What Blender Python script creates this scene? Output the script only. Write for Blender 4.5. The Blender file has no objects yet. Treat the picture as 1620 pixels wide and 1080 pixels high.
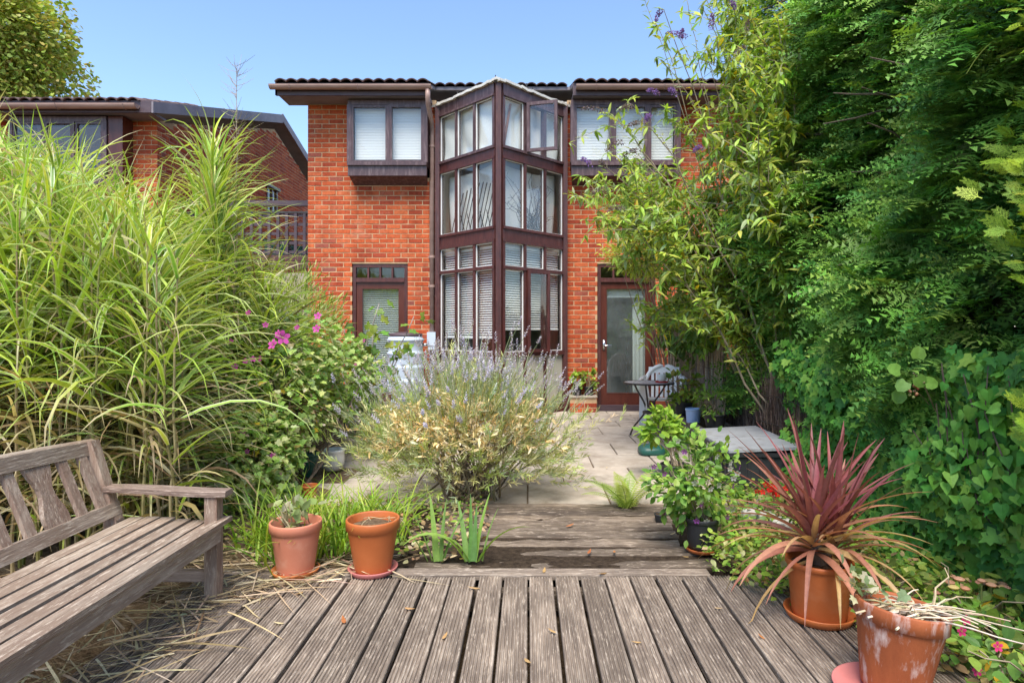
import bpy, math, random
import numpy as np
from mathutils import Vector

R = math.radians
scene = bpy.context.scene
col = scene.collection
rng = np.random.default_rng(7)
random.seed(7)

# ------------------------------------------------------------------ camera
F_PX, CX, CY, CAM_H = 1000.0, 835.0, 521.0, 1.25
cam_d = bpy.data.cameras.new('camera')
cam = bpy.data.objects.new('camera', cam_d)
col.objects.link(cam)
cam.location = (0, 0, CAM_H)
cam.rotation_euler = (R(90), 0, 0)
cam_d.sensor_width = 36.0
cam_d.lens = F_PX / 1620 * 36
cam_d.shift_x = -(CX - 810) / 1620
cam_d.shift_y = -(540 - CY) / 1620
cam_d.clip_start = 0.02
cam_d.clip_end = 2000
scene.camera = cam

# ------------------------------------------------------------------ world, sun, exposure
SUN_EL, SUN_AZ = R(60), R(186)          # azimuth clockwise from +Y: behind the camera
w = bpy.data.worlds.new('World')
scene.world = w
w.use_nodes = True
wn = w.node_tree
bgn = wn.nodes['Background']
sky = wn.nodes.new('ShaderNodeTexSky')
sky.sky_type = 'NISHITA'
sky.sun_disc = False
sky.sun_elevation = SUN_EL
sky.sun_rotation = SUN_AZ
sky.air_density = 1.0
sky.dust_density = 0.4
sky.ozone_density = 3.0
bgn.inputs['Strength'].default_value = 0.13
wn.links.new(sky.outputs[0], bgn.inputs['Color'])
sun_d = bpy.data.lights.new('sun', 'SUN')
sun_d.energy = 3.0
sun_d.angle = R(35)
sun_d.color = (1.0, 0.93, 0.82)
sun = bpy.data.objects.new('sun', sun_d)
col.objects.link(sun)
sdir = Vector((math.sin(SUN_AZ) * math.cos(SUN_EL), math.cos(SUN_AZ) * math.cos(SUN_EL), math.sin(SUN_EL)))
sun.rotation_euler = sdir.to_track_quat('Z', 'Y').to_euler()
sun.location = sdir * 30
scene.view_settings.view_transform = 'Standard'
scene.view_settings.look = 'None'
scene.view_settings.exposure = 1.25
scene.view_settings.gamma = 1
scene.cycles.use_denoising = True
scene.cycles.max_bounces = 6
scene.cycles.diffuse_bounces = 4
scene.cycles.glossy_bounces = 3
scene.cycles.transmission_bounces = 4
scene.cycles.transparent_max_bounces = 10
scene.cycles.caustics_reflective = False
scene.cycles.caustics_refractive = False

# ------------------------------------------------------------------ helpers: objects
ORG = {}


def px(x, y, Y):
    """a point of the place at depth Y, read off the photograph"""
    return np.array([(x - CX) * Y / F_PX, Y, CAM_H - (y - CY) * Y / F_PX])


def mk_mesh(name, V, FS, C=None, smooth=False):
    V = np.asarray(V, np.float32).reshape(-1, 3)
    me = bpy.data.meshes.new(name)
    me.vertices.add(len(V))
    me.vertices.foreach_set('co', V.ravel())
    FS = [np.asarray(f, np.int32) for f in FS if len(f)]
    nl = sum(f.size for f in FS)
    npoly = sum(len(f) for f in FS)
    me.loops.add(nl)
    me.loops.foreach_set('vertex_index', np.concatenate([f.ravel() for f in FS]))
    me.polygons.add(npoly)
    tot = np.concatenate([np.full(len(f), f.shape[1], np.int32) for f in FS])
    st = np.concatenate([[0], np.cumsum(tot)[:-1]]).astype(np.int32)
    me.polygons.foreach_set('loop_start', st)
    me.polygons.foreach_set('loop_total', tot)
    me.polygons.foreach_set('use_smooth', np.full(npoly, bool(smooth)))
    if C is not None:
        C = np.asarray(C, np.float32).reshape(-1, 3)
        a = me.attributes.new('Col', 'FLOAT_COLOR', 'POINT')
        a.data.foreach_set('color', np.concatenate([C, np.ones((len(C), 1), np.float32)], 1).ravel())
    me.update(calc_edges=True)
    return me


def obj(name, me, mat, parent=None, kind=None):
    o = bpy.data.objects.new(name, me)
    col.objects.link(o)
    if mat is not None and len(me.materials) == 0:
        me.materials.append(mat)
    if parent is not None:
        o.parent = parent
        ORG[o] = ORG[parent]
    else:
        ORG[o] = np.zeros(3)
    if kind:
        o['kind'] = kind
    return o


def tag(o, label, cat, group=None):
    o['label'] = label
    o['category'] = cat
    if group:
        o['group'] = group
    return o


def thing(name, label, cat, loc=(0, 0, 0), group=None, rz=0, local=False):
    o = bpy.data.objects.new(name, None)
    o.empty_display_size = 0.1
    col.objects.link(o)
    o.location = loc
    o.rotation_euler = (0, 0, rz)
    ORG[o] = np.zeros(3) if local else np.array(loc, float)
    return tag(o, label, cat, group)


def struct(name):
    o = bpy.data.objects.new(name, None)
    o.empty_display_size = 0.1
    col.objects.link(o)
    ORG[o] = np.zeros(3)
    o['kind'] = 'structure'
    return o


BOXF = np.array([[0, 3, 2, 1], [4, 5, 6, 7], [0, 1, 5, 4], [1, 2, 6, 5], [2, 3, 7, 6], [3, 0, 4, 7]])


class G:
    """collects shapes for ONE mesh"""

    def __init__(s):
        s.V, s.F, s.C, s.n, s.hasc = [], {}, [], 0, False

    def add(s, V, F, c=None):
        V = np.asarray(V, float).reshape(-1, 3)
        F = np.asarray(F, int)
        s.F.setdefault(F.shape[1], []).append(F + s.n)
        s.V.append(V)
        if c is not None:
            s.hasc = True
            s.C.append(np.broadcast_to(np.asarray(c, float), V.shape))
        else:
            s.C.append(np.ones_like(V))
        s.n += len(V)
        return s

    def box(s, x0, x1, y0, y1, z0, z1):
        return s.add([[x0, y0, z0], [x1, y0, z0], [x1, y1, z0], [x0, y1, z0], [x0, y0, z1], [x1, y0, z1], [x1, y1, z1], [x0, y1, z1]], BOXF)

    def obox(s, o, ex, ey, ez):
        """box from corner o and three edge vectors"""
        o, ex, ey, ez = map(lambda q: np.asarray(q, float), (o, ex, ey, ez))
        return s.add([o, o + ex, o + ex + ey, o + ey, o + ez, o + ex + ez, o + ex + ey + ez, o + ey + ez], BOXF)

    def bar(s, a, b, wdt, hgt, up=(0, 0, 1)):
        a, b, up = np.asarray(a, float), np.asarray(b, float), np.asarray(up, float)
        d = b - a
        d /= np.linalg.norm(d)
        sd = np.cross(d, up)
        sd /= np.linalg.norm(sd)
        u = np.cross(sd, d)
        return s.obox(a - sd * wdt / 2 - u * hgt / 2, b - a, sd * wdt, u * hgt)

    def tube(s, P, r, n=6, c=None, cap=True):
        P = np.asarray(P, float)
        k = len(P)
        r = np.broadcast_to(np.asarray(r, float), (k,))
        T = np.gradient(P, axis=0)
        T /= np.linalg.norm(T, axis=1)[:, None] + 1e-9
        up = np.array([0, 0, 1.0]) if abs(T[0][2]) < 0.9 else np.array([1.0, 0, 0])
        A = np.cross(T, up)
        A /= np.linalg.norm(A, axis=1)[:, None] + 1e-9
        B = np.cross(T, A)
        th = np.arange(n) * 2 * np.pi / n
        V = P[:, None, :] + r[:, None, None] * (np.cos(th)[None, :, None] * A[:, None] + np.sin(th)[None, :, None] * B[:, None])
        i, j = np.meshgrid(np.arange(k - 1), np.arange(n), indexing='ij')
        j2 = (j + 1) % n
        Fq = np.stack([i * n + j, i * n + j2, (i + 1) * n + j2, (i + 1) * n + j], -1).reshape(-1, 4)
        s.add(V, Fq, c)
        if cap and n >= 3:
            base = s.n - k * n
            s.F.setdefault(n, []).append(np.array([np.arange(n)[::-1] + base, np.arange(n) + base + (k - 1) * n]))
        return s

    def lathe(s, prof, ctr=(0, 0, 0), n=28, c=None):
        prof = np.asarray(prof, float)
        k = len(prof)
        th = np.arange(n) * 2 * np.pi / n
        V = np.stack([prof[:, 0, None] * np.cos(th), prof[:, 0, None] * np.sin(th), np.broadcast_to(prof[:, 1, None], (k, n))], -1) + np.asarray(ctr, float)
        i, j = np.meshgrid(np.arange(k - 1), np.arange(n), indexing='ij')
        j2 = (j + 1) % n
        Fq = np.stack([i * n + j, i * n + j2, (i + 1) * n + j2, (i + 1) * n + j], -1).reshape(-1, 4)
        return s.add(V, Fq, c)

    def build(s, name, mat, parent=None, smooth=False, kind=None):
        V = np.concatenate(s.V)
        if parent is not None:
            V = V - ORG[parent]
        C = np.concatenate(s.C) if s.hasc else None
        me = mk_mesh(name, V, [np.concatenate(f) for f in s.F.values()], C, smooth)
        return obj(name, me, mat, parent, kind)


# ------------------------------------------------------------------ helpers: materials
def N(nt, typ, ins=None, **props):
    n = nt.nodes.new('ShaderNode' + typ)
    for k, v in props.items():
        setattr(n, k, v)
    for k, v in (ins or {}).items():
        s = n.inputs[k]
        if isinstance(v, bpy.types.NodeSocket):
            nt.links.new(v, s)
        else:
            s.default_value = v
    return n


def c4(c):
    return (c[0], c[1], c[2], 1)


def ramp(nt, fac, stops, interp='LINEAR'):
    n = N(nt, 'ValToRGB', {'Fac': fac})
    n.color_ramp.interpolation = interp
    e = n.color_ramp.elements
    while len(e) < len(stops):
        e.new(0.5)
    for k, (p, c) in enumerate(stops):
        e[k].position = p
        e[k].color = c4(c) if len(c) == 3 else c
    return n.outputs['Color']


def mixc(nt, f, a, b, typ='MIX'):
    n = N(nt, 'Mix', data_type='RGBA', blend_type=typ)
    for i, v in ((0, f), (6, a), (7, b)):
        if isinstance(v, bpy.types.NodeSocket):
            nt.links.new(v, n.inputs[i])
        else:
            n.inputs[i].default_value = v if i == 0 else c4(v)
    return n.outputs[2]


def mth(nt, op, a, b=0.0, clamp=False):
    n = N(nt, 'Math', {0: a, 1: b}, operation=op, use_clamp=clamp)
    return n.outputs[0]


def newmat(name):
    m = bpy.data.materials.new(name)
    m.use_nodes = True
    nt = m.node_tree
    nt.nodes.clear()
    return m, nt, nt.nodes.new('ShaderNodeOutputMaterial')


def coords(nt, scale=(1, 1, 1), shuffle=True):
    tc = N(nt, 'TexCoord').outputs['Object']
    v = tc
    if shuffle:
        oi = N(nt, 'ObjectInfo').outputs['Random']
        off = N(nt, 'VectorMath', {0: tc, 1: N(nt, 'CombineXYZ', {0: mth(nt, 'MULTIPLY', oi, 37.0), 1: mth(nt, 'MULTIPLY', oi, 91.0), 2: mth(nt, 'MULTIPLY', oi, 53.0)}).outputs[0]}, operation='ADD')
        v = off.outputs[0]
    return N(nt, 'VectorMath', {0: v, 1: scale}, operation='MULTIPLY').outputs[0]


def noise(nt, vec, scale, detail=4, rough=0.6):
    return N(nt, 'TexNoise', {'Vector': vec, 'Scale': scale, 'Detail': detail, 'Roughness': rough}).outputs['Fac']


def rnd(nt):
    a = N(nt, 'ObjectInfo').outputs['Random']
    b = N(nt, 'NewGeometry').outputs['Random Per Island']
    return mth(nt, 'FRACT', mth(nt, 'ADD', a, b))


def bump(nt, h, strength, dist=0.005):
    return N(nt, 'Bump', {'Height': h, 'Strength': strength, 'Distance': dist}).outputs['Normal']


def surf(name, stops, scale=3.0, stretch=(1, 1, 1), rough=0.6, spec=0.4, vary=0.0, stain=None, stain_scale=2.0, stain_at=(0.55, 0.7),
         bmp=0.2, bscale=40.0, metal=0.0, detail=5, bdist=0.004, stain2=None, rough2=None):
    """generic surface: a noise ramp, piece-to-piece variation, stains with a shape of their own, fine relief"""
    m, nt, out = newmat(name)
    v = coords(nt, stretch)
    c = ramp(nt, noise(nt, v, scale, detail), stops)
    if vary:
        k = mth(nt, 'ADD', mth(nt, 'MULTIPLY', rnd(nt), vary), 1 - vary * 0.5)
        c = N(nt, 'VectorMath', {0: c, 'Scale': k}, operation='SCALE').outputs[0]
    for sc, at, st in ([(stain_scale, stain_at, stain)] if stain else []) + ([stain2] if stain2 else []):
        vs = coords(nt, stretch if st[1] else (1, 1, 1))
        f = ramp(nt, noise(nt, vs, sc, 6, 0.65), [(at[0], (0, 0, 0)), (at[1], (1, 1, 1))])
        c = mixc(nt, mth(nt, 'MULTIPLY', f, st[2] if len(st) > 2 else 1.0), c, st[0])
    b = N(nt, 'BsdfPrincipled', {'Base Color': c, 'Roughness': rough, 'Specular IOR Level': spec, 'Metallic': metal})
    if bmp:
        nt.links.new(bump(nt, noise(nt, v, bscale, 4), bmp, bdist), b.inputs['Normal'])
    if rough2:
        nt.links.new(ramp(nt, noise(nt, v, scale * 1.7, 3), [(0.35, (rough,) * 3), (0.65, (rough2,) * 3)]), b.inputs['Roughness'])
    nt.links.new(b.outputs[0], out.inputs[0])
    return m


def leafmat(name, trans=0.35, rough=0.45, spec=0.35, vein=0.15):
    m, nt, out = newmat(name)
    c = N(nt, 'Attribute', attribute_name='Col').outputs['Color']
    tc = N(nt, 'TexCoord').outputs['Object']
    k = ramp(nt, noise(nt, tc, 45.0, 3), [(0.3, (1 - vein,) * 3), (0.7, (1 + vein,) * 3)])
    c = mixc(nt, 1.0, c, k, 'MULTIPLY')
    b = N(nt, 'BsdfPrincipled', {'Base Color': c, 'Roughness': rough, 'Specular IOR Level': spec})
    tcol = mixc(nt, 1.0, c, (1.25, 1.2, 0.6), 'MULTIPLY')
    t = N(nt, 'BsdfTranslucent', {'Color': tcol})
    mx = N(nt, 'MixShader', {0: trans, 1: b.outputs[0], 2: t.outputs[0]})
    nt.links.new(mx.outputs[0], out.inputs[0])
    return m


def glassmat(name, tint=(0.975, 0.985, 0.98), base=0.0, dust_and_haze=0.0):
    m, nt, out = newmat(name)
    bk = N(nt, 'NewGeometry').outputs['Backfacing']
    fr = N(nt, 'Fresnel', {'IOR': mth(nt, 'SUBTRACT', 1.5, mth(nt, 'MULTIPLY', bk, 0.8333))}).outputs[0]
    t = N(nt, 'BsdfTransparent', {'Color': c4(tint)})
    g = N(nt, 'BsdfGlossy', {'Color': (1, 1, 1, 1), 'Roughness': 0.015})
    v = coords(nt, (1, 1, 1))
    nt.links.new(bump(nt, noise(nt, v, 2.5, 2), 0.12, 0.01), g.inputs['Normal'])
    mx = N(nt, 'MixShader', {0: mth(nt, 'ADD', fr, base, True), 1: t.outputs[0], 2: g.outputs[0]})
    last = mx
    if dust_and_haze:  # pale diffuse film: painted reflection haze as well as dirt on the glass
        f = ramp(nt, noise(nt, v, 2.2, 6, 0.7), [(0.35, (dust_and_haze * .5,) * 3), (0.7, (dust_and_haze * 1.5,) * 3)])
        last = N(nt, 'MixShader', {0: f, 1: mx.outputs[0], 2: N(nt, 'BsdfDiffuse', {'Color': (0.55, 0.62, 0.62, 1)}).outputs[0]})
    nt.links.new(last.outputs[0], out.inputs[0])
    return m


MAT = {}
MAT['mortar'] = surf('mortar', [(0.3, (0.40, 0.26, 0.145)), (0.7, (0.56, 0.39, 0.235))], 9, rough=0.95, spec=0.1, bmp=0.5, bscale=120)


def brickmat():
    m, nt, out = newmat('brick')
    r = rnd(nt)
    c = ramp(nt, r, [(0.0, (0.33, 0.056, 0.027)), (0.2, (0.42, 0.074, 0.027)), (0.6, (0.48, 0.094, 0.032)), (0.88, (0.52, 0.122, 0.045)), (0.97, (0.36, 0.085, 0.05)), (1.0, (0.25, 0.080, 0.06))])
    v = coords(nt, (1, 1, 1))
    f = noise(nt, v, 22, 6, 0.7)
    c = mixc(nt, 1.0, c, ramp(nt, f, [(0.25, (0.62, 0.6, 0.6)), (0.55, (1, 1, 1)), (0.8, (1.25, 1.3, 1.35))]), 'MULTIPLY')
    pos = N(nt, 'NewGeometry').outputs['Position']
    f2 = ramp(nt, noise(nt, pos, 3.2, 7, 0.75), [(0.56, (0, 0, 0)), (0.72, (1, 1, 1))])
    c = mixc(nt, mth(nt, 'MULTIPLY', f2, 0.30), c, (0.55, 0.36, 0.26))
    ps = N(nt, 'VectorMath', {0: pos, 1: (2.4, 2.4, 0.8)}, operation='MULTIPLY').outputs[0]
    f4 = ramp(nt, noise(nt, ps, 1.1, 6, 0.7), [(0.36, (0.78, 0.74, 0.73)), (0.56, (1.06, 1.08, 1.06))])
    c = mixc(nt, 1.0, c, f4, 'MULTIPLY')
    b = N(nt, 'BsdfPrincipled', {'Base Color': c, 'Roughness': 0.85, 'Specular IOR Level': 0.2})
    nt.links.new(bump(nt, noise(nt, v, 60, 5, 0.7), 0.6, 0.006), b.inputs['Normal'])
    nt.links.new(b.outputs[0], out.inputs[0])
    return m


MAT['brick'] = brickmat()
MAT['timber'] = surf('stained_timber', [(0.25, (0.040, 0.012, 0.012)), (0.6, (0.085, 0.024, 0.020)), (0.8, (0.13, 0.045, 0.035))], 4, (6, 6, 1.2), rough=0.32, spec=0.5,
                     vary=0.25, bmp=0.25, bscale=22, stain=((0.17, 0.12, 0.12), True, 0.35), stain_scale=5, stain_at=(0.58, 0.75), rough2=0.55)
MAT['timber_weathered'] = surf('weathered_stained_timber', [(0.25, (0.050, 0.026, 0.030)), (0.6, (0.095, 0.050, 0.052)), (0.8, (0.15, 0.085, 0.080))], 4, (6, 6, 1.2), rough=0.4, spec=0.5,
                               vary=0.25, bmp=0.25, bscale=22, stain=((0.24, 0.19, 0.19), True, 0.5), stain_scale=4, stain_at=(0.5, 0.75))
MAT['door_timber'] = surf('door_timber', [(0.25, (0.060, 0.012, 0.008)), (0.7, (0.115, 0.030, 0.018))], 3, (5, 5, 1), rough=0.35, spec=0.5, bmp=0.2, bscale=20)
MAT['fascia'] = surf('fascia_paint', [(0.3, (0.055, 0.035, 0.045)), (0.7, (0.09, 0.06, 0.07))], 3, (1, 4, 4), rough=0.5, bmp=0.1)
MAT['soffit'] = surf('soffit_board', [(0.3, (0.16, 0.14, 0.16)), (0.7, (0.24, 0.21, 0.23))], 3, rough=0.6, bmp=0.1)
MAT['gutter'] = surf('brown_plastic', [(0.3, (0.29, 0.18, 0.15)), (0.7, (0.40, 0.27, 0.225))], 2, (1.5, 6, 6), rough=0.4, bmp=0.1, bscale=10, stain=((0.32, 0.25, 0.21), True, 0.4), stain_scale=3)
MAT['tile'] = surf('concrete_tile', [(0.3, (0.075, 0.045, 0.045)), (0.7, (0.14, 0.085, 0.075))], 8, rough=0.85, vary=0.5, bmp=0.5, bscale=60, stain=((0.22, 0.20, 0.14), False, 0.5), stain_scale=9)
MAT['glass'] = glassmat('window_glass')
MAT['glass_dark'] = glassmat('door_glass', (0.92, 0.96, 0.95), 0.10, 0.07)
MAT['white_paint'] = surf('white_paint', [(0.3, (0.72, 0.72, 0.70)), (0.7, (0.80, 0.80, 0.78))], 3, rough=0.5, bmp=0.05)
MAT['blind'] = surf('white_blind', [(0.3, (0.80, 0.80, 0.78)), (0.7, (0.86, 0.86, 0.84))], 2, rough=0.45, bmp=0.0, vary=0.08)
MAT['plaster'] = surf('interior_plaster', [(0.3, (0.62, 0.60, 0.54)), (0.7, (0.70, 0.68, 0.62))], 2, rough=0.9, bmp=0.05)
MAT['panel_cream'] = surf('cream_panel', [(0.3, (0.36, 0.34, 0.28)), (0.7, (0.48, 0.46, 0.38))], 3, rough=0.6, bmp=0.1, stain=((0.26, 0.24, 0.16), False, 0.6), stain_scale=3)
MAT['flashing'] = surf('lead_flashing', [(0.3, (0.50, 0.48, 0.44)), (0.7, (0.68, 0.66, 0.60))], 9, rough=0.6, bmp=0.3, stain=((0.28, 0.25, 0.22), False, 0.6), stain_scale=12)
MAT['metal'] = surf('dark_metal', [(0.3, (0.05, 0.045, 0.045)), (0.7, (0.09, 0.08, 0.075))], 8, rough=0.5, metal=0.6, bmp=0.2, stain=((0.16, 0.07, 0.04), False, 0.6), stain_scale=20)
MAT['chrome'] = surf('chrome', [(0.3, (0.6, 0.6, 0.6)), (0.7, (0.7, 0.7, 0.7))], 3, rough=0.25, metal=1.0, bmp=0)
MAT['slab'] = surf('concrete_slab', [(0.2, (0.29, 0.235, 0.19)), (0.5, (0.42, 0.36, 0.30)), (0.8, (0.53, 0.46, 0.39))], 5, rough=0.92, spec=0.15, vary=0.25, bmp=0.5, bscale=90,
                   stain=((0.19, 0.16, 0.12), False, 0.7), stain_scale=3.5, stain_at=(0.52, 0.72), stain2=(40, (0.6, 0.72), ((0.55, 0.5, 0.44), False, 0.5)))


def deckmat(name, grain, base, pale, dark, vary=0.4):
    m, nt, out = newmat(name)
    st = {'y': (34, 2.2, 34), 'x': (2.2, 34, 34), 'z': (34, 34, 2.2)}[grain]
    v = coords(nt, st)
    r = rnd(nt)
    c = ramp(nt, noise(nt, v, 1.6, 7, 0.7), [(0.28, dark), (0.5, base), (0.72, pale)])
    k = mth(nt, 'ADD', mth(nt, 'MULTIPLY', r, vary), 0.98 - vary / 2)
    c = N(nt, 'VectorMath', {0: c, 'Scale': k}, operation='SCALE').outputs[0]
    # the dark worn film lies in patches, flakes of bare pale wood between them
    v2 = coords(nt, tuple(q ** 0.35 for q in st))
    f = ramp(nt, noise(nt, v2, 2.3, 5, 0.6), [(0.40, (0, 0, 0)), (0.62, (1, 1, 1))])
    c = mixc(nt, mth(nt, 'MULTIPLY', f, 0.68), c, dark)
    v3 = coords(nt, tuple(q ** 0.75 for q in st))
    f3 = ramp(nt, noise(nt, v3, 7.0, 5, 0.7), [(0.55, (0, 0, 0)), (0.63, (1, 1, 1))])
    c = mixc(nt, mth(nt, 'MULTIPLY', f3, 0.62), c, tuple(q * 1.2 for q in pale))
    b = N(nt, 'BsdfPrincipled', {'Base Color': c, 'Roughness': 0.75, 'Specular IOR Level': 0.3})
    nt.links.new(bump(nt, mth(nt, 'ADD', noise(nt, v, 3, 6, 0.7), mth(nt, 'MULTIPLY', noise(nt, v3, 9, 4), 0.5)), 0.9, 0.006), b.inputs['Normal'])
    nt.links.new(b.outputs[0], out.inputs[0])
    return m


MAT['deck'] = deckmat('weathered_decking', 'y', (0.250, 0.195, 0.152), (0.46, 0.385, 0.310), (0.140, 0.108, 0.086), 0.5)
MAT['deck_x'] = deckmat('weathered_decking_cross', 'x', (0.23, 0.17, 0.13), (0.42, 0.33, 0.25), (0.09, 0.066, 0.05))
MAT['sleeper'] = deckmat('old_sleeper', 'x', (0.165, 0.125, 0.092), (0.34, 0.275, 0.215), (0.075, 0.055, 0.042), 0.7)
MAT['bench_y'] = deckmat('bench_wood_long', 'y', (0.325, 0.255, 0.20), (0.50, 0.42, 0.34), (0.20, 0.135, 0.098))
MAT['bench_z'] = deckmat('bench_wood_upright', 'z', (0.315, 0.235, 0.182), (0.44, 0.355, 0.285), (0.19, 0.112, 0.08))
MAT['bench_x'] = deckmat('bench_wood_cross', 'x', (0.28, 0.205, 0.165), (0.42, 0.33, 0.275), (0.15, 0.095, 0.075))
MAT['planter_wood'] = deckmat('planter_boards', 'y', (0.19, 0.155, 0.125), (0.32, 0.27, 0.22), (0.10, 0.078, 0.06))
MAT['soil'] = surf('soil', [(0.25, (0.045, 0.030, 0.020)), (0.6, (0.10, 0.070, 0.046)), (0.85, (0.20, 0.150, 0.10))], 14, rough=1.0, spec=0.05, bmp=1.0, bscale=30, bdist=0.02)
MAT['litter'] = surf('littered_soil', [(0.25, (0.07, 0.048, 0.030)), (0.55, (0.17, 0.12, 0.075)), (0.8, (0.34, 0.25, 0.16))], 22, rough=1.0, spec=0.05, bmp=1.0, bscale=45, bdist=0.02)
MAT['terracotta'] = surf('terracotta_plastic', [(0.3, (0.40, 0.105, 0.028)), (0.7, (0.49, 0.14, 0.042))], 4, rough=0.45, bmp=0.1, stain=((0.52, 0.30, 0.18), False, 0.35), stain_scale=5, stain_at=(0.55, 0.8))
MAT['terracotta_pink'] = surf('terracotta_faded', [(0.3, (0.50, 0.17, 0.10)), (0.7, (0.62, 0.25, 0.16))], 3, rough=0.6, bmp=0.15, stain=((0.58, 0.36, 0.26), False, 0.4), stain_scale=6)
MAT['terracotta_old'] = surf('terracotta_limescale', [(0.3, (0.24, 0.060, 0.018)), (0.7, (0.36, 0.10, 0.032))], 5, rough=0.7, bmp=0.3, bscale=60, stain=((0.60, 0.50, 0.46), True, 0.85), stain_scale=9, stain_at=(0.52, 0.70), stretch=(2.0, 2.0, 0.7))
MAT['saucer_pink'] = surf('pink_saucer', [(0.3, (0.40, 0.13, 0.12)), (0.7, (0.50, 0.18, 0.17))], 6, rough=0.5, bmp=0.1)
MAT['saucer_orange'] = surf('orange_saucer', [(0.3, (0.40, 0.12, 0.03)), (0.7, (0.50, 0.16, 0.045))], 6, rough=0.5, bmp=0.1)
MAT['black_plastic'] = surf('black_plastic', [(0.3, (0.018, 0.019, 0.021)), (0.7, (0.035, 0.036, 0.040))], 6, rough=0.5, bmp=0.15, stain=((0.10, 0.09, 0.08), False, 0.4), stain_scale=5)
MAT['grey_lid'] = surf('grey_lid', [(0.3, (0.26, 0.27, 0.29)), (0.7, (0.36, 0.37, 0.39))], 5, rough=0.5, bmp=0.15, stain=((0.15, 0.13, 0.10), False, 0.6), stain_scale=7)
MAT['white_plastic'] = surf('white_plastic', [(0.3, (0.80, 0.80, 0.80)), (0.7, (0.86, 0.86, 0.86))], 4, rough=0.4, bmp=0.03, stain=((0.55, 0.53, 0.48), False, 0.35), stain_scale=6)
MAT['ceramic'] = surf('white_ceramic', [(0.3, (0.72, 0.72, 0.68)), (0.7, (0.80, 0.80, 0.76))], 3, rough=0.2, bmp=0, stain=((0.5, 0.48, 0.4), False, 0.4), stain_scale=6)
MAT['green_glaze'] = surf('dark_green_plastic', [(0.3, (0.012, 0.075, 0.062)), (0.7, (0.022, 0.11, 0.09))], 5, rough=0.4, bmp=0.1, stain=((0.12, 0.15, 0.13), False, 0.4), stain_scale=7)
MAT['blue_pot'] = surf('blue_pot', [(0.3, (0.30, 0.42, 0.66)), (0.7, (0.38, 0.52, 0.76))], 4, rough=0.4, bmp=0.05)
MAT['butt'] = surf('pale_blue_plastic', [(0.3, (0.44, 0.52, 0.62)), (0.7, (0.54, 0.61, 0.70))], 3, rough=0.5, bmp=0.1, stain=((0.35, 0.37, 0.38), False, 0.5), stain_scale=4, stretch=(1, 1, 0.5))
MAT['red'] = surf('red_plastic', [(0.3, (0.50, 0.02, 0.015)), (0.7, (0.62, 0.035, 0.025))], 4, rough=0.4, bmp=0)
MAT['cane'] = leafmat('dry_cane', 0.05, 0.8, 0.2, 0.3)
MAT['bark'] = surf('bark', [(0.3, (0.075, 0.055, 0.040)), (0.7, (0.16, 0.125, 0.09))], 20, (1, 1, 0.3), rough=0.9, bmp=0.8, bscale=40)
MAT['pale_stem'] = surf('pale_stem', [(0.3, (0.20, 0.155, 0.10)), (0.7, (0.36, 0.29, 0.20))], 20, (1, 1, 0.3), rough=0.85, bmp=0.4)
MAT['grey_stem'] = surf('grey_stem', [(0.3, (0.22, 0.19, 0.17)), (0.7, (0.36, 0.32, 0.29))], 20, (1, 1, 0.3), rough=0.85, bmp=0.4)
MAT['leaf'] = leafmat('leaf')
MAT['leaf_gloss'] = leafmat('glossy_leaf', 0.30, 0.5, 0.2)
MAT['needle'] = leafmat('needle', 0.25, 0.5, 0.3, 0.2)
MAT['petal'] = leafmat('petal', 0.35, 0.6, 0.2, 0.1)
MAT['dry'] = leafmat('dry_straw', 0.2, 0.8, 0.15, 0.2)
MAT['cloth'] = leafmat('white_sheet', 0.12, 0.7, 0.2, 0.03)
MAT['stone'] = surf('edging_stone', [(0.3, (0.32, 0.30, 0.27)), (0.7, (0.50, 0.48, 0.44))], 9, rough=0.9, bmp=0.5)
MAT['mosaic'] = surf('mosaic', [(0.36, (0.16, 0.13, 0.13)), (0.40, (0.50, 0.44, 0.42)), (0.58, (0.62, 0.56, 0.54)), (0.62, (0.26, 0.20, 0.20))], 28, rough=0.4, bmp=0.3, bscale=60)


# ------------------------------------------------------------------ helpers: foliage
def unit(v):
    return v / (np.linalg.norm(v, axis=-1, keepdims=True) + 1e-9)


def instance(T, P, D, Nn, S):
    """template T (x side, y along, z normal) set at P, along D, facing about Nn"""
    D = unit(D)
    side = unit(np.cross(D, Nn))
    nn = np.cross(side, D)
    S = np.asarray(S, float)
    if S.ndim == 1:
        S = np.stack([S, S, S], -1)
    return P[:, None] + T[None, :, 0, None] * (side * S[:, :1])[:, None] + T[None, :, 1, None] * (D * S[:, 1:2])[:, None] + T[None, :, 2, None] * (nn * S[:, 2:])[:, None]


def fan(outline, fold=0.12, droop=0.12, stalk=0.0):
    """leaf outline (right half, from base to tip) -> folded, drooping leaf template"""
    o = np.asarray(outline, float)
    mid = np.array([[0, y, -droop * y * y] for y in np.linspace(o[0, 1], o[-1, 1], len(o))])
    Rr = np.stack([o[:, 0], o[:, 1], fold * o[:, 0] - droop * o[:, 1] ** 2], -1)
    L = Rr * np.array([-1, 1, 1])
    k = len(o)
    T = np.concatenate([mid, Rr[1:-1], L[1:-1]])
    T[:, 1] += stalk
    q, t = [], []
    r = lambda i: 0 if i == 0 else (k - 1 if i == k - 1 else k + i - 1)
    l = lambda i: 0 if i == 0 else (k - 1 if i == k - 1 else k + (k - 2) + i - 1)
    for i in range(k - 1):
        for g, flip in ((r, False), (l, True)):
            f = [i, g(i), g(i + 1), i + 1]
            f = [a for n_, a in enumerate(f) if a not in f[:n_]]
            if flip:
                f = f[::-1]
            (t if len(f) == 3 else q).append(f)
    return T, [np.array(x) for x in (q, t) if x]


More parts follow.
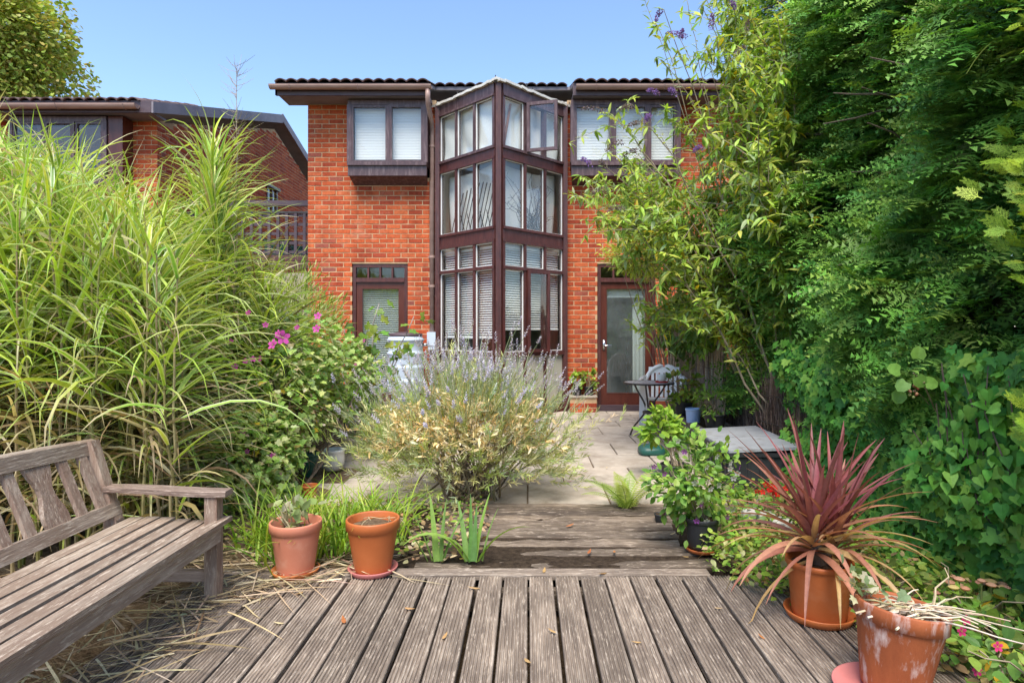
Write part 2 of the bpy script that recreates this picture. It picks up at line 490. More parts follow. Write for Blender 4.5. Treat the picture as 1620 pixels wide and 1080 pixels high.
T_OVAL = fan([(0, 0), (0.22, 0.2), (0.30, 0.45), (0.20, 0.75), (0, 1)])
T_LANCE = fan([(0, 0), (0.10, 0.15), (0.145, 0.4), (0.09, 0.72), (0, 1)], 0.25, 0.22)
T_ROUND = fan([(0, 0.08), (0.34, 0.0), (0.52, 0.35), (0.36, 0.8), (0, 1)], 0.1, 0.08)
T_IVY = fan([(0, 0.12), (0.26, 0.0), (0.52, 0.22), (0.30, 0.42), (0.36, 0.68), (0.13, 0.72), (0, 1.05)], 0.1, 0.1)
T_MALLOW = fan([(0, 0.1), (0.24, 0.0), (0.48, 0.20), (0.34, 0.36), (0.42, 0.62), (0.17, 0.68), (0, 1.0)], 0.18, 0.12)
T_FIG = fan([(0, 0.1), (0.28, 0.0), (0.42, 0.28), (0.22, 0.38), (0.44, 0.70), (0.15, 0.62), (0, 1.1)], 0.15, 0.2)
T_HEART = fan([(0, .12), (.26, 0.0), (.44, .18), (.40, .46), (.20, .78), (0, 1.08)], .28, .22)
T_SLIM = fan([(0, 0), (0.05, 0.3), (0.045, 0.7), (0, 1)], 0.2, 0.15)


def emit(parent, V, FS, C, mat, nm='leaf', mass='foliage', n_ind=0, smooth=False):
    """V [n,k,3] leaves of one plant: the ones that show largest become parts of their own, the rest one mass"""
    n, k = V.shape[:2]
    C = np.asarray(C, float)
    if C.ndim == 2:
        C = np.broadcast_to(C[:, None, :], (n, k, 3))
    org = ORG[parent]
    pick = np.zeros(n, bool)
    if n_ind:
        ctr = V.mean(1)
        size = (V.max(1) - V.min(1)).max(1)
        dep = np.maximum(ctr[:, 1], 0.05)
        u = CX + ctr[:, 0] / dep * F_PX
        v_ = CY - (ctr[:, 2] - CAM_H) / dep * F_PX
        ok = (u > 4) & (u < 1616) & (v_ > 4) & (v_ < 1076) & (ctr[:, 1] > 0.3)
        if n <= n_ind:
            pick[:] = True
        else:
            cell = np.floor(u / 5).astype(int) * 10000 + np.floor(v_ / 5).astype(int)
            order = np.lexsort((dep, cell))
            first = np.ones(n, bool)
            first[1:] = cell[order][1:] != cell[order][:-1]
            front = np.zeros(n, bool)
            front[order[first]] = True
            sc = np.where(ok & front, size / dep, 0)
            best = np.argsort(-sc)[:n_ind]
            best = best[sc[best] > 0.007]
            pick[best] = True
    for i in np.nonzero(pick)[0]:
        me = mk_mesh(nm, V[i] - org, FS, C[i], smooth)
        obj(nm, me, mat, parent)
    rest = np.nonzero(~pick)[0]
    if len(rest):
        offs = (np.arange(len(rest)) * k)[:, None, None]
        FB = [(f[None] + offs).reshape(-1, f.shape[1]) for f in FS]
        me = mk_mesh(mass, V[rest].reshape(-1, 3) - org, FB, C[rest].reshape(-1, 3), smooth)
        return obj(mass, me, mat, parent, 'stuff' if n_ind or len(rest) > 40 else None)


def blades(base, az, el, L, W, bend, K=6, roll=None, across=2, wp=(5.0, 0.55, 0.7), fold=0.0, curl=1.4):
    """n strap leaves: [n, (K+1)*across, 3] and faces"""
    n = len(base)
    t = np.linspace(0, 1, K + 1)
    el, az, L, W, bend = (np.broadcast_to(np.asarray(q, float), (n,)) for q in (el, az, L, W, bend))
    pitch = el[:, None] - bend[:, None] * t[None] ** curl
    h = np.stack([np.cos(az), np.sin(az), np.zeros(n)], -1)
    d = np.cos(pitch)[..., None] * h[:, None] + np.sin(pitch)[..., None] * np.array([0, 0, 1.0])
    step = (L / K)[:, None, None] * d
    P = base[:, None] + np.concatenate([np.zeros((n, 1, 3)), np.cumsum((step[:, 1:] + step[:, :-1]) / 2, 1)], 1)
    sd = np.stack([-np.sin(az), np.cos(az), np.zeros(n)], -1)[:, None]
    up = np.cross(sd, d) * -1
    r = np.zeros(n) if roll is None else roll
    wv = np.cos(r)[:, None, None] * sd + np.sin(r)[:, None, None] * up
    wid = np.minimum(1, wp[1] + wp[0] * t) * np.maximum(1 - t, 0) ** wp[2]
    wid[-1] = 0.04
    a = np.linspace(-0.5, 0.5, across)
    V = P[:, :, None] + (a[None, None, :, None] * wv[:, :, None]) * (W[:, None] * wid[None])[:, :, None, None]
    if fold:
        V = V + (np.abs(a)[None, None, :, None] * up[:, :, None]) * (W[:, None] * wid[None])[:, :, None, None] * fold
    i, j = np.meshgrid(np.arange(K), np.arange(across - 1), indexing='ij')
    Fq = np.stack([i * across + j, i * across + j + 1, (i + 1) * across + j + 1, (i + 1) * across + j], -1).reshape(-1, 4)
    return V.reshape(n, -1, 3), [Fq]


def palette(n, cols, jit=0.12, wts=None):
    cols = np.asarray(cols, float)
    i = rng.choice(len(cols), n, p=None if wts is None else np.asarray(wts) / sum(wts))
    return np.clip(cols[i] * (1 + jit * rng.standard_normal((n, 1))) * (1 + 0.4 * jit * rng.standard_normal((n, 3))), 0.004, 0.95)


def rdir(n):
    return unit(rng.standard_normal((n, 3)))


def curve(a, b, sag=0.0, k=8, wob=0.0, bow=None):
    t = np.linspace(0, 1, k)[:, None]
    a, b = np.asarray(a, float), np.asarray(b, float)
    P = a + (b - a) * t
    P[:, 2] += sag * 4 * (t * (1 - t))[:, 0]
    if bow is not None:
        P += np.asarray(bow, float) * 4 * t * (1 - t)
    if wob:
        P[1:-1] += rng.standard_normal((k - 2, 3)) * wob
    return P

# ================================================================== the setting: ground, deck, sleepers, patio
GZ = -0.17
g = G()
nx = 40
gx = np.concatenate([[-400, -60], np.linspace(-14, 14, nx), [60, 400]])
gy = np.concatenate([[-400, -60], np.linspace(-6, 24, nx), [60, 600]])
XX, YY = np.meshgrid(gx, gy, indexing='ij')
ZZ = GZ + 0.012 * np.sin(XX * 5.1 + 1) * np.sin(YY * 4.3)
V = np.stack([XX, YY, ZZ], -1).reshape(-1, 3)
a, b = np.meshgrid(np.arange(len(gx) - 1), np.arange(len(gy) - 1), indexing='ij')
m_ = len(gy)
g.add(V, np.stack([a * m_ + b, (a + 1) * m_ + b, (a + 1) * m_ + b + 1, a * m_ + b + 1], -1).reshape(-1, 4))
o = g.build('ground', MAT['litter'], smooth=True)
o['kind'] = 'structure'


def mound(name, cx, cy, rx, ry, h, mat, n=26):
    g = G()
    th = np.linspace(0, 2 * np.pi, n, endpoint=False)
    rr = np.linspace(0.02, 1, 9)
    P = []
    for r_ in rr:
        q = np.stack([cx + rx * r_ * np.cos(th), cy + ry * r_ * np.sin(th), np.full(n, GZ - 0.02) + (h + 0.02) * (1 - r_ ** 4)], -1)
        q += rng.standard_normal(q.shape) * 0.012
        P.append(q)
    P = np.array(P)
    i, j = np.meshgrid(np.arange(8), np.arange(n), indexing='ij')
    j2 = (j + 1) % n
    g.add(P, np.stack([i * n + j, i * n + j2, (i + 1) * n + j2, (i + 1) * n + j], -1).reshape(-1, 4)[:, ::-1])
    o = g.build(name, mat, smooth=True)
    o['kind'] = 'structure'
    return o


mound('soil_bed', -2.75, 4.75, 2.4, 1.55, 0.185, MAT['litter'])
mound('soil_bed', -1.12, 3.95, 0.62, 0.70, 0.18, MAT['litter'])
mound('soil_bed', 2.25, 3.4, 1.05, 2.5, 0.19, MAT['litter'])

mound('soil_bed', -2.72, 1.9, 1.08, 1.75, 0.168, MAT['litter'])

# deck: ribbed boards running away from the camera
deck = struct('deck')
BW, GAP = 0.124, 0.006


def deck_mesh(wd, length, k=5, ribs=7):
    prof = [(-wd / 2, -0.028), (-wd / 2, -0.004), (-wd / 2 + 0.003, 0)]
    pitch = (wd - 0.016) / ribs
    for i in range(ribs):
        x = -wd / 2 + 0.008 + i * pitch
        prof += [(x + 0.001, 0), (x + pitch * 0.30, -0.006), (x + pitch * 0.52, -0.006), (x + pitch * 0.72, 0)]
    prof += [(wd / 2 - 0.003, 0), (wd / 2, -0.004), (wd / 2, -0.028)]
    prof = np.array(prof)
    n = len(prof)
    ys = np.linspace(0, length, k)
    V = np.stack([np.broadcast_to(prof[:, 0], (k, n)), np.broadcast_to(ys[:, None], (k, n)), np.broadcast_to(prof[:, 1], (k, n))], -1).reshape(-1, 3).copy()
    i, j = np.meshgrid(np.arange(k - 1), np.arange(n), indexing='ij')
    j2 = (j + 1) % n
    Fq = np.stack([i * n + j, i * n + j2, (i + 1) * n + j2, (i + 1) * n + j], -1).reshape(-1, 4)
    return V, Fq, n, k


V0, F0, n0, k0 = deck_mesh(BW - GAP, 4.6)
plank_me = mk_mesh('plank', V0, [F0, np.array([np.arange(n0), np.arange(n0)[::-1] + (k0 - 1) * n0])])
for i in range(-13, 14):
    x = 0.067 + i * (BW + 0.0045)
    end = 3.205 + rng.uniform(-0.010, 0.008)
    o = obj('plank', plank_me, MAT['deck'], deck)
    sx = 1.0
    o.location = (x, end - 4.6, rng.uniform(-0.003, 0.003))
    if x < -0.7:
        o.location.y -= 0.02
    if i >= 10:
        o.location.y = end - 4.6 - (i - 9) * 0.05
    o.rotation_euler = (0, rng.normal(0, 0.006), rng.normal(0, 0.0004))
    o.scale = (rng.uniform(0.965, 0.985), 1, 1)
V1, F1, n1, k1 = deck_mesh(0.085, 1.62, 4, 5)
trim_me = mk_mesh('edge_board', V1, [F1, np.array([np.arange(n1), np.arange(n1)[::-1] + (k1 - 1) * n1])])
for x0 in (0.93, -0.70) if True else ():
    o = obj('edge_board', trim_me, MAT['deck'], deck)
    o.location = (x0, 3.262 + rng.uniform(-.006, .006), 0.004)
    o.rotation_euler = (0, 0, R(90) + rng.normal(0, 0.004))
g = G()
for yj in (-0.8, 0.2, 1.2, 2.2, 3.1):
    g.box(-1.66, 1.7, yj, yj + 0.05, -0.13, -0.032)
g.build('joist', MAT['sleeper'], deck, kind='stuff')

# sleepers set across the path between deck and patio
path = struct('sleeper_path')
yy = 3.325
sl = 0
while yy < 4.5:
    dpt = rng.uniform(0.115, 0.155)
    x0, x1 = -0.62 + rng.uniform(-0.1, 0.1), 0.98 + rng.uniform(-0.10, 0.10)
    K = 22
    ts = np.linspace(0, 1, K)
    prof = np.array([(-.5, -.15), (-.5, -.036), (-.42, -.010), (-.2, 0.0), (.02, .004), (.2, 0.0), (.42, -.012), (.5, -.04), (.5, -.15)])
    n = len(prof)
    V = np.zeros((K, n, 3))
    wob = np.cumsum(rng.standard_normal(K)) * 0.0018
    V[..., 0] = (x0 + (x1 - x0) * ts)[:, None]
    V[..., 1] = yy + dpt / 2 + prof[None, :, 0] * dpt * (0.94 + 0.03 * rng.standard_normal((K, 1))) + wob[:, None]
    V[..., 2] = prof[None, :, 1] - 0.002 + rng.uniform(-.006, .012) + 0.003 * rng.standard_normal((K, n)) + 0.016 * np.sin(ts * 3 + sl)[:, None] * rng.uniform(-1, 1)
    V[..., 1] += (V[..., 0] - .2) * rng.normal(0, .014)
    # split, rotted hollows
    for _ in range(3):
        c_ = rng.integers(0, K)
        V[max(0, c_ - 2):c_ + 3, 3:6, 2] -= rng.uniform(0.002, 0.012)
    i, j = np.meshgrid(np.arange(K - 1), np.arange(n), indexing='ij')
    j2 = (j + 1) % n
    Fq = np.stack([i * n + j, (i + 1) * n + j, (i + 1) * n + j2, i * n + j2], -1).reshape(-1, 4)
    ca = np.array([np.arange(n), (np.arange(n) + (K - 1) * n)[::-1]])
    obj('sleeper', mk_mesh('sleeper', V, [Fq, ca]), MAT['sleeper'], path)
    yy += dpt + rng.uniform(0.016, 0.034)
    sl += 1

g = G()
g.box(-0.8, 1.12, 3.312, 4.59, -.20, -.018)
g.build('gap_shade_bedding', surf('gap_shade_soil', [(0.3, (0.028, 0.020, 0.015)), (0.7, (0.075, 0.054, 0.038))], 30, rough=1.0, spec=0.05, bmp=1.0, bscale=60, bdist=0.02), path)  # near-black soil fill, its colour paints the shade in the sleeper gaps

# patio of concrete slabs
patio = struct('patio')


def slab_mesh(w_, d_, t_=0.05):
    c_ = 0.006
    z = [0, -c_, -t_]
    V, F = [], []
    for ins, zz in ((c_, 0), (0, -c_), (0, -t_)):
        V += [(-w_ / 2 + ins, -d_ / 2 + ins, zz), (w_ / 2 - ins, -d_ / 2 + ins, zz), (w_ / 2 - ins, d_ / 2 - ins, zz), (-w_ / 2 + ins, d_ / 2 - ins, zz)]
    F = [[0, 1, 2, 3]]
    for l_ in (0, 4):
        for q in range(4):
            F.append([l_ + q, l_ + 4 + q, l_ + 4 + (q + 1) % 4, l_ + (q + 1) % 4])
    return mk_mesh('slab', V, [np.array(F)])


slab_me = slab_mesh(0.592, 0.592)
for ix in range(-5, 4):
    for iy in range(9):
        x, y = 0.30 + ix * 0.602 + (0.301 if iy % 2 else 0), 4.86 + iy * 0.602
        if y > 9.75 or x > 2.15:
            continue
        if x < -1.6 and y < 6.0:
            continue
        o = obj('slab', slab_me, MAT['slab'], patio)
        o.location = (x, y, rng.uniform(-0.006, 0.003) - 0.002)
        o.rotation_euler = (rng.normal(0, .004), rng.normal(0, .004), rng.normal(0, .004))
g = G()
g.box(-3.2, 2.5, 4.60, 9.79, -0.10, -0.018)
g.build('slab_bedding', MAT['litter'], patio)

# ================================================================== brickwork
BL, BH, JT = 0.2110, 0.0620, 0.0120
COURSE = BH + JT


def brick_template():
    """unit brick: x 0..1, z 0..1, y front at 0 chamfered, back at +1"""
    return None


def brick_verts(l_, h_, d_=0.045, c_=0.003):
    V = []
    for ins, y in ((c_, 0.0), (0, c_), (0, d_)):
        V += [(ins, y, ins), (l_ - ins, y, ins), (l_ - ins, y, h_ - ins), (ins, y, h_ - ins)]
    return np.array(V, float)


BRF = np.array([[0, 1, 2, 3]] + [[l_ + q, l_ + 4 + q, l_ + 4 + (q + 1) % 4, l_ + (q + 1) % 4] for l_ in (0, 4) for q in range(4)])


def course_pieces(x0, x1, row, holes):
    """intervals of brick in one course, cut at the openings"""
    z0 = row * COURSE
    out = []
    offs = [0.0, -0.113, -0.17, -0.056, -0.226, -0.085][row % 6]
    pat = [BL]
    segs = [(x0, x1)]
    for hx0, hx1, hz0, hz1 in holes:
        if z0 + BH > hz0 and z0 < hz1:
            ns = []
            for a_, b_ in segs:
                if hx1 <= a_ or hx0 >= b_:
                    ns.append((a_, b_))
                    continue
                if hx0 > a_:
                    ns.append((a_, hx0))
                if hx1 < b_:
                    ns.append((hx1, b_))
            segs = ns
    for a_, b_ in segs:
        x = a_ + (0 if (row % 2) else -(BL + JT) / 2)
        i = row
        while x < b_:
            l_ = pat[i % len(pat)]
            p, q = max(x, a_), min(x + l_, b_)
            if q - p > 0.035:
                out.append((p, q, z0))
            x += l_ + JT
            i += 1
    return out


def brick_wall(parent, wallname, o3, ex, ey, length, top, holes, n_ind, score, thick=0.22):
    """o3 + s*ex + z*up, ey points INTO the wall. Mortar core with openings, bricks proud of it."""
    o3, ex, ey = (np.asarray(q, float) for q in (o3, ex, ey))
    up = np.array([0, 0, 1.0])
    g = G()
    xs = sorted(set([0, length] + [min(max(h[i], 0), length) for h in holes for i in (0, 1)]))
    topf = top if callable(top) else (lambda s_: top)
    for xa, xb in zip(xs[:-1], xs[1:]):
        if xb - xa < 1e-4:
            continue
        xm = (xa + xb) / 2
        zs = [(0.0, None)]
        hs = sorted([h for h in holes if h[0] <= xm <= h[1]], key=lambda h: h[2])
        z = -0.1
        for h in hs:
            if h[2] > z:
                g.obox(o3 + ex * xa + ey * 0.004 + up * z, ex * (xb - xa), ey * (thick - 0.004), up * (h[2] - z))
            z = max(z, h[3])
        za, zb = topf(xa), topf(xb)
        if min(za, zb) > z:
            p = o3 + ex * xa + ey * 0.004
            e2 = ey * (thick - 0.004)
            V = [p + up * z, p + ex * (xb - xa) + up * z, p + ex * (xb - xa) + e2 + up * z, p + e2 + up * z,
                 p + up * za, p + ex * (xb - xa) + up * zb, p + ex * (xb - xa) + e2 + up * zb, p + e2 + up * za]
            g.add(V, BOXF)
    wall = g.build(wallname, MAT['mortar'], parent)
    pieces = []
    rows = int(max(topf(0), topf(length), topf(length / 2), topf(length * 0.55)) / COURSE)
    for row in range(rows):
        for p, q, z0 in course_pieces(0, length, row, holes):
            if z0 + BH < topf((p + q) / 2):
                pieces.append((p, q, z0))
    sc = np.array([score(*(o3 + ex * (p + q) / 2 + up * z0)) * ((q - p) > 0.15) for p, q, z0 in pieces])
    best = set(np.argsort(-sc)[:n_ind].tolist()) if n_ind else set()
    shared = {}
    gm = G()
    E = np.stack([ex, ey, up])
    for i, (p, q, z0) in enumerate(pieces):
        dep = float(np.clip(rng.normal(0, 0.0012), -0.002, 0.002))
        if i in best and sc[i] > 0:
            key = round(q - p, 3)
            if key not in shared:
                shared[key] = mk_mesh('brick', brick_verts(q - p, BH) @ E, [BRF])
            o = obj('brick', shared[key], MAT['brick'], wall)
            o.location = Vector(o3 + ex * p + up * z0 + ey * (dep - 0.001) - ORG[parent])
            o.rotation_euler = (rng.normal(0, .006), rng.normal(0, .006), rng.normal(0, .006))
        else:
            gm.add((brick_verts(q - p, BH) + np.array([0, dep, rng.normal(0, .0008)])) @ E + o3 + ex * p + up * z0, BRF)
    if gm.n:
        gm.build('brickwork', MAT['brick'], wall, kind='stuff')
    return wall


# ================================================================== the house
FY = 9.80
house = thing('brick_house', 'two-storey red brick house with an angular glazed timber bay facing the garden', 'house', (-0.4, FY, 0))
XL, XR, AX, AY = -1.42, 0.61, -0.405, FY - 1.05
LW, RW = -3.41, 6.2
EAVE = 4.80
holes = [(-2.725, -1.862, 0.04, 2.27), (-2.72, -1.50, 3.60, 4.74), (XL, XR, -1, 9), (0.70, 2.30, 3.60, 4.74), (1.078, 1.98, 0.04, 2.27)]
holes = [(a_ - LW, b_ - LW, c_, d_) for a_, b_, c_, d_ in holes]


def sc_front(x, y, z):
    u = CX + x / y * F_PX
    v = CY - (z - CAM_H) / y * F_PX
    if 486 < u < 690 and 150 < v < 560:
        return 2 - (v - 150) / 400
    if 897 < u < 950 and 270 < v < 600:
        return 2
    return 0


brick_wall(house, 'front_wall', (LW, FY, 0), (1, 0, 0), (0, 1, 0), RW - LW, EAVE, holes, 290, sc_front)
# side wall going back along the gap, and the shell that closes the rooms
brick_wall(house, 'side_wall', (LW, FY + 6.5, 0), (0, -1, 0), (1, 0, 0), 6.28, EAVE, [], 0, sc_front)
g = G()
g.box(LW + .24, RW, FY + 5.0, FY + 5.1, 0, EAVE)
g.box(RW - 0.1, RW, FY + .24, FY + 4.99, 0, EAVE)
g.box(LW + .24, RW - .11, FY + .24, FY + 4.98, 2.42, 2.60)      # first floor
g.box(LW + .24, RW - .11, FY + .24, FY + 4.98, EAVE - 0.02, EAVE + 0.06)
g.box(XL - 0.12, XL - 0.02, FY + .24, FY + 4.98, 0.0, 2.41)
g.box(XR + 0.02, XR + 0.12, FY + .24, FY + 4.98, 0.0, 2.41)
g.box(XL - 0.12, XL - 0.02, FY + .24, FY + 4.98, 2.61, 4.77)
g.box(XR + 0.02, XR + 0.12, FY + .24, FY + 4.98, 2.61, 4.77)
g.box(LW + .24, RW - .11, FY + .24, FY + 4.98, -0.04, 0.03)
g.build('interior_shell', MAT['plaster'], house)

# roof: sloping deck and interlocking tiles; eaves box, fascia, gutter
PITCH = math.tan(R(17))
RX0, RX1 = LW - 0.33, RW + 0.2


def roof_slab(parent, name, x0, x1, y0, y1, z0, pitch, back=None):
    g = G()
    run = y1 - y0
    V = [(x0, y0, z0), (x1, y0, z0), (x1, y1, z0 + run * pitch), (x0, y1, z0 + run * pitch)]
    V += [(a_, b_, c_ + 0.05) for a_, b_, c_ in V]
    g.add(V, BOXF)
    if back:
        V = [(x0, y1, z0 + run * pitch), (x1, y1, z0 + run * pitch), (x1, y1 + back, z0 + (run - back) * pitch), (x0, y1 + back, z0 + (run - back) * pitch)]
        V += [(a_, b_, c_ + 0.05) for a_, b_, c_ in V]
        g.add(V, BOXF)
    return g.build(name, MAT['soffit'], parent)


def tile_mesh(wd=0.162, ln=0.36, amp=0.042, k=9):
    th = np.linspace(0, 1, k)
    prof = np.stack([(th - 0.5) * wd * 1.10, np.maximum(np.sin(th * np.pi), 0) ** 0.8 * amp], -1)
    V = []
    for y in (0, ln):
        for x, z in prof:
            V.append((x, y, z + (0.012 if y == 0 else 0)))
        for x, z in prof:
            V.append((x * 0.92, y, z - 0.014 + (0.012 if y == 0 else 0)))
    n = 2 * k
    F = []
    for i in range(k - 1):
        F.append([i, i + 1, n + i + 1, n + i])
        F.append([k + i + 1, k + i, n + k + i, n + k + i + 1])
        F.append([i + 1, i, k + i, k + i + 1])
    return mk_mesh('tile', V, [np.array(F)], smooth=False)


tile_me = tile_mesh()


def tiles(roof, x0, x1, y0, z0, pitch, courses, first=True, skip=lambda x: False):
    an = math.atan(pitch)
    gm = G()
    tv = np.array([v.co for v in tile_me.vertices])
    tf = np.array([list(p.vertices) for p in tile_me.polygons])
    n = int((x1 - x0) / 0.162)
    for c_ in range(courses):
        for i in range(n):
            x = x0 + (i + 0.5) * 0.162
            if skip(x):
                continue
            p = np.array([x, y0 + c_ * 0.30 * math.cos(an), z0 + c_ * 0.30 * math.sin(an)])
            if c_ == 0 and first:
                o = obj('tile', tile_me, MAT['tile'], roof)
                o.location = Vector(p - ORG[roof])
                o.rotation_euler = (an, rng.normal(0, .03), rng.normal(0, .02))
            else:
                v = tv.copy()
                v = np.stack([v[:, 0], v[:, 1] * math.cos(an) - v[:, 2] * math.sin(an), v[:, 1] * math.sin(an) + v[:, 2] * math.cos(an)], -1)
                gm.add(v + p, tf)
    if gm.n:
        gm.build('tiles_behind', MAT['tile'], roof, kind='stuff')


EY = FY - 0.42
roof = roof_slab(house, 'roof', RX0 + 0.05, XL - 0.06, EY + 0.02, FY + 3.4, 4.86, PITCH, 2.6)
roof_slab(roof, 'roof_deck', XR + 0.06, RX1, EY + 0.02, FY + 3.4, 4.86, PITCH, 2.6)
roof_slab(roof, 'roof_deck', XL - 0.06, XR + 0.06, FY + 0.3, FY + 3.4, 4.86 + (FY + .3 - EY - .02) * PITCH, PITCH, 2.6)
tiles(roof, RX0, XL - 0.03, EY - 0.04, 4.905, PITCH, 11)
tiles(roof, XR + 0.08, RX1, EY - 0.04, 4.905, PITCH, 11)
tiles(roof, XL - 0.06, XR + 0.08, FY + 0.26, 4.905 + (FY + .26 - EY + .04) * PITCH, PITCH, 9, first=False)
g = G()
g.box(RX0, XL - 0.06, EY, EY + 0.03, 4.72, 4.90)
g.box(XR + 0.06, RX1, EY, EY + 0.03, 4.72, 4.90)
g.build('fascia', MAT['fascia'], roof)
g = G()
g.box(RX0 + 0.02, XL - 0.06, EY + 0.032, FY + 0.05, 4.735, 4.765)
g.box(XR + 0.06, RX1, EY + 0.032, FY + 0.05, 4.735, 4.765)
g.build('soffit', MAT['soffit'], roof)
g = G()
g.add([(RX0 - 0.01, EY, 4.72), (RX0 - 0.01, FY + 3.4, 4.76 + 3.8 * PITCH), (RX0 - 0.01, FY + 3.4, 4.92 + 3.8 * PITCH), (RX0 - 0.01, EY, 4.92),
       (RX0 + 0.02, EY, 4.72), (RX0 + 0.02, FY + 3.4, 4.76 + 3.8 * PITCH), (RX0 + 0.02, FY + 3.4, 4.92 + 3.8 * PITCH), (RX0 + 0.02, EY, 4.92)], BOXF)
g.build('bargeboard', MAT['fascia'], roof)


def gutter(parent, x0, x1, y, z, r=0.062):
    th = np.linspace(np.pi, 2 * np.pi, 9)
    g = G()
    P = [(y + r * math.cos(t), z + r * math.sin(t)) for t in th]
    P += [(y + (r - 0.006) * math.cos(t), z + (r - 0.006) * math.sin(t)) for t in th[::-1]]
    n = len(P)
    V = [(x, a_, b_) for x in (x0, x1) for a_, b_ in P]
    F = [[i, (i + 1) % n, n + (i + 1) % n, n + i] for i in range(n)]
    g.add(V, F)
    for x in (x0, x1 - 0.004):
        g.add([(x, a_, b_) for a_, b_ in P[:9]] + [(x + 0.004, a_, b_) for a_, b_ in P[:9]], [[i, i + 1, 10 + i, 9 + i] for i in range(8)])
        g.add([(x, a_, b_) for a_, b_ in P[:9]], np.array([list(range(9))]))
    ob = g.build('gutter', MAT['gutter'], parent, smooth=False)
    x = x0 + 0.3
    while x < x1 - 0.1:
        gb = G()
        pr = [(x, y + (r + 0.005) * math.cos(t), z + (r + 0.005) * math.sin(t)) for t in th]
        gb.tube(pr, 0.007, 4)
        gb.build('bracket', MAT['gutter'], ob)
        x += 1.0
    return ob


gutter(roof, RX0 - 0.06, XL - 0.0, EY - 0.066, 4.845)
gutter(roof, XR + 0.10, RX1, EY - 0.066, 4.845)
# downpipe with its swan-neck and clips
g = G()
DPX = -1.475
g.tube([(DPX, EY - 0.06, 4.80), (DPX, EY - 0.06, 4.68), (DPX, EY - 0.02, 4.58), (DPX, FY - 0.10, 4.40), (DPX, FY - 0.06, 4.28), (DPX, FY - 0.06, 0.62)], 0.038, 12)
dp = g.build('downpipe', MAT['gutter'], house, smooth=True)
for z in (4.05, 2.35, 1.90):
    g = G()
    g.tube([(DPX, FY - 0.06, z), (DPX, FY - 0.06, z + 0.035)], 0.047, 12)
    g.box(DPX - 0.06, DPX + 0.06, FY - 0.03, FY - 0.004, z, z + 0.035)
    g.build('pipe_clip', MAT['gutter'], dp)


# ---- window builder in a facing plane
def face(o3, ex, nrm):
    """plane frame: s along ex, z up, d outward along nrm"""
    o3, ex, nrm = (np.asarray(q, float) for q in (o3, ex, nrm))
    up = np.array([0, 0, 1.0])

    def bx(g, s0, s1, z0, z1, d0, d1):
        g.obox(o3 + ex * s0 + up * z0 + nrm * d0, ex * (s1 - s0), up * (z1 - z0), nrm * (d1 - d0))
    return bx


def pane(bx, parent, s0, s1, z0, z1, d, mat='glass'):
    g = G()
    bx(g, s0, s1, z0, z1, d - 0.003, d + 0.003)
    return g.build('pane', MAT[mat], parent)


def oriel(x0, x1, z0, z1, splits, name, ymid=FY - 0.26, dark=False, hs=house, matn='timber_weathered', off=0.0):
    """projecting box window with a flared bottom board"""
    bx = face((0, ymid, 0), (1, 0, 0), (0, -1, 0))
    dpt = FY + off - ymid - 0.004
    g = G()
    fr = 0.052
    bx(g, x0, x1, z1 - 0.075, z1, -dpt, 0.0)
    bx(g, x0, x1, z0, z0 + 0.05, -dpt, 0.035)
    bx(g, x0, x0 + 0.03, z0 + 0.05, z1 - 0.075, -dpt, -0.012)
    bx(g, x1 - 0.03, x1, z0 + 0.05, z1 - 0.075, -dpt, -0.012)
    bx(g, x0 - 0.01, x0 + fr, z0 + 0.05, z1 - 0.077, -0.07, 0.006)
    bx(g, x1 - fr, x1 + 0.01, z0 + 0.05, z1 - 0.077, -0.07, 0.006)
    ob = g.build(name, MAT[matn], hs)
    # apron below: front board and sloping underside
    g = G()
    bx(g, x0 + 0.004, x1 - 0.004, z0 - 0.15, z0 - 0.003, -0.06, 0.0)
    V = [(x0 + 0.01, ymid + 0.002, z0 - 0.152), (x1 - 0.01, ymid + 0.002, z0 - 0.152), (x1 - 0.03, FY + off - 0.006, z0 - 0.24), (x0 + 0.03, FY + off - 0.006, z0 - 0.24),
         (x0 + 0.01, ymid + 0.002, z0 - 0.006), (x1 - 0.01, ymid + 0.002, z0 - 0.006), (x1 - 0.03, FY + off - 0.006, z0 - 0.006), (x0 + 0.03, FY + off - 0.006, z0 - 0.006)]
    V = [(a_, b_ + (0.062 if abs(b_ - ymid - .002) < 1e-6 else 0), c_) for a_, b_, c_ in V]
    g.add(V, BOXF)
    g.build('apron', MAT[matn], ob)
    # sashes
    a_, b_ = x0 + fr, x1 - fr
    cuts = [a_] + [a_ + (b_ - a_) * s for s in splits] + [b_]
    for k in range(len(cuts) - 1):
        p, q = cuts[k] + (0.0 if k == 0 else 0.016), cuts[k + 1] - (0.0 if k == len(cuts) - 2 else 0.016)
        za, zb = z0 + 0.052, z1 - 0.079
        sf = 0.034
        g = G()
        dd = -0.004 + (0.012 if k % 2 else 0)
        bx(g, p, q, zb - sf, zb, -0.05, dd)
        bx(g, p, q, za, za + sf, -0.05, dd)
        bx(g, p, p + sf, za + sf, zb - sf, -0.05, dd)
        bx(g, q - sf, q, za + sf, zb - sf, -0.05, dd)
        g.build('sash', MAT[matn], ob)
        pane(bx, ob, p + sf - 0.004, q - sf + 0.004, za + sf - 0.004, zb - sf + 0.004, -0.03, 'glass')
        if k < len(cuts) - 2:
            g = G()
            bx(g, cuts[k + 1] - 0.014, cuts[k + 1] + 0.014, z0 + 0.052, z1 - 0.079, -0.06, 0.010)
            g.build('mullion', MAT[matn], ob)
    return ob


oriel(-2.72, -1.525, 3.72, 4.715, [0.52], 'box_window')
oriel(0.655, 2.30, 3.72, 4.715, [0.375, 0.72], 'box_window')


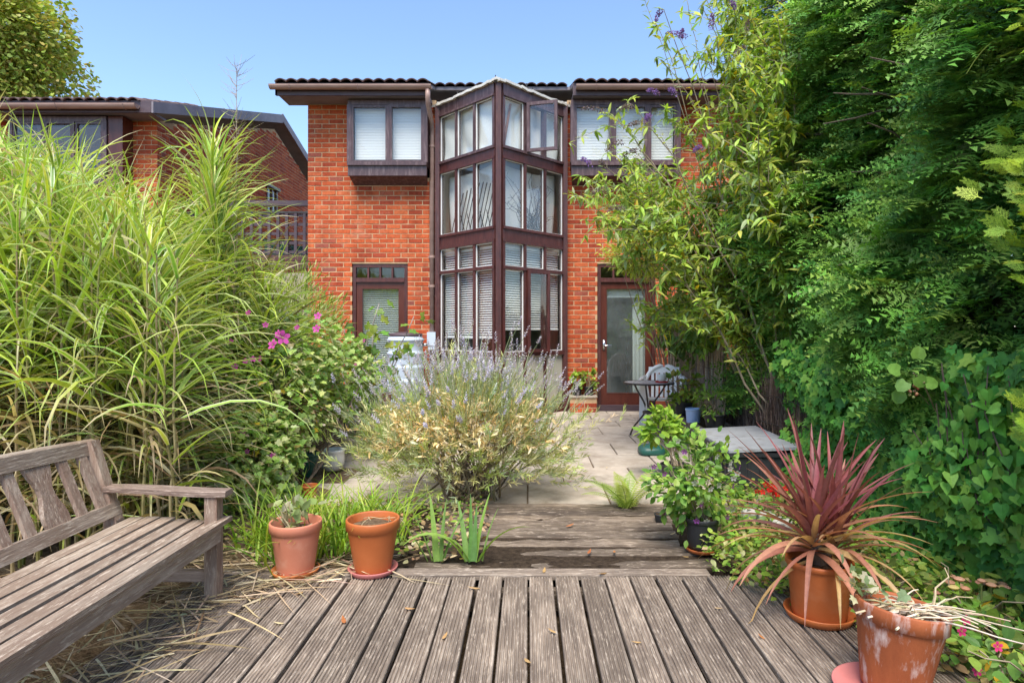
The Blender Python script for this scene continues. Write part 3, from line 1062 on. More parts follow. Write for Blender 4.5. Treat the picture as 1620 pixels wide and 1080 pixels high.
# ---- blinds and curtains hang inside: things of their own
def blind(label, o3, ex, nrm, s0, s1, z0, z1, pitch=0.026, tilt=0.75, rail=True, group='white venetian blinds'):
    o3, ex, nrm = (np.asarray(q, float) for q in (o3, ex, nrm))
    c_ = o3 + ex * (s0 + s1) / 2 + np.array([0, 0, z0])
    t = thing('venetian_blind', label, 'blind', tuple(c_), group)
    up = np.array([0, 0, 1.0])
    g = G()
    z = z0 + 0.03
    hw = 0.0125
    while z < z1 - 0.03:
        e = nrm * hw * math.cos(tilt) + up * hw * math.sin(tilt) * -1
        p = o3 + ex * s0 + up * z
        th = np.cross(ex, e) / np.linalg.norm(e) * 0.0015
        g.obox(p - e, ex * (s1 - s0), e * 2, th)
        z += pitch
    g.build('slats', MAT['blind'], t, kind='stuff')
    g = G()
    g.obox(o3 + ex * s0 + up * (z1 - 0.03) - nrm * 0.015, ex * (s1 - s0), up * 0.03, nrm * 0.03)
    g.build('head_rail', MAT['blind'], t)
    if rail:
        g = G()
        g.obox(o3 + ex * s0 + up * z0 - nrm * 0.012, ex * (s1 - s0), up * 0.018, nrm * 0.024)
        g.build('bottom_rail', MAT['blind'], t)
    return t


blind('closed white venetian blind behind the upper box window beside the downpipe', (0, FY - 0.20 + .07, 0), (1, 0, 0), (0, -1, 0), -2.64, -1.60, 3.76, 4.66, 0.024, 1.2)
blind('closed white venetian blind behind the upper box window right of the bay', (0, FY - 0.20 + .07, 0), (1, 0, 0), (0, -1, 0), 0.74, 2.22, 3.76, 4.66, 0.024, 1.2)

# ---- doors
def door(x0, x1, label_panes, name, transom=4):
    bx = face((0, FY + 0.06, 0), (1, 0, 0), (0, -1, 0))
    g = G()
    fw = 0.05
    bx(g, x0 + .002, x0 + fw, 0.02, 2.265, -0.06, 0.04)
    bx(g, x1 - fw, x1 - .002, 0.02, 2.265, -0.06, 0.04)
    bx(g, x0 + fw, x1 - fw, 2.215, 2.265, -0.06, 0.042)
    bx(g, x0 + fw, x1 - fw, 1.985, 2.05, -0.06, 0.052)
    bx(g, x0 - 0.005, x1 + 0.005, 0.012, 0.075, -0.06, 0.10)
    fr = g.build(name + '_frame' if False else 'door_frame', MAT['timber'], house)
    n = transom
    wpan = (x1 - x0 - 2 * fw) / n
    for k in range(n):
        a_ = x0 + fw + k * wpan
        if k:
            g = G()
            bx(g, a_ - 0.014, a_ + 0.014, 2.051, 2.214, -0.05, 0.036)
            g.build('glazing_bar', MAT['timber'], fr)
        pane(bx, fr, a_ + (0.014 if k else 0), a_ + wpan - (0.014 if k < n - 1 else 0), 2.052, 2.213, 0.0, 'glass')
    g = G()
    a_, b_ = x0 + fw + 0.004, x1 - fw - 0.004
    st, bt = 0.092, 0.17
    bx(g, a_, a_ + st, 0.08, 1.98, -0.04, 0.02)
    bx(g, b_ - st, b_, 0.08, 1.98, -0.04, 0.02)
    bx(g, a_ + st, b_ - st, 1.88, 1.98, -0.04, 0.0195)
    bx(g, a_ + st, b_ - st, 0.08, 0.08 + bt, -0.04, 0.0195)
    bx(g, a_ + st, b_ - st, 0.25, 0.262, -0.02, 0.024)
    d = g.build('door', MAT['door_timber'], house)
    pane(bx, d, a_ + st - .003, b_ - st + .003, 0.248, 1.882, -0.012, 'glass_dark')
    return d, bx


d1, _ = door(-2.72, -1.867, '', 'garden_door')
d2, bx = door(1.083, 1.975, '', 'garden_door')
g = G()
hx = 1.083 + 0.05 + 0.05
g.obox((hx - .02, FY + 0.04 - 0.006, 0.93), (0.04, 0, 0), (0, -0.006, 0), (0, 0, 0.16))
g.tube([(hx, FY + .035, 1.0), (hx, FY - 0.015, 1.0), (hx + .015, FY - .02, 1.0), (hx + 0.12, FY - 0.02, 1.0)], 0.010, 8)
g.build('handle', MAT['chrome'], d2, smooth=True)
blind('long white venetian blind behind the narrow glazed garden door', (0, FY + 0.15, 0), (1, 0, 0), (0, -1, 0), -2.60, -1.98, 0.22, 1.93, 0.034, 0.55)


def drape(name, label, A, B, z0, z1, waves, amp, mat='cloth', c=(0.88, 0.88, 0.87), lean=0.0, nx=40, nz=10, cat='curtain', seed=0):
    A, B = np.asarray(A, float), np.asarray(B, float)
    d = B - A
    ln = np.linalg.norm(d)
    d /= ln
    nrm = np.array([d[1], -d[0], 0])
    s = np.linspace(0, 1, nx)
    z = np.linspace(0, 1, nz)
    S, Z = np.meshgrid(s, z, indexing='ij')
    r = np.random.default_rng(seed)
    ph = r.uniform(0, 6, 4)
    off = amp * (np.sin(S * waves * 6.28 + ph[0] + 1.1 * Z * lean) + 0.5 * np.sin(S * waves * 11.7 + ph[1] + Z * 2.0 + lean * 3 * Z)) * (0.45 + 0.55 * (1 - Z))
    P = A + S[..., None] * (B - A) + off[..., None] * nrm
    P[..., 2] = z0 + (z1 - z0) * Z + 0.03 * np.sin(S * 5 + ph[2]) * (Z == 1)
    i, j = np.meshgrid(np.arange(nx - 1), np.arange(nz - 1), indexing='ij')
    Fq = np.stack([i * nz + j, (i + 1) * nz + j, (i + 1) * nz + j + 1, i * nz + j + 1], -1).reshape(-1, 4)
    V = P.reshape(-1, 3)
    o = obj(name, mk_mesh(name, V, [Fq], np.broadcast_to(np.array(c), V.shape), True), MAT[mat])
    tag(o, label, cat)
    md = o.modifiers.new('thickness', 'SOLIDIFY')
    md.thickness = 0.002
    return o


drape('net_curtain', 'white net curtain gathered at the side of the open glazed door', (1.66, FY + 0.20, 0), (1.90, FY + 0.20, 0), 0.10, 1.92, 4, 0.02)
tt = thing('roller_blind', 'rolled-up white blind across the head of the door behind the bistro table', 'blind', (1.53, FY + 0.16, 1.76))
g = G()
g.box(1.18, 1.88, FY + 0.13, FY + 0.17, 1.77, 1.90)
g.build('fabric', MAT['blind'], tt)
g = G()
g.box(1.18, 1.88, FY + 0.125, FY + 0.175, 1.75, 1.769)
g.build('bottom_bar', MAT['blind'], tt)
# a lamp shade that shows dimly inside the room
tt = thing('table_lamp', 'cream lamp shade dimly seen through the door behind the bistro table', 'lamp', (1.72, FY + 1.2, 0.03))
g = G()
g.lathe([(0.20, 1.12), (0.14, 1.42)], (1.72, FY + 1.2, 0), 20)
g.build('lamp_shade', MAT['cloth'] if False else MAT['plaster'], tt, smooth=True)
g = G()
g.lathe([(0.001, 0.03), (0.14, 0.03), (0.14, 0.05), (0.015, 0.07), (0.015, 1.20), (0.001, 1.2)], (1.72, FY + 1.2, 0), 16)
g.build('lamp_base', MAT['metal'], tt, smooth=True)

# step and brick plinths at the right door
g = G()
g.box(0.98, 2.05, FY - 0.10, FY - 0.004, 0.0, 0.085)
g.build('door_step', MAT['fascia'], house)

# ---- the bay: two glazed faces meeting at a corner
bay = G()
AP = np.array([AX, AY, 0])
faces = []
for P0, P1 in (((XL, FY, 0), (AX, AY, 0)), ((AX, AY, 0), (XR, FY, 0))):
    P0, P1 = np.array(P0), np.array(P1)
    L_ = np.linalg.norm(P1 - P0)
    ex = (P1 - P0) / L_
    nr = np.array([ex[1], -ex[0], 0])
    faces.append((P0, ex, nr, L_))
BTOP = 4.685
up3 = np.array([0, 0, 1.0])
# corner post and wall posts
g = G()
pw = 0.048
g.add([(AX - pw * 1.25, AY + pw * 1.1, 0), (AX - 0.036, AY - 0.024, 0), (AX + 0.036, AY - 0.024, 0), (AX + pw * 1.25, AY + pw * 1.1, 0), (AX, AY + pw * 2.1, 0),
       (AX - pw * 1.25, AY + pw * 1.1, BTOP), (AX - 0.036, AY - 0.024, BTOP), (AX + 0.036, AY - 0.024, BTOP), (AX + pw * 1.25, AY + pw * 1.1, BTOP), (AX, AY + pw * 2.1, BTOP)],
      [[i, (i + 1) % 5, 5 + (i + 1) % 5, 5 + i] for i in range(5)])
bay_o = g.build('bay_window', MAT['timber'], house)
for xw, sg in ((XL, 1), (XR, -1)):
    g = G()
    g.box(min(xw, xw + sg * 0.065), max(xw, xw + sg * 0.065), FY - 0.12, FY + 0.15, 0, BTOP)
    g.build('post', MAT['timber'], bay_o)

ROWS = [(3.81, 4.50, 'timber_weathered'), (2.69, 3.63, 'timber'), (0.93, 2.47, 'timber')]
CAS = {}
for fi, (P0, ex, nr, L_) in enumerate(faces):
    bx = face(P0, ex, nr)
    a_, b_ = (0.08, L_ - 0.06) if fi == 0 else (0.06, L_ - 0.08)

    def rail(z0, z1, mt, d1=0.03, d0=-0.06, nm='rail'):
        g = G()
        bx(g, a_, b_, z0, z1, d0, d1)
        return g.build(nm, MAT[mt], bay_o)
    rail(4.53, BTOP, 'timber_weathered', 0.035, nm='fascia_board')
    rail(4.50, 4.528, 'timber_weathered', 0.045)
    rail(3.665, 3.77, 'timber', 0.022, nm='spandrel')
    rail(3.772, 3.81, 'timber_weathered', 0.045)
    rail(3.63, 3.663, 'timber', 0.035)
    rail(2.515, 2.65, 'timber', 0.022, nm='spandrel')
    rail(2.652, 2.69, 'timber', 0.045)
    rail(2.47, 2.513, 'timber', 0.035)
    rail(2.095, 2.14, 'timber', 0.036)
    rail(0.87, 0.93, 'timber', 0.05)
    rail(0.0, 0.12, 'timber', 0.03)
    g = G()
    bx(g, a_, b_, 0.122, 0.868, -0.04, 0.005)
    g.build('panel', MAT['panel_cream'], bay_o)
    mw = 0.044
    pitch = (b_ - a_ - 4 * mw) / 3
    for z0, z1, mt in ROWS + [(0.122, 0.868, 'timber')]:
        for k in range(4):
            s = a_ + k * (pitch + mw)
            g = G()
            bx(g, s, s + mw, z0 + .001, z1 - .001, -0.05, 0.028)
            g.build('mullion', MAT[mt], bay_o)
    cells = [(3.81, 4.50), (2.69, 3.63), (2.14, 2.47), (0.93, 2.095)]
    for ci, (z0, z1) in enumerate(cells):
        for k in range(3):
            s0 = a_ + mw + k * (pitch + mw)
            s1 = s0 + pitch
            if fi == 1 and ci in (0, 3) and k == 1:
                CAS[ci] = (bx, P0, ex, nr, s0, s1, z0, z1)
                continue
            # thin pale glazing bead round each pane
            g = G()
            bd = 0.013
            bx(g, s0, s0 + bd, z0, z1, -0.012, 0.004)
            bx(g, s1 - bd, s1, z0, z1, -0.012, 0.004)
            bx(g, s0 + bd, s1 - bd, z1 - bd, z1, -0.012, 0.004)
            bx(g, s0 + bd, s1 - bd, z0, z0 + bd, -0.012, 0.004)
            g.build('glazing_bead', MAT['white_paint'], bay_o)
            pane(bx, bay_o, s0 + 0.002, s1 - 0.002, z0 + 0.002, z1 - 0.002, -0.02)
# opened casements, hinged on their left stile
for ci, ang in ((0, 62), (3, 10)):
    bx, P0, ex, nr, s0, s1, z0, z1 = CAS[ci]
    hp = P0 + ex * (s0 + 0.004) + nr * 0.034
    ca, sa = math.cos(R(ang)), math.sin(R(ang))
    e2 = ex * ca + nr * sa
    n2 = nr * ca - ex * sa
    bx2 = face(hp, e2, n2)
    w_ = s1 - s0 + 0.02
    if ci == 0:
        w_ += 0.05
    g = G()
    f_ = 0.045
    bx2(g, 0, f_, z0 - .01, z1 + .01, -0.012, 0.028)
    bx2(g, w_ - f_, w_, z0 - .01, z1 + .01, -0.012, 0.028)
    bx2(g, f_, w_ - f_, z0 - .01, z0 - .01 + f_, -0.012, 0.028)
    bx2(g, f_, w_ - f_, z1 + .01 - f_, z1 + .01, -0.012, 0.028)
    bx2(g, w_ - f_ - 0.02, w_ - f_ + 0.0, (z0 + z1) / 2 - .05, (z0 + z1) / 2 + .05, -0.02, -0.012)
    g.build('casement', MAT['timber_weathered'] if ci == 0 else MAT['timber'], bay_o)
    pane(bx2, bay_o, f_ - .003, w_ - f_ + .003, z0 + f_ - .012, z1 - f_ + .012, 0.008)

# bay roof: leaded glass lid with flashing, brackets and a vent rail
g = G()
RT = 4.70
Lf, Rf, Af, Bk = (XL - 0.04, FY - 0.02), (XR + 0.04, FY - 0.02), (AX, AY - 0.06), (AX, FY + 0.9)
V = [(Af[0], Af[1], RT), (Rf[0], Rf[1], RT), (Rf[0], Bk[1], RT + 0.25), (Lf[0], Bk[1], RT + 0.25), (Lf[0], Lf[1], RT)]
V = V + [(a_, b_, c_ + 0.008) for a_, b_, c_ in V]
g.add(V, [[i, (i + 1) % 5, 5 + (i + 1) % 5, 5 + i] for i in range(5)])
g.add(V, np.array([[4, 3, 2, 1, 0], [5, 6, 7, 8, 9]]))
lid = g.build('glass_roof', MAT['glass'], bay_o)
for P, Q in ((Lf, Af), (Af, Rf)):
    g = G()
    K = 14
    for k in range(K):
        t0, t1 = k / K, (k + 1) / K
        p = np.array([P[0] + (Q[0] - P[0]) * t0, P[1] + (Q[1] - P[1]) * t0, RT - 0.012 + 0.006 * rng.standard_normal()])
        q = np.array([P[0] + (Q[0] - P[0]) * t1, P[1] + (Q[1] - P[1]) * t1, RT - 0.012 + 0.006 * rng.standard_normal()])
        g.bar(p, q, 0.07, 0.035)
    g.build('flashing', MAT['flashing'], lid)
    for t_ in (0.4, 0.96) if P is Lf else (0.45, 0.99):
        g = G()
        p = np.array([P[0] + (Q[0] - P[0]) * t_, P[1] + (Q[1] - P[1]) * t_, RT])
        g.bar(p + (0, -.03, -0.045), p + (0.0, 0.12, 0.035), 0.035, 0.02)
        g.tube([p + (0, 0, 0), p + (0, 0, 0.06)], 0.008, 6)
        g.build('roof_bracket', MAT['metal'], lid)
g = G()
g.bar((-0.40, FY - 0.1, RT + 0.24), (0.02, FY - 0.1, RT + 0.24), 0.05, 0.03)
for x in (-0.36, -0.02):
    g.tube([(x, FY - .1, RT + 0.0), (x, FY - .1, RT + 0.32)], 0.012, 6)
g.build('vent_rail', MAT['metal'], lid)

# inside the bay: white sheets, blinds, timber, dried stems
(PL, exL, nL, LL), (PR, exR, nR, LR) = faces
ins = lambda P, n_, d: P - n_ * d


def along(fi, s, d=0.0):
    P0, ex, nr, L_ = faces[fi]
    return P0 + ex * s - nr * d


drape('dust_sheet', 'white sheet hanging inside the top panes of the bay, left of the corner post', along(0, .12, .09), along(0, LL - .10, .09), 3.66, 4.62, 1.6, 0.035, lean=2.0, seed=3)
drape('dust_sheet', 'white sheet hanging inside the top panes of the bay behind the open casement', along(1, .10, .10), along(1, LR - .12, .10), 3.66, 4.62, 1.7, 0.035, lean=-2.5, seed=4)
drape('dust_sheet', 'white sheet inside the middle panes of the bay beside the downpipe', along(0, .12, .155), along(0, LL - .10, .155), 2.66, 3.60, 1.2, 0.03, lean=1.0, seed=5)
drape('dust_sheet', 'white sheet inside the middle panes of the bay behind the dried stems', along(1, .10, .155), along(1, LR - .12, .155), 2.66, 3.60, 1.3, 0.03, lean=1.0, seed=6)
g = G()
g.add([(XL + .1, FY + .3, 2.60), (AX, AY + .16, 2.60), (XR - .1, FY + .3, 2.60), (XL + .1, FY + .3, 2.64), (AX, AY + .16, 2.64), (XR - .1, FY + .3, 2.64)],
      [[0, 2, 1], [3, 4, 5]])
g.add([(XL + .1, FY + .3, 2.60), (AX, AY + .16, 2.60), (XR - .1, FY + .3, 2.60), (XL + .1, FY + .3, 2.64), (AX, AY + .16, 2.64), (XR - .1, FY + .3, 2.64)],
      [[0, 1, 4, 3], [1, 2, 5, 4]])
g.build('bay_floor', MAT['plaster'], house)
tt = thing('timber_pole', 'brown timber pole leaning inside the top pane beside the corner post', 'pole', tuple(along(1, .22, .07) + (0, 0, 3.82)))
g = G()
g.tube([along(1, .16, .10) + (0, 0, 3.70), along(1, .30, .07) + (0, 0, 4.46)], 0.018, 7)
g.build('shaft', surf('pole_wood', [(0.3, (0.25, 0.10, 0.05)), (0.7, (0.40, 0.18, 0.09))], 8), tt)
# garden trellis panels folded behind the left middle panes
tt = thing('folded_trellis', 'folded dark diamond trellis standing behind the middle bay panes by the downpipe', 'trellis', tuple(along(0, .8, .12) + (0, 0, 2.65)))
for k in range(12):
    s = 0.25 + k * 0.088
    g = G()
    h = 0.72 - 0.25 * abs(0.5 - k / 11)
    g.bar(along(0, s, .10) + (0, 0, 2.68), along(0, s + .30 * h, .12) + (0, 0, 2.68 + h), 0.009, 0.009)
    g.build('slat', MAT['metal'], tt)
for k in range(6):
    s = 0.42 + k * 0.15
    g = G()
    g.bar(along(0, s, .115) + (0, 0, 2.68), along(0, s - .12, .13) + (0, 0, 2.98), 0.007, 0.007)
    g.build('slat', MAT['metal'], tt)
tt = thing('stacked_boards', 'orange-brown boards leaning behind the middle bay pane nearest the downpipe', 'boards', tuple(along(0, .3, .22) + (0, 0, 2.65)))
for k, (s, h) in enumerate(((0.20, 0.86), (0.29, 0.70), (0.62, 0.34))):
    g = G()
    g.obox(along(0, s, .2) + (0, 0, 2.645), exL * 0.10, nL * -0.02, (0.0, 0.0, h))
    g.build('board', surf('board_wood', [(0.3, (0.34, 0.12, 0.05)), (0.7, (0.48, 0.20, 0.09))], 5, (8, 8, 1)), tt)
tt = thing('dried_stems', 'bunch of brown dried branches behind the middle bay panes right of the corner', 'dried plant', tuple(along(1, .6, .14) + (0, 0, 2.65)))
g = G()
for k in range(26):
    b0 = along(1, rng.uniform(.62, .95), rng.uniform(.06, .11)) + (0, 0, 2.66)
    s_ = rng.uniform(.12, 1.25)
    tip = along(1, s_, rng.uniform(.05, .11)) + (0, 0, rng.uniform(2.95, 3.58))
    P = curve(b0, tip, 0.05, 7, 0.012)
    g.tube(P, np.linspace(.006, .002, 7), 4)
    for q in range(5):
        i = rng.integers(3, 7)
        g.tube([P[i], P[i] + rng.normal(0, .05, 3) * (1, .3, 1)], 0.0025, 3)
g.build('stems', MAT['bark'], tt, kind='stuff')
blind('white venetian blind low in the bay face beside the downpipe', PL - nL * 0.09, exL, nL, 0.12, LL - 0.12, 1.12, 2.44, 0.034, 0.85)
blind('white venetian blind low in the bay face with the ajar casement', PR - nR * 0.09, exR, nR, 0.12, LR - 0.12, 1.24, 2.44, 0.034, 0.85)

# ================================================================== neighbouring house and the bridge between
NX, NY = -5.80, 9.90
nb = thing('neighbouring_house', 'brick house with a gable end beyond the tall reeds', 'house', (-9, NY, 0))
nholes = [(12 - 5.8 - 7.9 + 5.8 - 12 + 4.1, 5.55, 3.5, 4.6)]
nholes = [(4.15, 5.55, 3.5, 4.62)]


def sc_nb(x, y, z):
    u = CX + x / y * F_PX
    v = CY - (z - CAM_H) / y * F_PX
    return 1.0 if (190 < u < 262 and 175 < v < 300) else 0


brick_wall(nb, 'front_wall', (-12, NY, 0), (1, 0, 0), (0, 1, 0), 12 - 5.806, 4.6, nholes, 60, sc_nb)
brick_wall(nb, 'corner_return', (NX, NY + .003, 0), (0, 1, 0), (-1, 0, 0), .226, 4.55, [], 0, sc_nb, .06)
RIDGE = 4.35


def gable(s_):
    s_ = s_ + 0.0
    return 4.55 + min(s_, 2 * RIDGE - s_) * 0.295


def sc_gab(x, y, z):
    u = CX + x / y * F_PX
    v = CY - (z - CAM_H) / y * F_PX
    return 1.0 if (255 < u < 480 and 170 < v < 330) else 0


# gable: built in strips so that the sloping top is followed
gw = brick_wall(nb, 'gable_wall', (NX, NY + 0.23, 0), (0, 1, 0), (-1, 0, 0), 8.4, 4.55, [(3.9, 4.5, 3.9, 4.5)], 0, sc_gab)
g = G()
gy0 = NY + 0.23
g.add([(NX - 0.004, gy0, 4.55), (NX - 0.004, gy0 + 8.4, 4.55), (NX - 0.004, gy0 + RIDGE, 4.55 + RIDGE * .295), (NX - 0.2, gy0, 4.55), (NX - 0.2, gy0 + 8.4, 4.55), (NX - 0.2, gy0 + RIDGE, 4.55 + RIDGE * .295)],
      [[0, 1, 2], [5, 4, 3]])
g.build('gable_top', MAT['mortar'], nb)
gm = G()
E_ = np.stack([np.array([0, 1.0, 0]), np.array([-1.0, 0, 0]), up3])
for row in range(int(4.55 / COURSE), 90):
    for p, q, z0 in course_pieces(0, 8.4, row, [(3.9, 4.5, 3.9, 4.5)]):
        if z0 > 4.50 and z0 + BH < min(gable(p), gable(q)) + 0.02:
            gm.add((brick_verts(q - p, BH)) @ E_ + np.array([NX, gy0 + p, z0]), BRF)
gm.build('gable_brickwork', MAT['brick'], nb, kind='stuff')
# its roof
NE = NY - 0.42
nroof = roof_slab(nb, 'roof', -12.3, NX + 0.16, NE + 0.02, gy0 + RIDGE, 4.62, 0.295, 4.8)
tiles(nroof, -12.3, NX + 0.05, NE - 0.04, 4.665, 0.295, 6)
g = G()
g.box(-12.3, NX + 0.15, NE, NE + 0.03, 4.50, 4.68)
g.build('fascia', MAT['fascia'], nroof)
g = G()
g.box(-12.3, NX + 0.12, NE + 0.032, NY + 0.02, 4.515, 4.545)
g.build('soffit', MAT['soffit'], nroof)
gutter(nroof, -12.3, NX - 0.02, NE - 0.066, 4.60, 0.068)
for ya, za, yb, zb, mt in ((NE - .02, 4.55, gy0 + RIDGE, 4.62 + (gy0 + RIDGE - NE) * .295 - .02, 'soffit'), (gy0 + RIDGE, 4.62 + (gy0 + RIDGE - NE) * .295 - .02, gy0 + RIDGE + 4.8, 4.62 + (gy0 + RIDGE - NE - 4.8) * .295, 'soffit')):
    g = G()
    x = NX + 0.165
    g.add([(x, ya, za - 0.06), (x, yb, zb - 0.10), (x, yb, zb + 0.09), (x, ya, za + 0.11), (x + .03, ya, za - 0.06), (x + .03, yb, zb - 0.10), (x + .03, yb, zb + 0.09), (x + .03, ya, za + 0.11)], BOXF)
    g.build('bargeboard', MAT[mt], nroof)
oriel(-7.90, -6.42, 3.62, 4.49, [0.35, 0.68], 'box_window', NY - 0.28, hs=nb, off=0.1)
g = G()
g.box(-6.40, -6.18, NY - 0.26, NY - 0.006, 3.3, 4.5)
g.build('side_panel', MAT['door_timber'], nb)
g = G()
g.box(-12, -6.1, NY + 2.2, NY + 2.25, 0, 4.5)
g.build('interior_wall', MAT['plaster'], nb)
# little gable window
g = G()
wy = gy0 + 3.9
g.box(NX - 0.03, NX + 0.015, wy + .004, wy + 0.07, 3.9, 4.43)
g.box(NX - 0.03, NX + 0.015, wy + 0.53, wy + 0.596, 3.9, 4.43)
g.box(NX - 0.03, NX + 0.06, wy - 0.05, wy + 0.65, 4.432, 4.50)
g.box(NX - 0.03, NX + 0.015, wy + .27, wy + .33, 3.9, 4.43)
gwn = g.build('gable_window', MAT['timber'], nb)
for a_, b_ in ((.07, .27), (.33, .53)):
    g = G()
    g.box(NX - 0.02, NX - 0.014, wy + a_, wy + b_, 3.905, 4.43)
    g.build('pane', MAT['glass'], gwn)

# bridge with trellis balustrade
BY = 10.45
br = thing('trellis_balcony', 'dark timber balcony with square trellis bridging the gap between the two houses', 'balcony', (-4.6, BY, 2.3))
g = G()
g.box(NX + .01, LW - .01, BY, BY + 0.08, 2.38, 2.48)
g.build('upper_beam', MAT['timber'], br)
g = G()
g.box(NX + .01, LW - .01, BY + .005, BY + 0.075, 2.26, 2.375)
g.build('lower_beam', MAT['timber'], br)
g = G()
g.box(NX + .01, LW - .01, BY + .081, BY + 1.3, 2.36, 2.42)
g.build('floor', MAT['sleeper'], br)
g = G()
g.box(NX + .01, LW - .01, BY - 0.01, BY + 0.07, 3.29, 3.38)
g.build('handrail', MAT['fascia'], br)
for z in np.linspace(2.53, 3.14, 5):
    g = G()
    g.box(NX + .01, LW - .01, BY + 0.024, BY + 0.046, z - 0.024, z + 0.024)
    g.build('slat', MAT['fascia'], br)
x = NX + 0.06
while x < LW - 0.03:
    g = G()
    g.box(x - .024, x + .024, BY + 0.0, BY + 0.022, 2.49, 3.17)
    g.build('slat', MAT['fascia'], br)
    x += 0.146
g = G()
for z in (3.17,):
    g.box(NX + .01, LW - .01, BY - 0.004, BY + 0.05, z + .002, z + 0.03)
g.build('top_slat', MAT['metal'], br)
# crates of green plastic stored on the balcony
for k, (x, w_, h) in enumerate(((-4.30, 0.40, 0.34), (-3.86, 0.34, 0.22))):
    tt = thing('storage_crate', ['taller green plastic crate stored behind the balcony trellis', 'low green plastic crate behind the trellis nearest the brick corner'][k], 'crate', (x, BY + .5, 2.42), 'crates on the balcony')
    g = G()
    g.box(x - w_ / 2, x + w_ / 2, BY + .35, BY + .65, 2.42, 2.42 + h)
    g.build('body', MAT['green_glaze'], tt)
    g = G()
    g.box(x - w_ / 2 - .015, x + w_ / 2 + .015, BY + .335, BY + .665, 2.421 + h, 2.45 + h)
    g.build('lid', MAT['green_glaze'], tt)
pier = thing('brick_pier', 'narrow brick pier under the balcony beside the house corner', 'pier', (-3.55, BY + .5, 0))
brick_wall(pier, 'shaft', (-3.80, BY + .45, 0), (1, 0, 0), (0, 1, 0), 0.38, 2.25, [], 0, sc_front, 0.3)
g = G()
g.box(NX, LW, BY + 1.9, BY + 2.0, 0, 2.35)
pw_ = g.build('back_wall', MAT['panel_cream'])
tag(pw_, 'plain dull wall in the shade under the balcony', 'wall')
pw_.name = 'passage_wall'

# ================================================================== trees far left
def tree(name, label, base, h_trunk, ctr, rad, n, cols, leaf_s, lobes=22, n_ind=0, cat='tree', mat='leaf'):
    t = thing(name, label, cat, tuple(base))
    g = G()
    base, ctr, rad = (np.asarray(q, float) for q in (base, ctr, rad))
    g.tube(curve(base, ctr + (0, 0, -rad[2] * .3), 0, 8, 0.04), np.linspace(rad[0] * .09, rad[0] * .045, 8), 9)
    L = []
    for k in range(lobes):
        d = rdir(1)[0]
        d[2] = d[2] * 0.9 + 0.1
        c_ = ctr + rad * d * rng.uniform(0.45, 0.80)
        L.append((c_, rng.uniform(0.28, 0.42)))
        s_ = ctr + (0, 0, -rad[2] * .45)
        g.tube(curve(s_, c_, -0.1, 6, 0.05), np.linspace(rad[0] * .03, rad[0] * .008, 6), 5)
    g.build('trunk', MAT['bark'], t, smooth=True)
    per = n // lobes
    Ps, Ds = [], []
    for c_, r_ in L:
        d = rdir(per)
        rr = rng.uniform(0.55, 1.0, per) ** 0.6
        p = c_ + d * rr[:, None] * rad * r_
        Ps.append(p)
        Ds.append(d + np.array([0, 0, -0.5]) + 0.6 * rdir(per))
    P, D = np.concatenate(Ps), np.concatenate(Ds)
    T, FS = T_ROUND
    V = instance(T, P, D, np.array([0, 0, 1.0]) + 0.8 * rdir(len(P)), leaf_s * rng.uniform(0.7, 1.3, len(P)))
    emit(t, V, FS, palette(len(P), cols, 0.18), MAT[mat], 'leaf', 'crown', n_ind)
    return t


tree('broadleaf_tree', 'large olive-green tree rising behind the neighbouring roof', (-20.0, 23, GZ), 6, (-20.2, 23, 10.4), (4.3, 3.2, 4.6), 46000,
     [(0.30, 0.38, 0.07), (0.25, 0.34, 0.06), (0.40, 0.44, 0.10), (0.40, 0.34, 0.09)], 0.125, 34)

tree('garden_tree', 'tree behind the photographer that shows only as a reflection in the glass', (3.5, -9, GZ), 2, (3.5, -9, 2.2), (3.2, 1.6, 2.1), 5000, [(0.14, 0.22, 0.05), (0.10, 0.17, 0.04)], 0.2, 14)
tree('garden_tree', 'wide tree behind the photographer reflected in the left door glass', (-4.5, -9, GZ), 2, (-4.5, -9, 2.0), (3.6, 1.6, 1.9), 5000, [(0.14, 0.22, 0.05), (0.10, 0.17, 0.04)], 0.2, 14)

# ================================================================== tall variegated reeds
def ytop(u):
    return np.interp(u, [-200, 0, 90, 150, 230, 290, 315, 370, 395, 430, 470], [150, 175, 205, 240, 280, 300, 290, 290, 345, 405, 470])


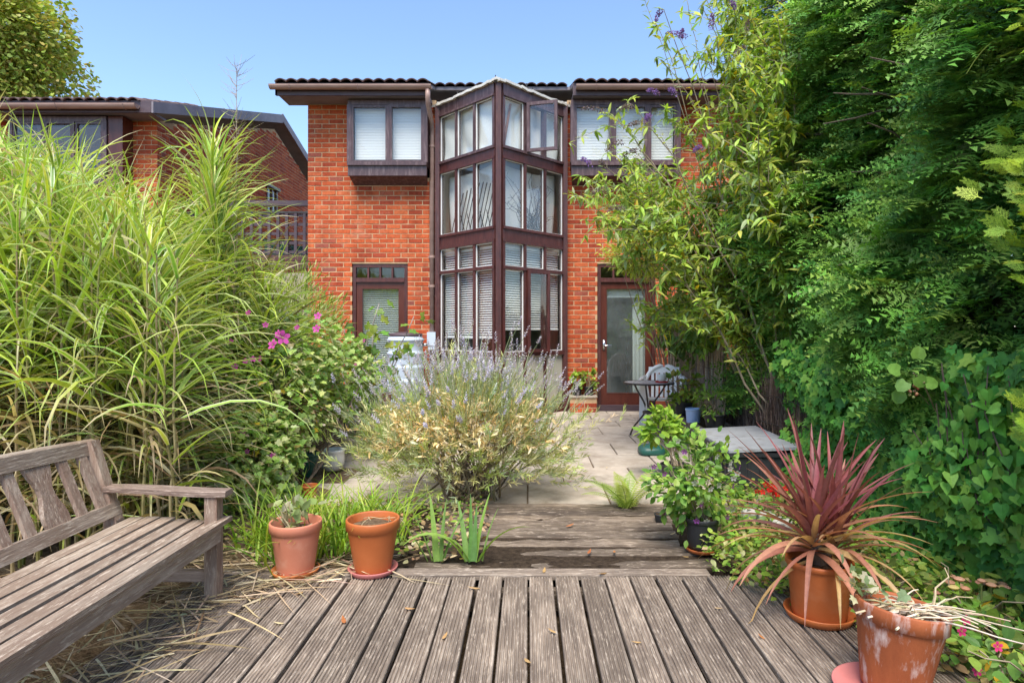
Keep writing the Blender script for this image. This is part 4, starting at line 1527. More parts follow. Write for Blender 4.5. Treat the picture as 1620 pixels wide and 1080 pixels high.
reed = thing('giant_reed', 'tall clump of variegated green and cream reeds behind the bench', 'reeds', (-2.4, 3.9, 0))
gst, gdry = G(), G()
LV, LC, DV, DC = [], [], [], []
nc = 0
spots = []
while nc < 300:
    Y = rng.uniform(3.15, 5.6)
    u = rng.uniform(-220, 440)
    X = (u - CX) * Y / F_PX
    if X < -4.2 or X > -1.45 or (X > -2.15 and Y < 3.25):
        continue
    if u > 290 and Y < 4.75:
        continue
    if 285 < u < 398 and rng.random() < 0.35:
        continue
    spots.append((u, X, Y, ytop(u) + abs(rng.normal(0, 45))))
    nc += 1
for k in range(14):                                     # the crest that stands above the rest
    Y = 4.9 + rng.normal(0, 0.10)
    u = 340 + rng.normal(0, 12)
    spots.append((u, (u - CX) * Y / F_PX, Y, -(165 + rng.uniform(0, 80))))
for (u, X, Y, vt) in spots:
    vt, vflag = abs(vt), vt
    ztop = CAM_H + (CY - vt) * Y / F_PX - 0.31
    ztop = max(ztop, 0.7)
    b0 = np.array([X + rng.normal(0, .06), Y + rng.normal(0, .06), 0.0])
    tip = np.array([X, Y, ztop])
    P = curve(b0, tip, 0, 9, 0.008)
    gst.tube(P, np.linspace(0.009, 0.004, 9), 5, c=palette(1, [(0.26, 0.24, 0.09), (0.36, 0.30, 0.16), (0.20, 0.22, 0.06)])[0])
    n = int(14 + ztop * 8)
    t = np.linspace(0.12, 1.0, n)
    if vflag < 0:
        n = 46
        t = np.linspace(.42, 1.0, n)
    hts = np.stack([np.interp(t, np.linspace(0, 1, 9), P[:, i]) for i in range(3)], -1)
    a0 = rng.uniform(0, 6.28)
    az = a0 + np.arange(n) * np.pi + rng.normal(0, 0.55, n)
    up = t ** 2
    L = rng.uniform(0.42, 0.78, n) * (0.75 + 0.4 * np.sin(t * 3.0))
    el = R(28) + up * R(38) + rng.normal(0, .16, n)
    bend = R(84) + rng.normal(0, .55, n) - up * R(22)
    Vb, FB = blades(hts, az, el, L, rng.uniform(0.015, 0.031, n), bend, 6, rng.normal(0, .5, n), 4, fold=0.25)
    gr = palette(n, [(0.30, 0.44, 0.045), (0.40, 0.53, 0.06), (0.22, 0.37, 0.06), (0.48, 0.57, 0.10)], 0.16)
    cr = palette(n, [(0.74, 0.77, 0.42), (0.60, 0.67, 0.24), (0.80, 0.81, 0.56), (0.48, 0.60, 0.14)], 0.10)
    cc = np.zeros((n, 7, 4, 3))
    side = rng.random(n) < 0.5
    for j in range(4):
        edge = (j == 0) | ((j == 3) & side)
        cc[:, :, j] = np.where(edge[:, None] if isinstance(edge, np.ndarray) else edge, cr, gr)[:, None]
    tipb = rng.random(n) < .35
    cc[tipb, -2:] = (0.50, 0.42, 0.24)
    cc[tipb, -3] = cc[tipb, -3] * .6 + np.array((0.50, 0.42, 0.24)) * .4
    dry = (t < 0.45) & (rng.random(n) < 0.75) | (rng.random(n) < 0.05)
    dc = palette(n, [(0.42, 0.33, 0.19), (0.30, 0.22, 0.12), (0.52, 0.44, 0.28), (0.24, 0.20, 0.08)], 0.15)
    cc[dry] = dc[dry][:, None, None]
    if vflag < 0:
        cc[:, :, 1:3] = np.maximum(cc[:, :, 1:3], .9 * gr[:, None, None])
    LV.append(Vb)
    LC.append(cc.reshape(n, -1, 3))
gst.build('culms', MAT['dry'], reed, kind='stuff')
V, C = np.concatenate(LV), np.concatenate(LC)
emit(reed, V, FB, C, MAT['leaf'], 'blade', 'foliage', 300, True)
# hanging dry leaves and old canes low down
n = 900
u = rng.uniform(-150, 430, n)
Y = rng.uniform(3.15, 5.2, n)
base = np.stack([(u - CX) * Y / F_PX, Y, rng.uniform(0.15, 1.3, n)], -1)
keep = ~((u > 290) & (Y < 4.7)) & (base[:, 0] > -3.8) & (base[:, 0] < -1.4) & ~((base[:, 0] > -2.1) & (Y < 3.2))
base = base[keep]
n = len(base)
Vb, FB = blades(base, rng.uniform(0, 6.28, n), rng.uniform(-0.4, 1.2, n), rng.uniform(.25, .6, n), rng.uniform(.008, .018, n), rng.uniform(1.0, 2.4, n), 6, rng.normal(0, .8, n), 2)
emit(reed, Vb, FB, palette(n, [(0.34, 0.26, 0.15), (0.24, 0.18, 0.09), (0.46, 0.38, 0.24), (0.16, 0.19, 0.05)], .15), MAT['dry'], 'dry_blade', 'dry_foliage', 0)
# feathery seed head over the roofs
tt = thing('dry_seed_stalk', 'thin dry branching seed stalk standing above the reeds against the sky', 'dry stalk', tuple(px(362, 470, 4.9)))
g = G()
b0, b1 = px(372, 470, 4.9), px(375, 100, 4.9)
P = curve(b0, b1, 0, 9, .01)
g.tube(P, np.linspace(.006, .002, 9), 4, c=(0.4, 0.32, 0.24))
for k in range(60):
    t = rng.uniform(.66, 1)
    p = b0 + (b1 - b0) * t
    q = p + rng.normal(0, 1, 3) * (0.07, .05, 0.03) + (0, 0, 0.09)
    g.tube([p, (p + q) / 2 + (0, 0, -.01), q], [.002, .0016, .001], 3, c=(0.42, 0.35, 0.28))
g.build('stalk', MAT['dry'], tt)

# fine feathery shrub behind the reeds, below the balcony
def shrub_fine(name, label, ctr, rad, n, cols, ls, T=T_SLIM, mat='leaf', base=None, cat='shrub', n_ind=0, stems=14, stem_mat='bark', updir=0.6, hollow=0.35):
    ctr, rad = np.asarray(ctr, float), np.asarray(rad, float)
    b = np.asarray(base if base is not None else (ctr[0], ctr[1], 0.0), float)
    t = thing(name, label, cat, tuple(b))
    g = G()
    tips = []
    for k in range(stems):
        d = rdir(1)[0]
        d[2] = abs(d[2])
        e = ctr + rad * d * rng.uniform(.5, .95)
        P = curve(b + rng.normal(0, .03, 3) * (1, 1, 0), e, 0.05, 7, 0.015)
        g.tube(P, np.linspace(.010, .003, 7), 5)
        tips.append(P)
    g.build('stems', MAT[stem_mat], t, kind='stuff')
    # leaves cluster in tufts along the stems and over the dome
    nt_ = max(12, n // 45)
    d = rdir(nt_)
    cc = ctr + rad * d * (rng.uniform(hollow, 1.0, nt_) ** 0.5)[:, None]
    cc[:, 2] = np.maximum(cc[:, 2], 0.03)
    idx = rng.integers(0, nt_, n)
    p = cc[idx] + rng.normal(0, 1, (n, 3)) * rad * 0.13
    p[:, 2] = np.maximum(p[:, 2], 0.02)
    out = unit((p - ctr) / rad)
    D = out + np.array([0, 0, updir]) + 0.7 * rdir(n)
    V = instance(T[0], p, D, np.array([0, 0, 1.0]) + out * 0.6 + 0.6 * rdir(n), ls * rng.uniform(.65, 1.3, n))
    tuftc = 1 + 0.18 * rng.standard_normal(nt_)
    C = palette(n, cols, 0.14) * tuftc[idx][:, None]
    emit(t, V, T[1], np.clip(C, .005, .9), MAT[mat], 'leaf', 'foliage', n_ind)
    return t


shrub_fine('feathery_shrub', 'fine yellow-green feathery shrub below the balcony beside the house corner', (-2.75, 7.2, 1.25), (0.55, 0.6, 0.72), 5000, [(0.26, 0.34, 0.05), (0.18, 0.27, 0.04), (0.40, 0.45, 0.18)], 0.11)

# ================================================================== mallow shrub with pink flowers
mal = None
lob = [((430, 640), 5.0, .46, .50), ((470, 560), 5.3, .40, .36), ((392, 735), 4.5, .36, .40), ((492, 622), 5.6, .33, .38), ((380, 590), 4.9, .30, .42), ((418, 715), 4.7, .26, .36), ((540, 590), 6.3, .36, .34)]
mal = thing('mallow_shrub', 'leafy mallow shrub with scattered magenta flowers between reeds and door', 'shrub', (-1.95, 4.9, 0))
g = G()
PP, CCt = [], []
for (uv, Y, rr, rz) in lob:
    c_ = px(uv[0], uv[1], Y)
    for k in range(7):
        d = rdir(1)[0]
        g.tube(curve((-1.95 + rng.normal(0, .12), 4.9 + rng.normal(0, .15), 0.02), c_ + d * (rr, rr, rz) * .8, 0.05, 7, .02), np.linspace(.012, .003, 7), 5)
    n = 1150
    d = rdir(n)
    p = c_ + d * np.array([rr, rr, rz]) * (rng.uniform(.35, 1.0, n) ** .5)[:, None] * rng.uniform(.85, 1.12, (n, 1))
    PP.append(np.concatenate([p, np.broadcast_to(c_, p.shape)], 1))
g.build('stems', MAT['bark'], mal, kind='stuff')
PP = np.concatenate(PP)
PP = PP[PP[:, 2] > 0.05]
n = len(PP)
out = unit(PP[:, :3] - PP[:, 3:])
D = out * .9 + np.array([0, 0, -0.25]) + .7 * rdir(n)
V = instance(T_MALLOW[0], PP[:, :3], D, np.array([0, -0.25, 1.0]) + .5 * out + .45 * rdir(n), rng.uniform(.032, .072, n))
C = palette(n, [(0.25, 0.38, 0.085), (0.33, 0.46, 0.10), (0.41, 0.53, 0.16), (0.20, 0.33, 0.07), (0.50, 0.54, 0.25)], .18)
yl = rng.random(n) < 0.012
C[yl] = (0.50, 0.38, 0.03)
emit(mal, V, T_MALLOW[1], C, MAT['leaf'], 'leaf', 'foliage', 300)
# pale buds and grey seed heads
n = 1100
i = rng.integers(0, len(PP), n)
p = PP[i, 3:] + unit(PP[i, :3] - PP[i, 3:]) * np.linalg.norm(PP[i, :3] - PP[i, 3:], axis=1)[:, None] * 1.1
V = instance(T_OVAL[0], p, rdir(n) + (0, 0, .5), rdir(n), rng.uniform(.018, .035, n))
emit(mal, V, T_OVAL[1], palette(n, [(0.42, 0.42, 0.28), (0.50, 0.44, 0.36), (0.30, 0.22, 0.14)]), MAT['leaf'], 'bud', 'buds', 0)


def flower_mesh(col_, ctr_=(0.45, 0.35, 0.1), pet=5, wid=0.36):
    V, F, C = [], [], []
    for k in range(pet):
        a_ = k * 2 * np.pi / pet
        d = np.array([math.cos(a_), math.sin(a_), 0])
        s_ = np.array([-d[1], d[0], 0])
        b = len(V)
        V += [d * .05, d * .55 + s_ * wid + (0, 0, .14), d * 1.0 + s_ * wid * .6 + (0, 0, .22), d * 1.0 - s_ * wid * .6 + (0, 0, .20), d * .55 - s_ * wid + (0, 0, .12)]
        C += [np.array(col_) * .6, col_, np.array(col_) * 1.15, np.array(col_) * 1.15, col_]
        F.append([b, b + 1, b + 2, b + 3, b + 4])
    b = len(V)
    for k in range(6):
        a_ = k * np.pi / 3
        V.append(np.array([.1 * math.cos(a_), .1 * math.sin(a_), .12]))
        C.append(ctr_)
    F2 = [[b + k for k in range(6)]]
    return V, F, F2, C


def flower(parent, p, nrm, s, col_, nm='flower'):
    V, F, F2, C = flower_mesh(col_)
    V = np.array(V)
    nrm = unit(np.asarray(nrm, float))
    a_ = unit(np.cross(nrm, [0.3, 0.1, 1.0]))
    b_ = np.cross(nrm, a_)
    W = p + s * (V[:, :1] * a_ + V[:, 1:2] * b_ + V[:, 2:] * nrm)
    return obj(nm, mk_mesh(nm, W - ORG[parent], [np.array(F), np.array(F2)], np.array(C)), MAT['petal'], parent)


for (u, v, s) in ((447, 534, .052), (432, 545, .040), (440, 528, .03), (503, 500, .028), (501, 520, .030), (522, 612, .030), (400, 568, .024), (412, 567, .022), (388, 571, .022), (372, 580, .022),
                  (384, 683, .026), (276, 462, .03), (248, 446, .024), (393, 495, .022), (365, 540, .02), (352, 770, .028), (305, 405, .02), (420, 514, .022), (470, 518, .02)):
    Y = 4.35 if u < 520 else 5.6
    flower(mal, px(u, v, Y), (rng.normal(0, .4), -1, rng.uniform(.1, .7)), s * Y / 4.5, (0.60, 0.09, 0.42) if s > .027 else (0.42, 0.05, 0.28))

for k in range(26):
    i = rng.integers(0, len(PP))
    q = PP[i, 3:] + (PP[i, :3] - PP[i, 3:]) * 1.12
    if q[1] < PP[i, 4] + .05:
        flower(mal, q, (rng.normal(0, .5), -1, rng.uniform(.1, .6)), rng.uniform(.016, .026), (0.55, 0.08, 0.38))

# ================================================================== fig-like shrub by the narrow door
fig = thing('lobed_leaf_shrub', 'sparse shrub with grey bare stems and lobed leaves in front of the blue-grey blind door', 'shrub', tuple(px(560, 690, 7.4)))
g = G()
fp = px(556, 690, 7.4)
tips = []
for (u, v) in ((655, 500), (640, 545), (600, 480), (545, 520), (560, 545), (580, 560), (520, 545), (535, 600), (575, 620), (600, 600), (630, 610), (645, 640), (510, 620), (590, 530), (550, 640), (525, 660)):
    Y = 7.4 + rng.normal(0, .25)
    e = px(u, v, Y)
    P = curve(fp + rng.normal(0, .05, 3) * (1, 1, 0), e, 0.0, 9, .02, bow=(rng.normal(0, .08), 0, -.04))
    g.tube(P, np.linspace(.016, .005, 9), 6)
    tips.append(P)
g.build('stems', MAT['grey_stem'], fig, smooth=True)
ps = []
for P in tips:
    k = rng.integers(11, 22)
    t = rng.uniform(.55, 1.05, k)
    q = np.stack([np.interp(t, np.linspace(0, 1, 9), P[:, i]) for i in range(3)], -1) + rng.normal(0, .07, (k, 3))
    ps.append(q)
ps = np.concatenate(ps)
n = len(ps)
V = instance(T_FIG[0], ps, rdir(n) + (0, -.2, -.4), np.array([0, -.5, 1.0]) + .6 * rdir(n), rng.uniform(.07, .15, n))
emit(fig, V, T_FIG[1], palette(n, [(0.13, 0.24, 0.035), (0.19, 0.31, 0.045), (0.25, 0.33, 0.05), (0.10, 0.19, 0.035)], .15), MAT['leaf'], 'leaf', 'foliage', 260)

# ================================================================== right boundary: reed screen, brushwood, ivy, yew, golden conifer
scr = thing('reed_screen', 'pale upright reed screening along the boundary beside the plastic chair', 'screen', (2.15, 8.3, 0))
g = G()
for k in range(620):
    y = rng.uniform(6.9, 9.6)
    x = 2.18 + 0.03 * math.sin(y * 7) + rng.normal(0, .012)
    h = 1.50 + rng.normal(0, .04) - max(0, 7.4 - y) * 0.5
    g.tube([(x, y, -0.03), (x + rng.normal(0, .01), y + rng.normal(0, .02), h * .5), (x + rng.normal(0, .02), y + rng.normal(0, .03), h)], [.006, .006, .004], 4,
           c=palette(1, [(0.36, 0.27, 0.19), (0.46, 0.36, 0.26), (0.28, 0.20, 0.14), (0.40, 0.34, 0.28)])[0], cap=False)
g.build('canes', MAT['cane'], scr, kind='stuff')
for z in (0.35, 0.8, 1.25):
    g = G()
    g.tube([(2.15, y, z + .01 * math.sin(y * 4)) for y in np.linspace(7.0, 9.6, 14)], 0.003, 4)
    g.build('wire', MAT['metal'], scr)
brs = thing('brushwood_panel', 'dark brown brushwood fence panel behind the black storage box', 'fence panel', (2.2, 6.0, 0))
g = G()
for k in range(1500):
    y = rng.uniform(4.7, 7.0)
    x = 2.17 + rng.normal(0, .018)
    z = rng.uniform(0, .62)
    h = rng.uniform(.12, .35)
    c_ = palette(1, [(0.11, 0.075, 0.058), (0.16, 0.11, 0.085), (0.075, 0.052, 0.042), (0.20, 0.15, 0.12)])[0]
    g.tube([(x, y, z), (x + rng.normal(0, .012), y + rng.normal(0, .05), min(z + h, .9))], [.0035, .002], 3, c=c_, cap=False)
g.build('twigs', MAT['cane'], brs, kind='stuff')
g = G()
g.box(2.20, 2.225, 4.65, 7.0, 0, 0.80)
g.build('backing_board', MAT['bark'], brs)
for z in (0.18, 0.42, 0.66):
    g = G()
    g.tube([(2.135, y, z + .012 * math.sin(y * 5)) for y in np.linspace(4.7, 7.0, 14)], 0.004, 4)
    g.build('wire', MAT['metal'], brs)


def needle_spray(pairs=11, L=1.0, nw=1.0):
    """yew twig: two flat ranks of needles"""
    V, F = [], []
    V += [(-.008, 0, 0), (.008, 0, 0), (0, L, -0.10)]
    F.append([0, 1, 2])
    for k in range(pairs):
        t = (k + .6) / pairs
        y = t * L
        ln = 0.20 * (1 - .55 * max(0, t - .5) * 2) * (0.8 + .2 * math.sin(k * 2.3))
        z = -0.10 * t * t
        for sg in (-1, 1):
            b = len(V)
            dy = ln * 0.55
            V += [(0, y - .02 * nw, z), (0, y + .024 * nw, z), (sg * ln, y + dy, z + .03 * math.sin(k * 1.7 + sg))]
            F.append([b, b + 1, b + 2] if sg > 0 else [b + 1, b, b + 2])
    return np.array(V, float), [np.array(F)]


T_YEW = needle_spray()


def branch_spray(T, subs, spread=0.8):
    """a flat branchlet made of several twigs"""
    V, F = [], []
    n = 0
    for k, (y, ang, s) in enumerate(subs):
        c_, s_ = math.cos(ang), math.sin(ang)
        W = T[0] * s
        W = np.stack([W[:, 0] * c_ + W[:, 1] * s_, -W[:, 0] * s_ + W[:, 1] * c_, W[:, 2]], -1) + (0, y, -.1 * y * y)
        V.append(W)
        F.append(T[1][0] + n)
        n += len(W)
    return np.concatenate(V), [np.concatenate(F)]


T_YEW3 = branch_spray(needle_spray(8, 1.0, 1.9), [(0, 0, 1.0), (.12, .75, .62), (.22, -.8, .60), (.45, .65, .42), (.52, -.7, .40)])

yew = thing('yew_tree', 'dark green dense yew filling the upper corner above the ivy', 'tree', (3.1, 4.6, 0))
g = G()
for k in range(7):
    yb = 2.9 + k * 0.6
    P = curve((3.1 + rng.normal(0, .08), yb, -0.03), (2.95 + rng.normal(0, .2), yb + rng.normal(0, .3), 4.9), 0, 10, .04)
    g.tube(P, np.linspace(.07, .02, 10), 7)
    for q in range(22):
        i = rng.integers(1, 10)
        e = P[i] + np.array([-rng.uniform(.3, .75), rng.normal(0, .35), rng.uniform(-.1, .35)])
        g.tube(curve(P[i], e, .05, 5, .02), np.linspace(.014, .004, 5), 4)
g.build('trunk', MAT['bark'], yew, kind='stuff')


def yew_x(y, z):
    """face of the foliage, bulging and leaning"""
    b = 2.38 + 0.16 * np.sin(y * 2.6 + z * 1.1) + 0.13 * np.sin(z * 3.1 - y * 1.4) + 0.07 * np.sin(y * 7.3 + z * 5.2)
    b = b + 0.16 * np.maximum(z - 2.2, 0) - 0.10 * np.exp(-((z - 1.9) / .7) ** 2)
    return b + 0.10 * np.maximum(y - 6.0, 0)


n = 15000
y = rng.uniform(2.1, 7.2, n)
z = rng.uniform(0.55, 5.4, n) ** 1.0
dep = rng.exponential(0.14, n)
dep = np.where(rng.random(n) < .3, rng.uniform(0, .6, n), dep)
# branches group the twigs into tiers: pull the heights towards shelves
tier = np.sin(z * 13 + 3 * np.sin(y * 2.2)) * .035
x = yew_x(y, z) + dep - 0.03
p = np.stack([x, y, z + tier], -1)
D = np.stack([-.9 + .5 * rng.standard_normal(n), -.35 + .7 * rng.standard_normal(n), -.10 + .4 * rng.standard_normal(n)], -1)
nn = np.array([-.45, -.50, .9]) + .4 * rdir(n)
S = rng.uniform(.17, .33, n)
V = instance(T_YEW3[0], p, D, nn, S)
C = palette(n, [(0.125, 0.285, 0.048), (0.175, 0.35, 0.06), (0.23, 0.41, 0.075), (0.085, 0.22, 0.046)], .28)
tip = (dep < .06) & (rng.random(n) < .4)
C[tip] = palette(tip.sum(), [(0.16, 0.33, 0.055), (0.20, 0.37, 0.06), (0.24, 0.39, 0.07)], .14)
V = V[:, :, :]
emit(yew, V, T_YEW3[1], C, MAT['needle'], 'spray', 'foliage', 300)
# dense shaded interior twigs so that nothing behind shows
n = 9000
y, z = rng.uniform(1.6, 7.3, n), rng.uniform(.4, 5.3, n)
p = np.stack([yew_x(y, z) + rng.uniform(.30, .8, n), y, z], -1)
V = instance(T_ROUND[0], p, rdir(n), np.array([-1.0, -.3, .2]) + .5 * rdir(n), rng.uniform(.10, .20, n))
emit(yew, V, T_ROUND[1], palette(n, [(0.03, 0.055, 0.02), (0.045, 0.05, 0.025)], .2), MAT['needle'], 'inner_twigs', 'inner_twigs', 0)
# long pale new shoots arching out of the face
n = 46
y, z = rng.uniform(2.4, 6.8, n), rng.uniform(1.4, 4.6, n)
for k in range(n):
    b0 = np.array([yew_x(y[k], z[k]) + .05, y[k], z[k]])
    e = b0 + np.array([-rng.uniform(.15, .40), rng.normal(0, .25), rng.uniform(-.25, .28)])
    P = curve(b0, e, .07, 8)
    gs = G()
    gs.tube(P, np.linspace(.004, .0018, 8), 3, c=(0.20, 0.27, 0.06))
    m = 30
    t = np.linspace(.05, 1, m)
    q = np.stack([np.interp(t, np.linspace(0, 1, 8), P[:, i]) for i in range(3)], -1)
    d = unit(np.gradient(q, axis=0))
    sd = unit(np.cross(d, (0, 0, 1.0))) * np.where(np.arange(m) % 2, 1, -1)[:, None]
    W = instance(T_SLIM[0], q, sd + d * .6, np.array([0, 0, 1.0]) + 0 * q, np.full(m, .026) * np.array([2.0])[0])
    cc = palette(m, [(0.12, 0.23, 0.04), (0.17, 0.29, 0.05)], .1)
    for a_ in range(m):
        for f in T_SLIM[1]:
            gs.F.setdefault(f.shape[1], []).append(f + gs.n)
        gs.V.append(W[a_])
        gs.C.append(np.broadcast_to(cc[a_], W[a_].shape))
        gs.n += len(W[a_])
    gs.hasc = True
    gs.build('shoot', MAT['needle'], yew)


def ivy_patch(t, n, y0, y1, z0, z1, xf, size, cols, n_ind, T=T_IVY, jag=0.0, gloss='leaf_gloss'):
    y = rng.uniform(y0, y1, n)
    z = z0 + (z1 - z0) * rng.uniform(0, 1, n)
    dep = rng.exponential(.05, n)
    x = xf(y, z) + dep
    p = np.stack([x, y, z], -1)
    D = np.stack([-.25 + .35 * rng.standard_normal(n), .8 * rng.standard_normal(n), -.9 + .45 * rng.standard_normal(n)], -1)
    nn = np.array([-.85, -.45, .55]) + .42 * rdir(n)
    V = instance(T[0], p, D, nn, size * rng.uniform(.6, 1.35, n))
    C = palette(n, cols, .16)
    C = C * np.clip(1 - 1.2 * 0 * dep, .4, 1)[:, None]
    emit(t, V, T[1], C, MAT[gloss], 'leaf', 'foliage', n_ind)


ivy = thing('ivy', 'glossy dark green ivy climbing the boundary under the yew', 'ivy', (2.25, 3.5, 0))
ivx = lambda y, z: 2.06 + 0.05 * np.sin(y * 5 + z * 3) + .05 * np.sin(z * 9 - y * 2) + 0.10 * np.maximum(z - .7, 0) - .12 * np.exp(-z / .15) + 0.03 * np.maximum(y - 4.2, 0)
ivy_patch(ivy, 6800, 2.1, 5.25, 0.0, 1.16, ivx, .066,
          [(0.075, 0.23, 0.034), (0.105, 0.285, 0.042), (0.14, 0.33, 0.05), (0.055, 0.18, 0.034), (0.21, 0.39, 0.06)], 290)
g = G()
for k in range(60):
    y = rng.uniform(2.2, 5.1)
    P = curve((2.22, y, 0), (2.18, y + rng.normal(0, .5), rng.uniform(.5, 1.15)), 0, 8, .02)
    g.tube(P, np.linspace(.008, .003, 8), 4)
g.build('vines', MAT['bark'], ivy, kind='stuff')
# a lighter, larger-leaved plant scrambling over the ivy at the edge
big = thing('broad_leaf_climber', 'brighter broad-leaved climber lying over the ivy at the picture edge', 'climber', (2.0, 2.75, 0))
n = 260
y, z = rng.normal(2.66, .20, n), np.clip(rng.normal(.74, .15, n), .25, 1.0)
p = np.stack([ivx(y, z) - rng.uniform(.0, .09, n), y, z], -1)
D = np.stack([-.3 + .3 * rng.standard_normal(n), .7 * rng.standard_normal(n), -.8 + .4 * rng.standard_normal(n)], -1)
V = instance(T_HEART[0], p, D, np.array([-.7, -.6, .7]) + .5 * rdir(n), rng.uniform(.035, .075, n))
emit(big, V, T_HEART[1], palette(n, [(0.11, 0.31, 0.045), (0.16, 0.38, 0.055), (0.08, 0.25, 0.045), (0.20, 0.42, 0.07)], .16), MAT['leaf_gloss'], 'leaf', 'foliage', 300)
g = G()
for k in range(12):
    y = rng.normal(2.75, .25)
    g.tube(curve((2.15, y, .0), (2.0, y + rng.normal(0, .2), rng.uniform(.7, 1.1)), 0, 7, .02), np.linspace(.007, .003, 7), 4)
g.build('vines', MAT['bark'], big, kind='stuff')
# bramble sprig with pinkish fruit
brm = thing('bramble_sprig', 'bramble sprig with round leaflets and pinkish unripe berries in front of the yew', 'bramble', tuple(px(1440, 640, 3.15)))
g = G()
g.tube(curve(px(1500, 700, 3.35), px(1445, 590, 3.05), .02, 8, .01), np.linspace(.005, .003, 8), 5)
g.tube(curve(px(1470, 640, 3.2), px(1445, 618, 3.02), .01, 5), .003, 4)
g.build('stem', MAT['pale_stem'], brm)
lv = np.array([px(1425, 580, 3.02), px(1452, 562, 3.02), px(1450, 588, 3.0), px(1462, 600, 3.0), px(1435, 596, 3.01), px(1425, 612, 3.05)])
V = instance(T_ROUND[0], lv - (0, 0, .02), np.array([[-.8, 0, .2], [.1, 0, 1], [.4, 0, -.6], [.9, -.1, .1], [-.5, 0, -.5], [-.3, 0, -.9]], float), np.array([-.35, -1.0, .5]) + .15 * rdir(6), np.full(6, .066))
emit(brm, V, T_ROUND[1], palette(6, [(0.17, 0.34, 0.06), (0.14, 0.29, 0.05)], .1), MAT['leaf'], 'leaf', 'leaves', 10)
gb = G()
for k in range(16):
    c_ = px(1444, 617, 3.02) + rng.normal(0, .018, 3)
    gb.lathe([(0.0005, -.007), (.006, -.004), (.007, .001), (.004, .006), (.0005, .008)], c_, 7, c=palette(1, [(0.50, 0.26, 0.16), (0.42, 0.15, 0.10), (0.34, 0.34, 0.14)])[0])
gb.build('berries', MAT['petal'], brm, smooth=True)


def fan_spray():
    """thuja: flat branching fan of scale leaves"""
    V, F = [], []

    def seg(a, ang, ln, wd, lev):
        d = np.array([math.sin(ang), math.cos(ang), 0])
        s_ = np.array([d[1], -d[0], 0])
        e = a + d * ln
        b = len(V)
        V.extend([a - s_ * wd, a + s_ * wd, e + s_ * wd * .5, e - s_ * wd * .5])
        F.append([b, b + 1, b + 2, b + 3])
        if lev:
            m = 4
            for k in range(m):
                q = a + d * ln * (k + .7) / m
                for sg in (-1, 1):
                    seg(q, ang + sg * .62, ln * (.50 - .07 * k), wd * .8, lev - 1)
    seg(np.zeros(3), 0, 1.0, .028, 2)
    V = np.array(V)
    V[:, 2] = -.12 * V[:, 1] ** 2 + .05 * V[:, 0]
    return V, [np.array(F)]


T_FAN = fan_spray()
con = thing('golden_conifer', 'bright yellow-green conifer poking in at the edge in front of the yew', 'conifer', (2.07, 2.15, 0))
g = G()
g.tube(curve((2.07, 2.15, -.03), (2.06, 2.15, 2.9), 0, 8, .01), np.linspace(.05, .012, 8), 8)
n = 1900
z = rng.uniform(.25, 2.75, n)
a_ = rng.uniform(0, 6.28, n)
lobe = .78 + .24 * np.sin(z * 7.4 + 1.3) + .1 * np.sin(a_ * 3 + z * 4)
rr = (.40 * lobe) * rng.uniform(.55, 1.0, n) * np.where(z < 1.35, .8, 1.0)
p = np.stack([2.07 + rr * np.cos(a_), 2.15 + rr * np.sin(a_), z], -1)
for k in range(60):
    i = rng.integers(0, n)
    g.tube(curve((2.06, 2.15, p[i, 2] - .1), p[i], 0, 4, .01), np.linspace(.008, .003, 4), 4)
g.build('trunk', MAT['bark'], con)
D = np.stack([np.cos(a_), np.sin(a_), rng.uniform(.1, 1.1, n)], -1) + .35 * rdir(n)
V = instance(T_FAN[0], p, D, rdir(n) + np.array([0, -.6, .3]), rng.uniform(.045, .085, n))
emit(con, V, T_FAN[1], palette(n, [(0.22, 0.36, 0.025), (0.29, 0.43, 0.03), (0.16, 0.28, 0.025), (0.36, 0.47, 0.05)], .12), MAT['needle'], 'spray', 'foliage', 150)

# ================================================================== buddleia
bud = thing('buddleia', 'big arching butterfly bush with purple flower spikes beside the yew', 'shrub', (2.4, 6.0, 0))
g = G()
b0 = np.array([2.40, 6.0, 0.0])
tips = [(1050, 15), (1075, 60), (1110, 10), (1140, 40), (1180, 20), (1210, 70), (1120, 95), (1160, 120), (1060, 110), (1090, 150), (1195, 150), (1230, 30), (1150, 0), (1100, -40), (1180, -50), (1040, 40),
        (965, 180), (1000, 165), (1045, 215), (1010, 245), (960, 265), (940, 290), (985, 300), (1030, 290), (1070, 270), (1100, 240), (1130, 210), (1160, 240), (1200, 260), (975, 340), (1010, 350), (1050, 330),
        (1090, 310), (1130, 300), (1170, 320), (1210, 330), (1250, 300), (1020, 390), (1060, 400), (1100, 380), (1140, 380), (1180, 400), (1230, 400), (1270, 390), (1040, 440), (1080, 450), (1120, 440), (1160, 450),
        (1075, 500), (1110, 500), (1200, 200), (1240, 230), (1285, 505), (1150, 170), (1210, 110), (1000, 270), (1055, 360), (1120, 340), (1015, 320), (985, 260)]
PV, PD = [], []
mains = []
allt = [(t_, 0) for t_ in tips] + [((t_[0] + rng.normal(0, 30), t_[1] + rng.normal(0, 26)), 1) for t_ in tips] + [((t_[0] + rng.normal(0, 30), t_[1] + rng.normal(0, 26)), 1) for t_ in tips]
